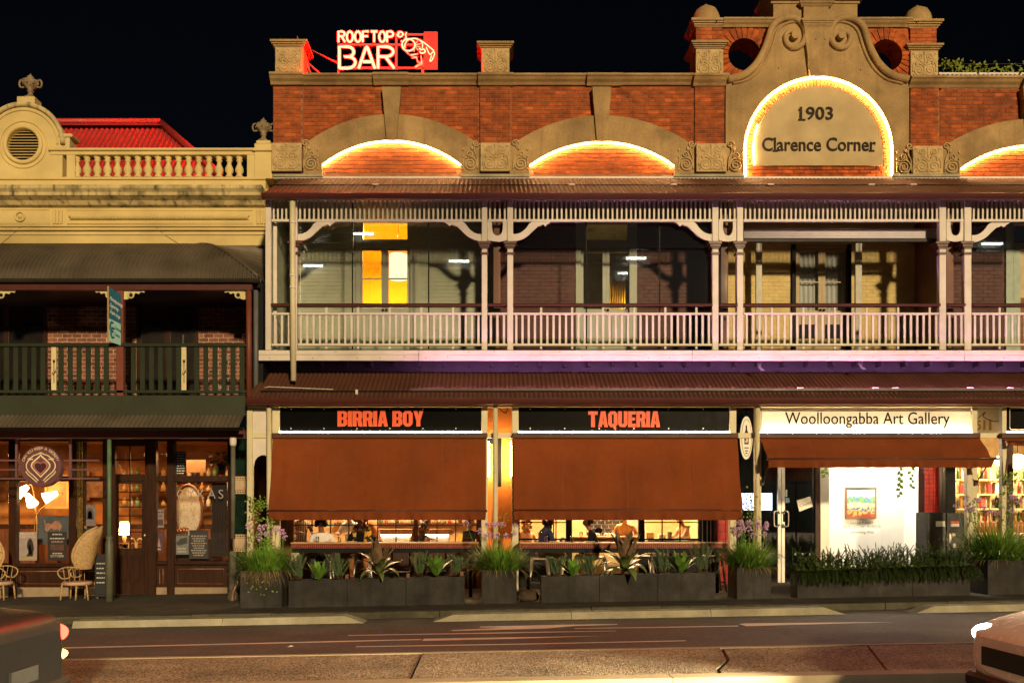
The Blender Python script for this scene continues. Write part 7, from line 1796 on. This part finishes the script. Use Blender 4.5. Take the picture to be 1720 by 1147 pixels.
person(at(716,2.75,.62),R(120),SEAT,'person with a dark bun and bare shoulders seated inside the window',m_blk,m_denim,m_skin1,m_hair_d,'none',{'elR':(.3,.2,.42),'wrR':(.14,.26,.62)},hairstyle='bun')
person(at(786,2.75,.72),R(-150),SEAT,'person in a black jacket seated inside near the beer glass',m_blk,m_denim,m_skin2,m_hair_d,'long')
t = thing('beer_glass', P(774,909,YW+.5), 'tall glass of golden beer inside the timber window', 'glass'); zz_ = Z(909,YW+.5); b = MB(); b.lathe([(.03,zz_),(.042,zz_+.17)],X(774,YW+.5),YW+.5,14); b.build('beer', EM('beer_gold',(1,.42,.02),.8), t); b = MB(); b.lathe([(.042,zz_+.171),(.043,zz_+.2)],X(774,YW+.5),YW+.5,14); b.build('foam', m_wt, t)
b = MB(); b.box(X(700,YW+.3),X(805,YW+.3),YW+.25,YW+.8,zz_-.04,zz_-.002); b.build('window_table', m_wood, None, 'timber table just inside the timber window', 'table')
# right table: two people turned to each other
person(at(910,.12),R(-70),SEAT,'person in a navy shirt and tan trousers seated at the right table',m_navy,m_khaki,m_skin2,m_hair_d,'long',{'wrL':(-.1,.3,.02),'elL':(-.25,.12,.2),'wrR':(.05,.34,.05)},lean=.08,hairstyle='long')
ph = person((X(1003,.12),.12,pz(1003,.12)-.06),R(80),SEAT,'bearded person in a black hoodie and tan trousers seated at the right table',m_blk,m_khaki,m_skin2,m_hair_d,'long',{'wrL':(-.08,.36,.02),'wrR':(.08,.36,.02)},lean=.12)
q = MB(); q.ball((0,-.03,.5),.1,.075,.06,12,8); child(ph,q,'hood',m_blk)
q = MB(); q.ball((0,.17,.62),.06,.05,.05,10,6,.05); child(ph,q,'beard',m_hair_d)
person(at(946,2.8,.42),R(175),SEAT,'child with dark hair seated inside behind the right table',M('pale_top',(.7,.5,.35),.9),m_denim,m_skin1,m_hair_d,'short',s=.82)
person(at(882,2.9,.7),R(-160),SEAT,'person in a peach top seated inside at the left of the steel window',M('peach_top',(.75,.38,.18),.9),m_denim,m_skin1,m_hair_l,'short',hairstyle='long')
person(at(1052,YW+1.2,.95),R(165),STAND,'auburn haired cook bending over the open servery',M('orange_tee',(.7,.36,.16),.9),m_blk,m_skin1,m_hair_r,'short',{'wrR':(.2,.42,.05),'wrL':(-.2,.42,.05)},lean=.45)
person(at(1156,YW+.9,.85),R(110),STAND,'person with bare arms reaching to a tray at the right steel window',M('tan_apron',(.5,.28,.12),.9),m_rustc,m_skin1,m_hair_b,'none',{'elR':(.2,.25,.25),'wrR':(.12,.5,.22),'elL':(-.2,.25,.25),'wrL':(-.12,.5,.2)},lean=.15)
t = thing('kitchen_bench', P(1120,912,YW+.8), 'timber bench with boxes inside the right steel window', 'bench'); zz_ = Z(904,YW+.6)
b = MB(); b.box(X(1086,YW+.6),X(1172,YW+.6),YW+.45,YW+1.0,zz_-.06,zz_,.01); b.build('bench_top', m_shw, t)
b = MB(); b.box(X(1086,YW+.6),X(1172,YW+.6),YW+.5,YW+.95,ZG,zz_-.07); b.build('bench_front', m_wood, t)
for u0,u1,h,c in ((1086,1098,.14,(.6,.4,.15)),(1106,1118,.1,(.75,.65,.45)),(1122,1128,.15,(.1,.06,.04))):
    b = MB(); b.box(X(u0,YW+.7),X(u1,YW+.7),YW+.65,YW+.8,zz_+.002,zz_+h,.01); b.build('container', M('bench_box%d'%u0,c,.6), t)
# ================================================================== NEON SIGN ON THE ROOF
yn = YW+.35
ne = thing('neon_sign', P(650,127,yn), 'red neon ROOFTOP BAR sign with a drink figure on the parapet', 'sign')
m_neon = EM('red_neon',(1.0,.0021,.001),430.0)
m_nfr = M('red_sign_frame',(.3,.08,.07),.5)
def neon(strokes, u0, v0, w, h, r=.017, name='neon_letter'):
    q = MB()
    for s_ in strokes:
        pts = [P(u0+a*w, v0+(1-c)*h, yn-.06) for a,c in s_]; q.tube(pts, r, 6)
    q.build(name, m_neon, ne)
arc = lambda cx,cy_,rx,ry,a0,a1,n=10: [(cx+rx*math.cos(R(lerp(a0,a1,i/n))), cy_+ry*math.sin(R(lerp(a0,a1,i/n)))) for i in range(n+1)]
NL = {'R':[[(0,0),(0,1),(.5,1)]+arc(.5,.77,.45,.23,90,-90)+[(.1,.54)],[(.45,.54),(1,0)]],
 'O':[arc(.5,.5,.45,.5,0,360,20)], 'F':[[(0,0),(0,1),(.9,1)],[(0,.55),(.8,.55)]], 'T':[[(0,1),(1,1)],[(.5,1),(.5,0)]], 'P':[[(0,0),(0,1),(.5,1)]+arc(.5,.75,.45,.25,90,-90)+[(.1,.5)]],
 'B':[[(0,0),(0,1),(.5,1)]+arc(.5,.76,.4,.24,90,-70)+[(.3,.53)]+arc(.5,.27,.5,.27,75,-90)+[(0,0)]], 'A':[[(0,0),(.44,.95),(.5,1),(.56,.95),(1,0)],[(.27,.3),(.78,.3)]]}
for i,ch in enumerate('ROOFTOP'): neon(NL[ch],568.5+i*13.6,53.5,11,17.5,.023)
for i,ch in enumerate('BAR'): neon(NL[ch],570+i*32.5,79,27,36,.031)
fig = MB()
def nf(pts, r=.012, k=4):
    fig.tube([(X(u,yn-.06),yn-.06,Z(v,yn-.06)) for u,v in (smooth_path(pts,k) if k else pts)], r, 6)
nf([(686+11*math.cos(a*.3142),76+10*math.sin(a*.3142)) for a in range(21)],.015,0); nf([(686+15*math.cos(a*.3142)+9,77+12*math.sin(a*.3142)) for a in range(9,22)],.012,0)
for a in range(5): nf([(696,77),(696+11*math.cos(a*.65-1),77+10*math.sin(a*.65-1))],.005,0)
nf([(668,56),(671,54),(675,55),(677,58),(674,62),(670,62),(667,59),(671,57)],.016); nf([(683,55),(681,59),(682,63),(679,68),(676,71),(674,69)],.013); nf([(678,70),(681,66),(686,66)],.012)
nf([(705,68),(712,72),(722,80),(729,86)],.014); nf([(704,82),(708,84),(712,83),(714,88),(708,90),(705,87)],.016); nf([(716,80),(722,92),(727,88),(730,90),(726,101),(722,103),(725,94)],.012)
nf([(675,73),(679,82),(686,91)],.007); nf([(688,93),(702,91),(690,94),(701,97),(692,98),(699,96),(702,105),(709,105),(698,112),(697,114),(709,108),(707,94)],.006,0)
fig.build('neon_figure', m_neon, ne)
b = MB(); b.px(712,735,54,117,yn+.02,yn+.03); b.build('backing_panel', M('red_acrylic',(.6,.03,.02),.4), ne)
for u0,u1,v0,v1 in ((567,569.5,53,127),(664,667,56,117),(708,712,100,128),(567,712,74,76.5),(567,712,113,116),(667,712,57,59)):
    b = MB(); b.px(u0,u1,v0,v1,yn,yn+.03); b.build('frame_bar', m_nfr, ne)
b = MB(); b.tube([P(520,83,YW+.5),P(568,107,yn)], .018, 6); b.tube([P(515,104,YW+.5),P(540,127,YW+.5)], .025, 6); b.tube([P(512,95,YW+.4),P(522,127,YW+.4)],.03,6); b.build('stay_wire', m_nfr, ne)
b = MB(); b.pprism([(499,60),(504,70),(499,70)],YW+.3,YW+.33); b.px(503,507,67,70,YW+.28,YW+.34); b.build('bracket', m_nfr, ne)
# roof terrace with railing and plants, right
rt = thing('roof_terrace_rail', P(1650,132,YW+1.4), 'white picket railing of the roof terrace above the right parapet', 'railing'); yy = YW+1.4
b = MB(); b.px(1577,1800,122,125,yy,yy+.05); b.build('top_rail', m_white, rt); b = MB(); b.px(1578,1800,107,108,yy+.3,yy+.33); b.build('wire', m_black, rt)
for i in range(30): b = MB(); b.px(1579+i*7.5,1582+i*7.5,125,140,yy+.01,yy+.04); b.build('picket', m_white, rt)
rl = MB(); rl.px(1590,1800,134,136,yy+.25,yy+.3); rl.build('terrace_light', EM('terrace_glow',(1,.8,.4),7.0), rt)
for j,(u,v,r_,lab) in enumerate(((1600,111,.16,'leftmost leafy sprig on the roof terrace'),(1638,118,.17,'middle leafy plant on the roof terrace'),(1691,120,.2,'right leafy plant on the roof terrace'))):
    t = thing('terrace_plant', P(u,132,yy+.15), lab, 'plant', 'plants on the roof terrace'); q = MB(); c = Vector(P(u,v,yy+.15)); s = MB(); s.tube([P(u,136,yy+.15),tuple(c)],.012,5); s.build('stem', m_vine, t)
    for i in range(70): leaf_shape(q,c+Vector((random.gauss(0,r_),random.gauss(0,.08),random.gauss(0,r_*.45))),(random.uniform(-1,1),-.5,random.uniform(-.5,1)),(0,-1,.4),.08,.06)
    q.build('leaves', M('terrace_leaf',(.2,.24,.03),.5,var=.3,scale=20), t, kind='stuff')
# ================================================================== CARS ON THE NEAR LANE, AT REST
def car(xfront, yc, paint, label, lights):
    z0 = G(xfront)-.1; t = thing('parked_car' if False else 'car', (xfront+2.2,yc,z0), label, 'car', 'cars on the near lane')
    # sections along the length: (x from nose, half width, sill z, belt z, roof z, roof half width)
    S = [(0,.55,.36,.62,.63,.5),(.06,.74,.25,.66,.68,.68),(.25,.84,.2,.72,.76,.74),(.7,.88,.18,.8,.86,.74),(1.15,.9,.18,.88,.95,.74),(1.35,.9,.18,.92,1.02,.7),(1.95,.9,.18,.95,1.4,.6),(2.6,.9,.18,.96,1.45,.6),(3.2,.9,.18,.97,1.38,.59),(3.75,.89,.2,.98,1.08,.68),(4.2,.86,.24,.97,1.03,.72),(4.38,.78,.3,.93,.98,.68),(4.44,.6,.38,.85,.88,.55)]
    n = 14; vs = []
    for (x,w,zs,zb,zr,rw) in S:
        half = [(0,zs),(w*.85,zs),(w,zs+.1),(w*1.01,(zs+zb)/2),(w*.97,zb),(lerp(w*.97,rw,.55),lerp(zb,zr,.5)),(rw,zr-.04*(zr-zb > .1)),(rw*.5,zr)]
        ring = [(a,c) for a,c in half]+[(-a,c) for a,c in reversed(half[1:])]
        vs += [(xfront+x,yc+a,z0+c) for a,c in ring]
    m = 15; q = MB(); q.add(vs,[(i*m+k_,i*m+(k_+1)%m,(i+1)*m+(k_+1)%m,(i+1)*m+k_) for i in range(len(S)-1) for k_ in range(m)],True); q.add(vs[:m],[tuple(range(m))]); q.add(vs[-m:],[tuple(range(m-1,-1,-1))])
    body = q.build('body', paint, t); sm_ = body.modifiers.new('smooth','SUBSURF'); sm_.levels = 2; sm_.render_levels = 2
    mg = M('car_glass',(.01,.012,.014),.05,spec=.6)
    for sg in (-1,1):
        q = MB(); q.add([(xfront+1.5,yc+sg*.885,z0+.98),(xfront+3.5,yc+sg*.885,z0+1.0),(xfront+3.05,yc+sg*.64,z0+1.33),(xfront+2.05,yc+sg*.645,z0+1.35)],[(0,1,2,3)]); q.build('side_window', mg, t)
        for xw in (.85,3.55):
            w = MB(); cx_, cz_ = xfront+xw, z0+.32
            w.lathe([(.2,-.1),(.31,-.1),(.33,-.06),(.33,.06),(.31,.1),(.2,.1)],0,0,24); me = w.mesh('tyre',(0,0,0)); me.materials.append(m_black); wo_ = place(me,'wheel',(cx_,yc+sg*.82,cz_),t,(R(90),0,0))
            w = MB(); w.lathe([(.2,-.105),(.19,-.09),(.06,-.1),(.05,-.12),(.01,-.12)],0,0,14); me = w.mesh('rim',(0,0,0)); me.materials.append(m_alu); ro = bpy.data.objects.new('rim',me); COL.objects.link(ro); ro.parent = wo_; ro.rotation_euler = (0 if sg > 0 else R(180),0,0)
        # head lamp wrapped round the front corner, tail lamp round the rear corner
        q = MB(); q.ball((xfront+.17,yc+sg*.62,z0+.63),.13,.2,.085,16,10); q.build('headlight', lights['head'], t)
        q = MB(); q.ball((xfront+4.31,yc+sg*.66,z0+.84),.13,.2,.08,16,10); q.build('tail_light', lights['tail'], t)
        q = MB(); q.ball((xfront+4.36,yc+sg*.62,z0+.67),.08,.2,.05,14,8); q.build('indicator', lights['ind'], t)
        q = MB(); q.box(xfront+1.42,xfront+1.52,yc+sg*.9,yc+sg*1.06,z0+.95,z0+1.08,.03); q.build('mirror', paint, t)
    q = MB(); q.box(xfront+4.44,xfront+4.46,yc-.19,yc+.19,z0+.56,z0+.67); q.build('number_plate', M('plate_off_white',(.06,.058,.05),.6), t)
    q = MB(); q.add([(xfront+3.3,yc-.56,z0+1.345),(xfront+3.3,yc+.56,z0+1.345),(xfront+3.78,yc+.62,z0+1.075),(xfront+3.78,yc-.62,z0+1.075)],[(0,1,2,3)]); q.build('rear_window', mg, t)
    q = MB(); q.add([(xfront+1.9,yc-.56,z0+1.4),(xfront+1.9,yc+.56,z0+1.4),(xfront+1.3,yc+.66,z0+1.02),(xfront+1.3,yc-.66,z0+1.02)],[(0,1,2,3)]); q.build('windscreen', mg, t)
    q = MB(); q.box(xfront-.012,xfront+.02,yc-.45,yc+.45,z0+.42,z0+.56); q.build('grille', m_black, t)
    q = MB(); q.box(xfront-.02,xfront+.2,yc-.7,yc+.7,z0+.22,z0+.34,.03); q.build('front_bumper', m_black, t)
    q = MB(); q.box(xfront+4.3,xfront+4.47,yc-.72,yc+.72,z0+.32,z0+.5,.03); q.build('rear_bumper', paint, t)
    return t
dark_lamp = M('lamp_lens_off',(.4,.4,.4),.1)
ycar = -11.45; kc = (ycar+18)/FPX
c1 = car(X(1606,ycar+.85), ycar, M('white_car_paint',(.75,.73,.68),.25,var=.03,spec=.6), 'white car with lit headlights entering at the right edge', {'head':EM('headlight_glow',(1,.93,.8),22.0),'tail':EM('tail_dim',(1,.02,.01),1.5),'ind':dark_lamp})
for sg in (-1,1):
    l = bpy.data.lights.new('headlight_beam','SPOT'); l.energy = 1400; l.color = (1,.82,.52); l.spot_size = R(75); l.spot_blend = .8; l.shadow_soft_size = .06
    o = bpy.data.objects.new('headlight_beam',l); o.rotation_euler = Vector((-1,.34,-.06)).to_track_quat('-Z','Y').to_euler(); link(o,c1,(X(1606,ycar+.85)-.06,ycar+sg*.62,.56))
c2 = car(X(128,ycar+.85)-4.44, ycar, M('charcoal_car_paint',(.02,.019,.018),.35,var=.03,spec=.25), 'charcoal car with red tail lights leaving at the left edge', {'head':dark_lamp,'tail':EM('tail_glow',(1,.04,.02),9.0),'ind':EM('indicator_glow',(1,.5,.08),6.0)})
# ================================================================== OPEN CAR PARK ACROSS THE STREET (seen as reflections in the glass)
cp = thing('car_park', (0,-31,0), 'open concrete car park across the street reflected in the balcony glass', 'building')
m_cpc = M('car_park_concrete',(.35,.35,.33),.8)
tubes = [(510,385),(605,383),(517,438),(770,430),(1075,425),(1690,400)]
for z in (3.6,6.8,10.0,13.2,16.4,19.4):
    b = MB(); b.box(-26,40,-31.3,-31.22,z,z+.07); b.build('deck_beam', m_cpc, cp)
for x in range(-26,41,11): b = MB(); b.box(x-.04,x+.04,-31.3,-31.22,-1,19.4); b.build('column', m_cpc, cp)
m_tube = EM('fluorescent_tube',(.95,1,.82),20.0)
for u,v in tubes:
    dd = 49.0; x = (u-UC)*dd/FPX; zs = CAMZ+(VH-v)*dd/FPX
    b = MB(); b.tube([(x,-31.25,zs+.1),(x,-31.25,min(q for q in (3.6,6.8,10.0,13.2,16.4,19.4,22.6) if q > zs))],.01,4); b.build('lamp_hanger', m_black, cp)
    b = MB(); b.box(x-.55,x+.55,-31.3,-31.15,zs+.06,zs+.14); b.build('strip_light', m_tube, cp)
    b = MB(); b.box(x-1.9,x+1.9,-31.62,-31.58,zs-.25,zs+.35); b.build('tube_glow_panel', m_cpc, cp)  # added panel that catches the tube light, standing in for lit soffits
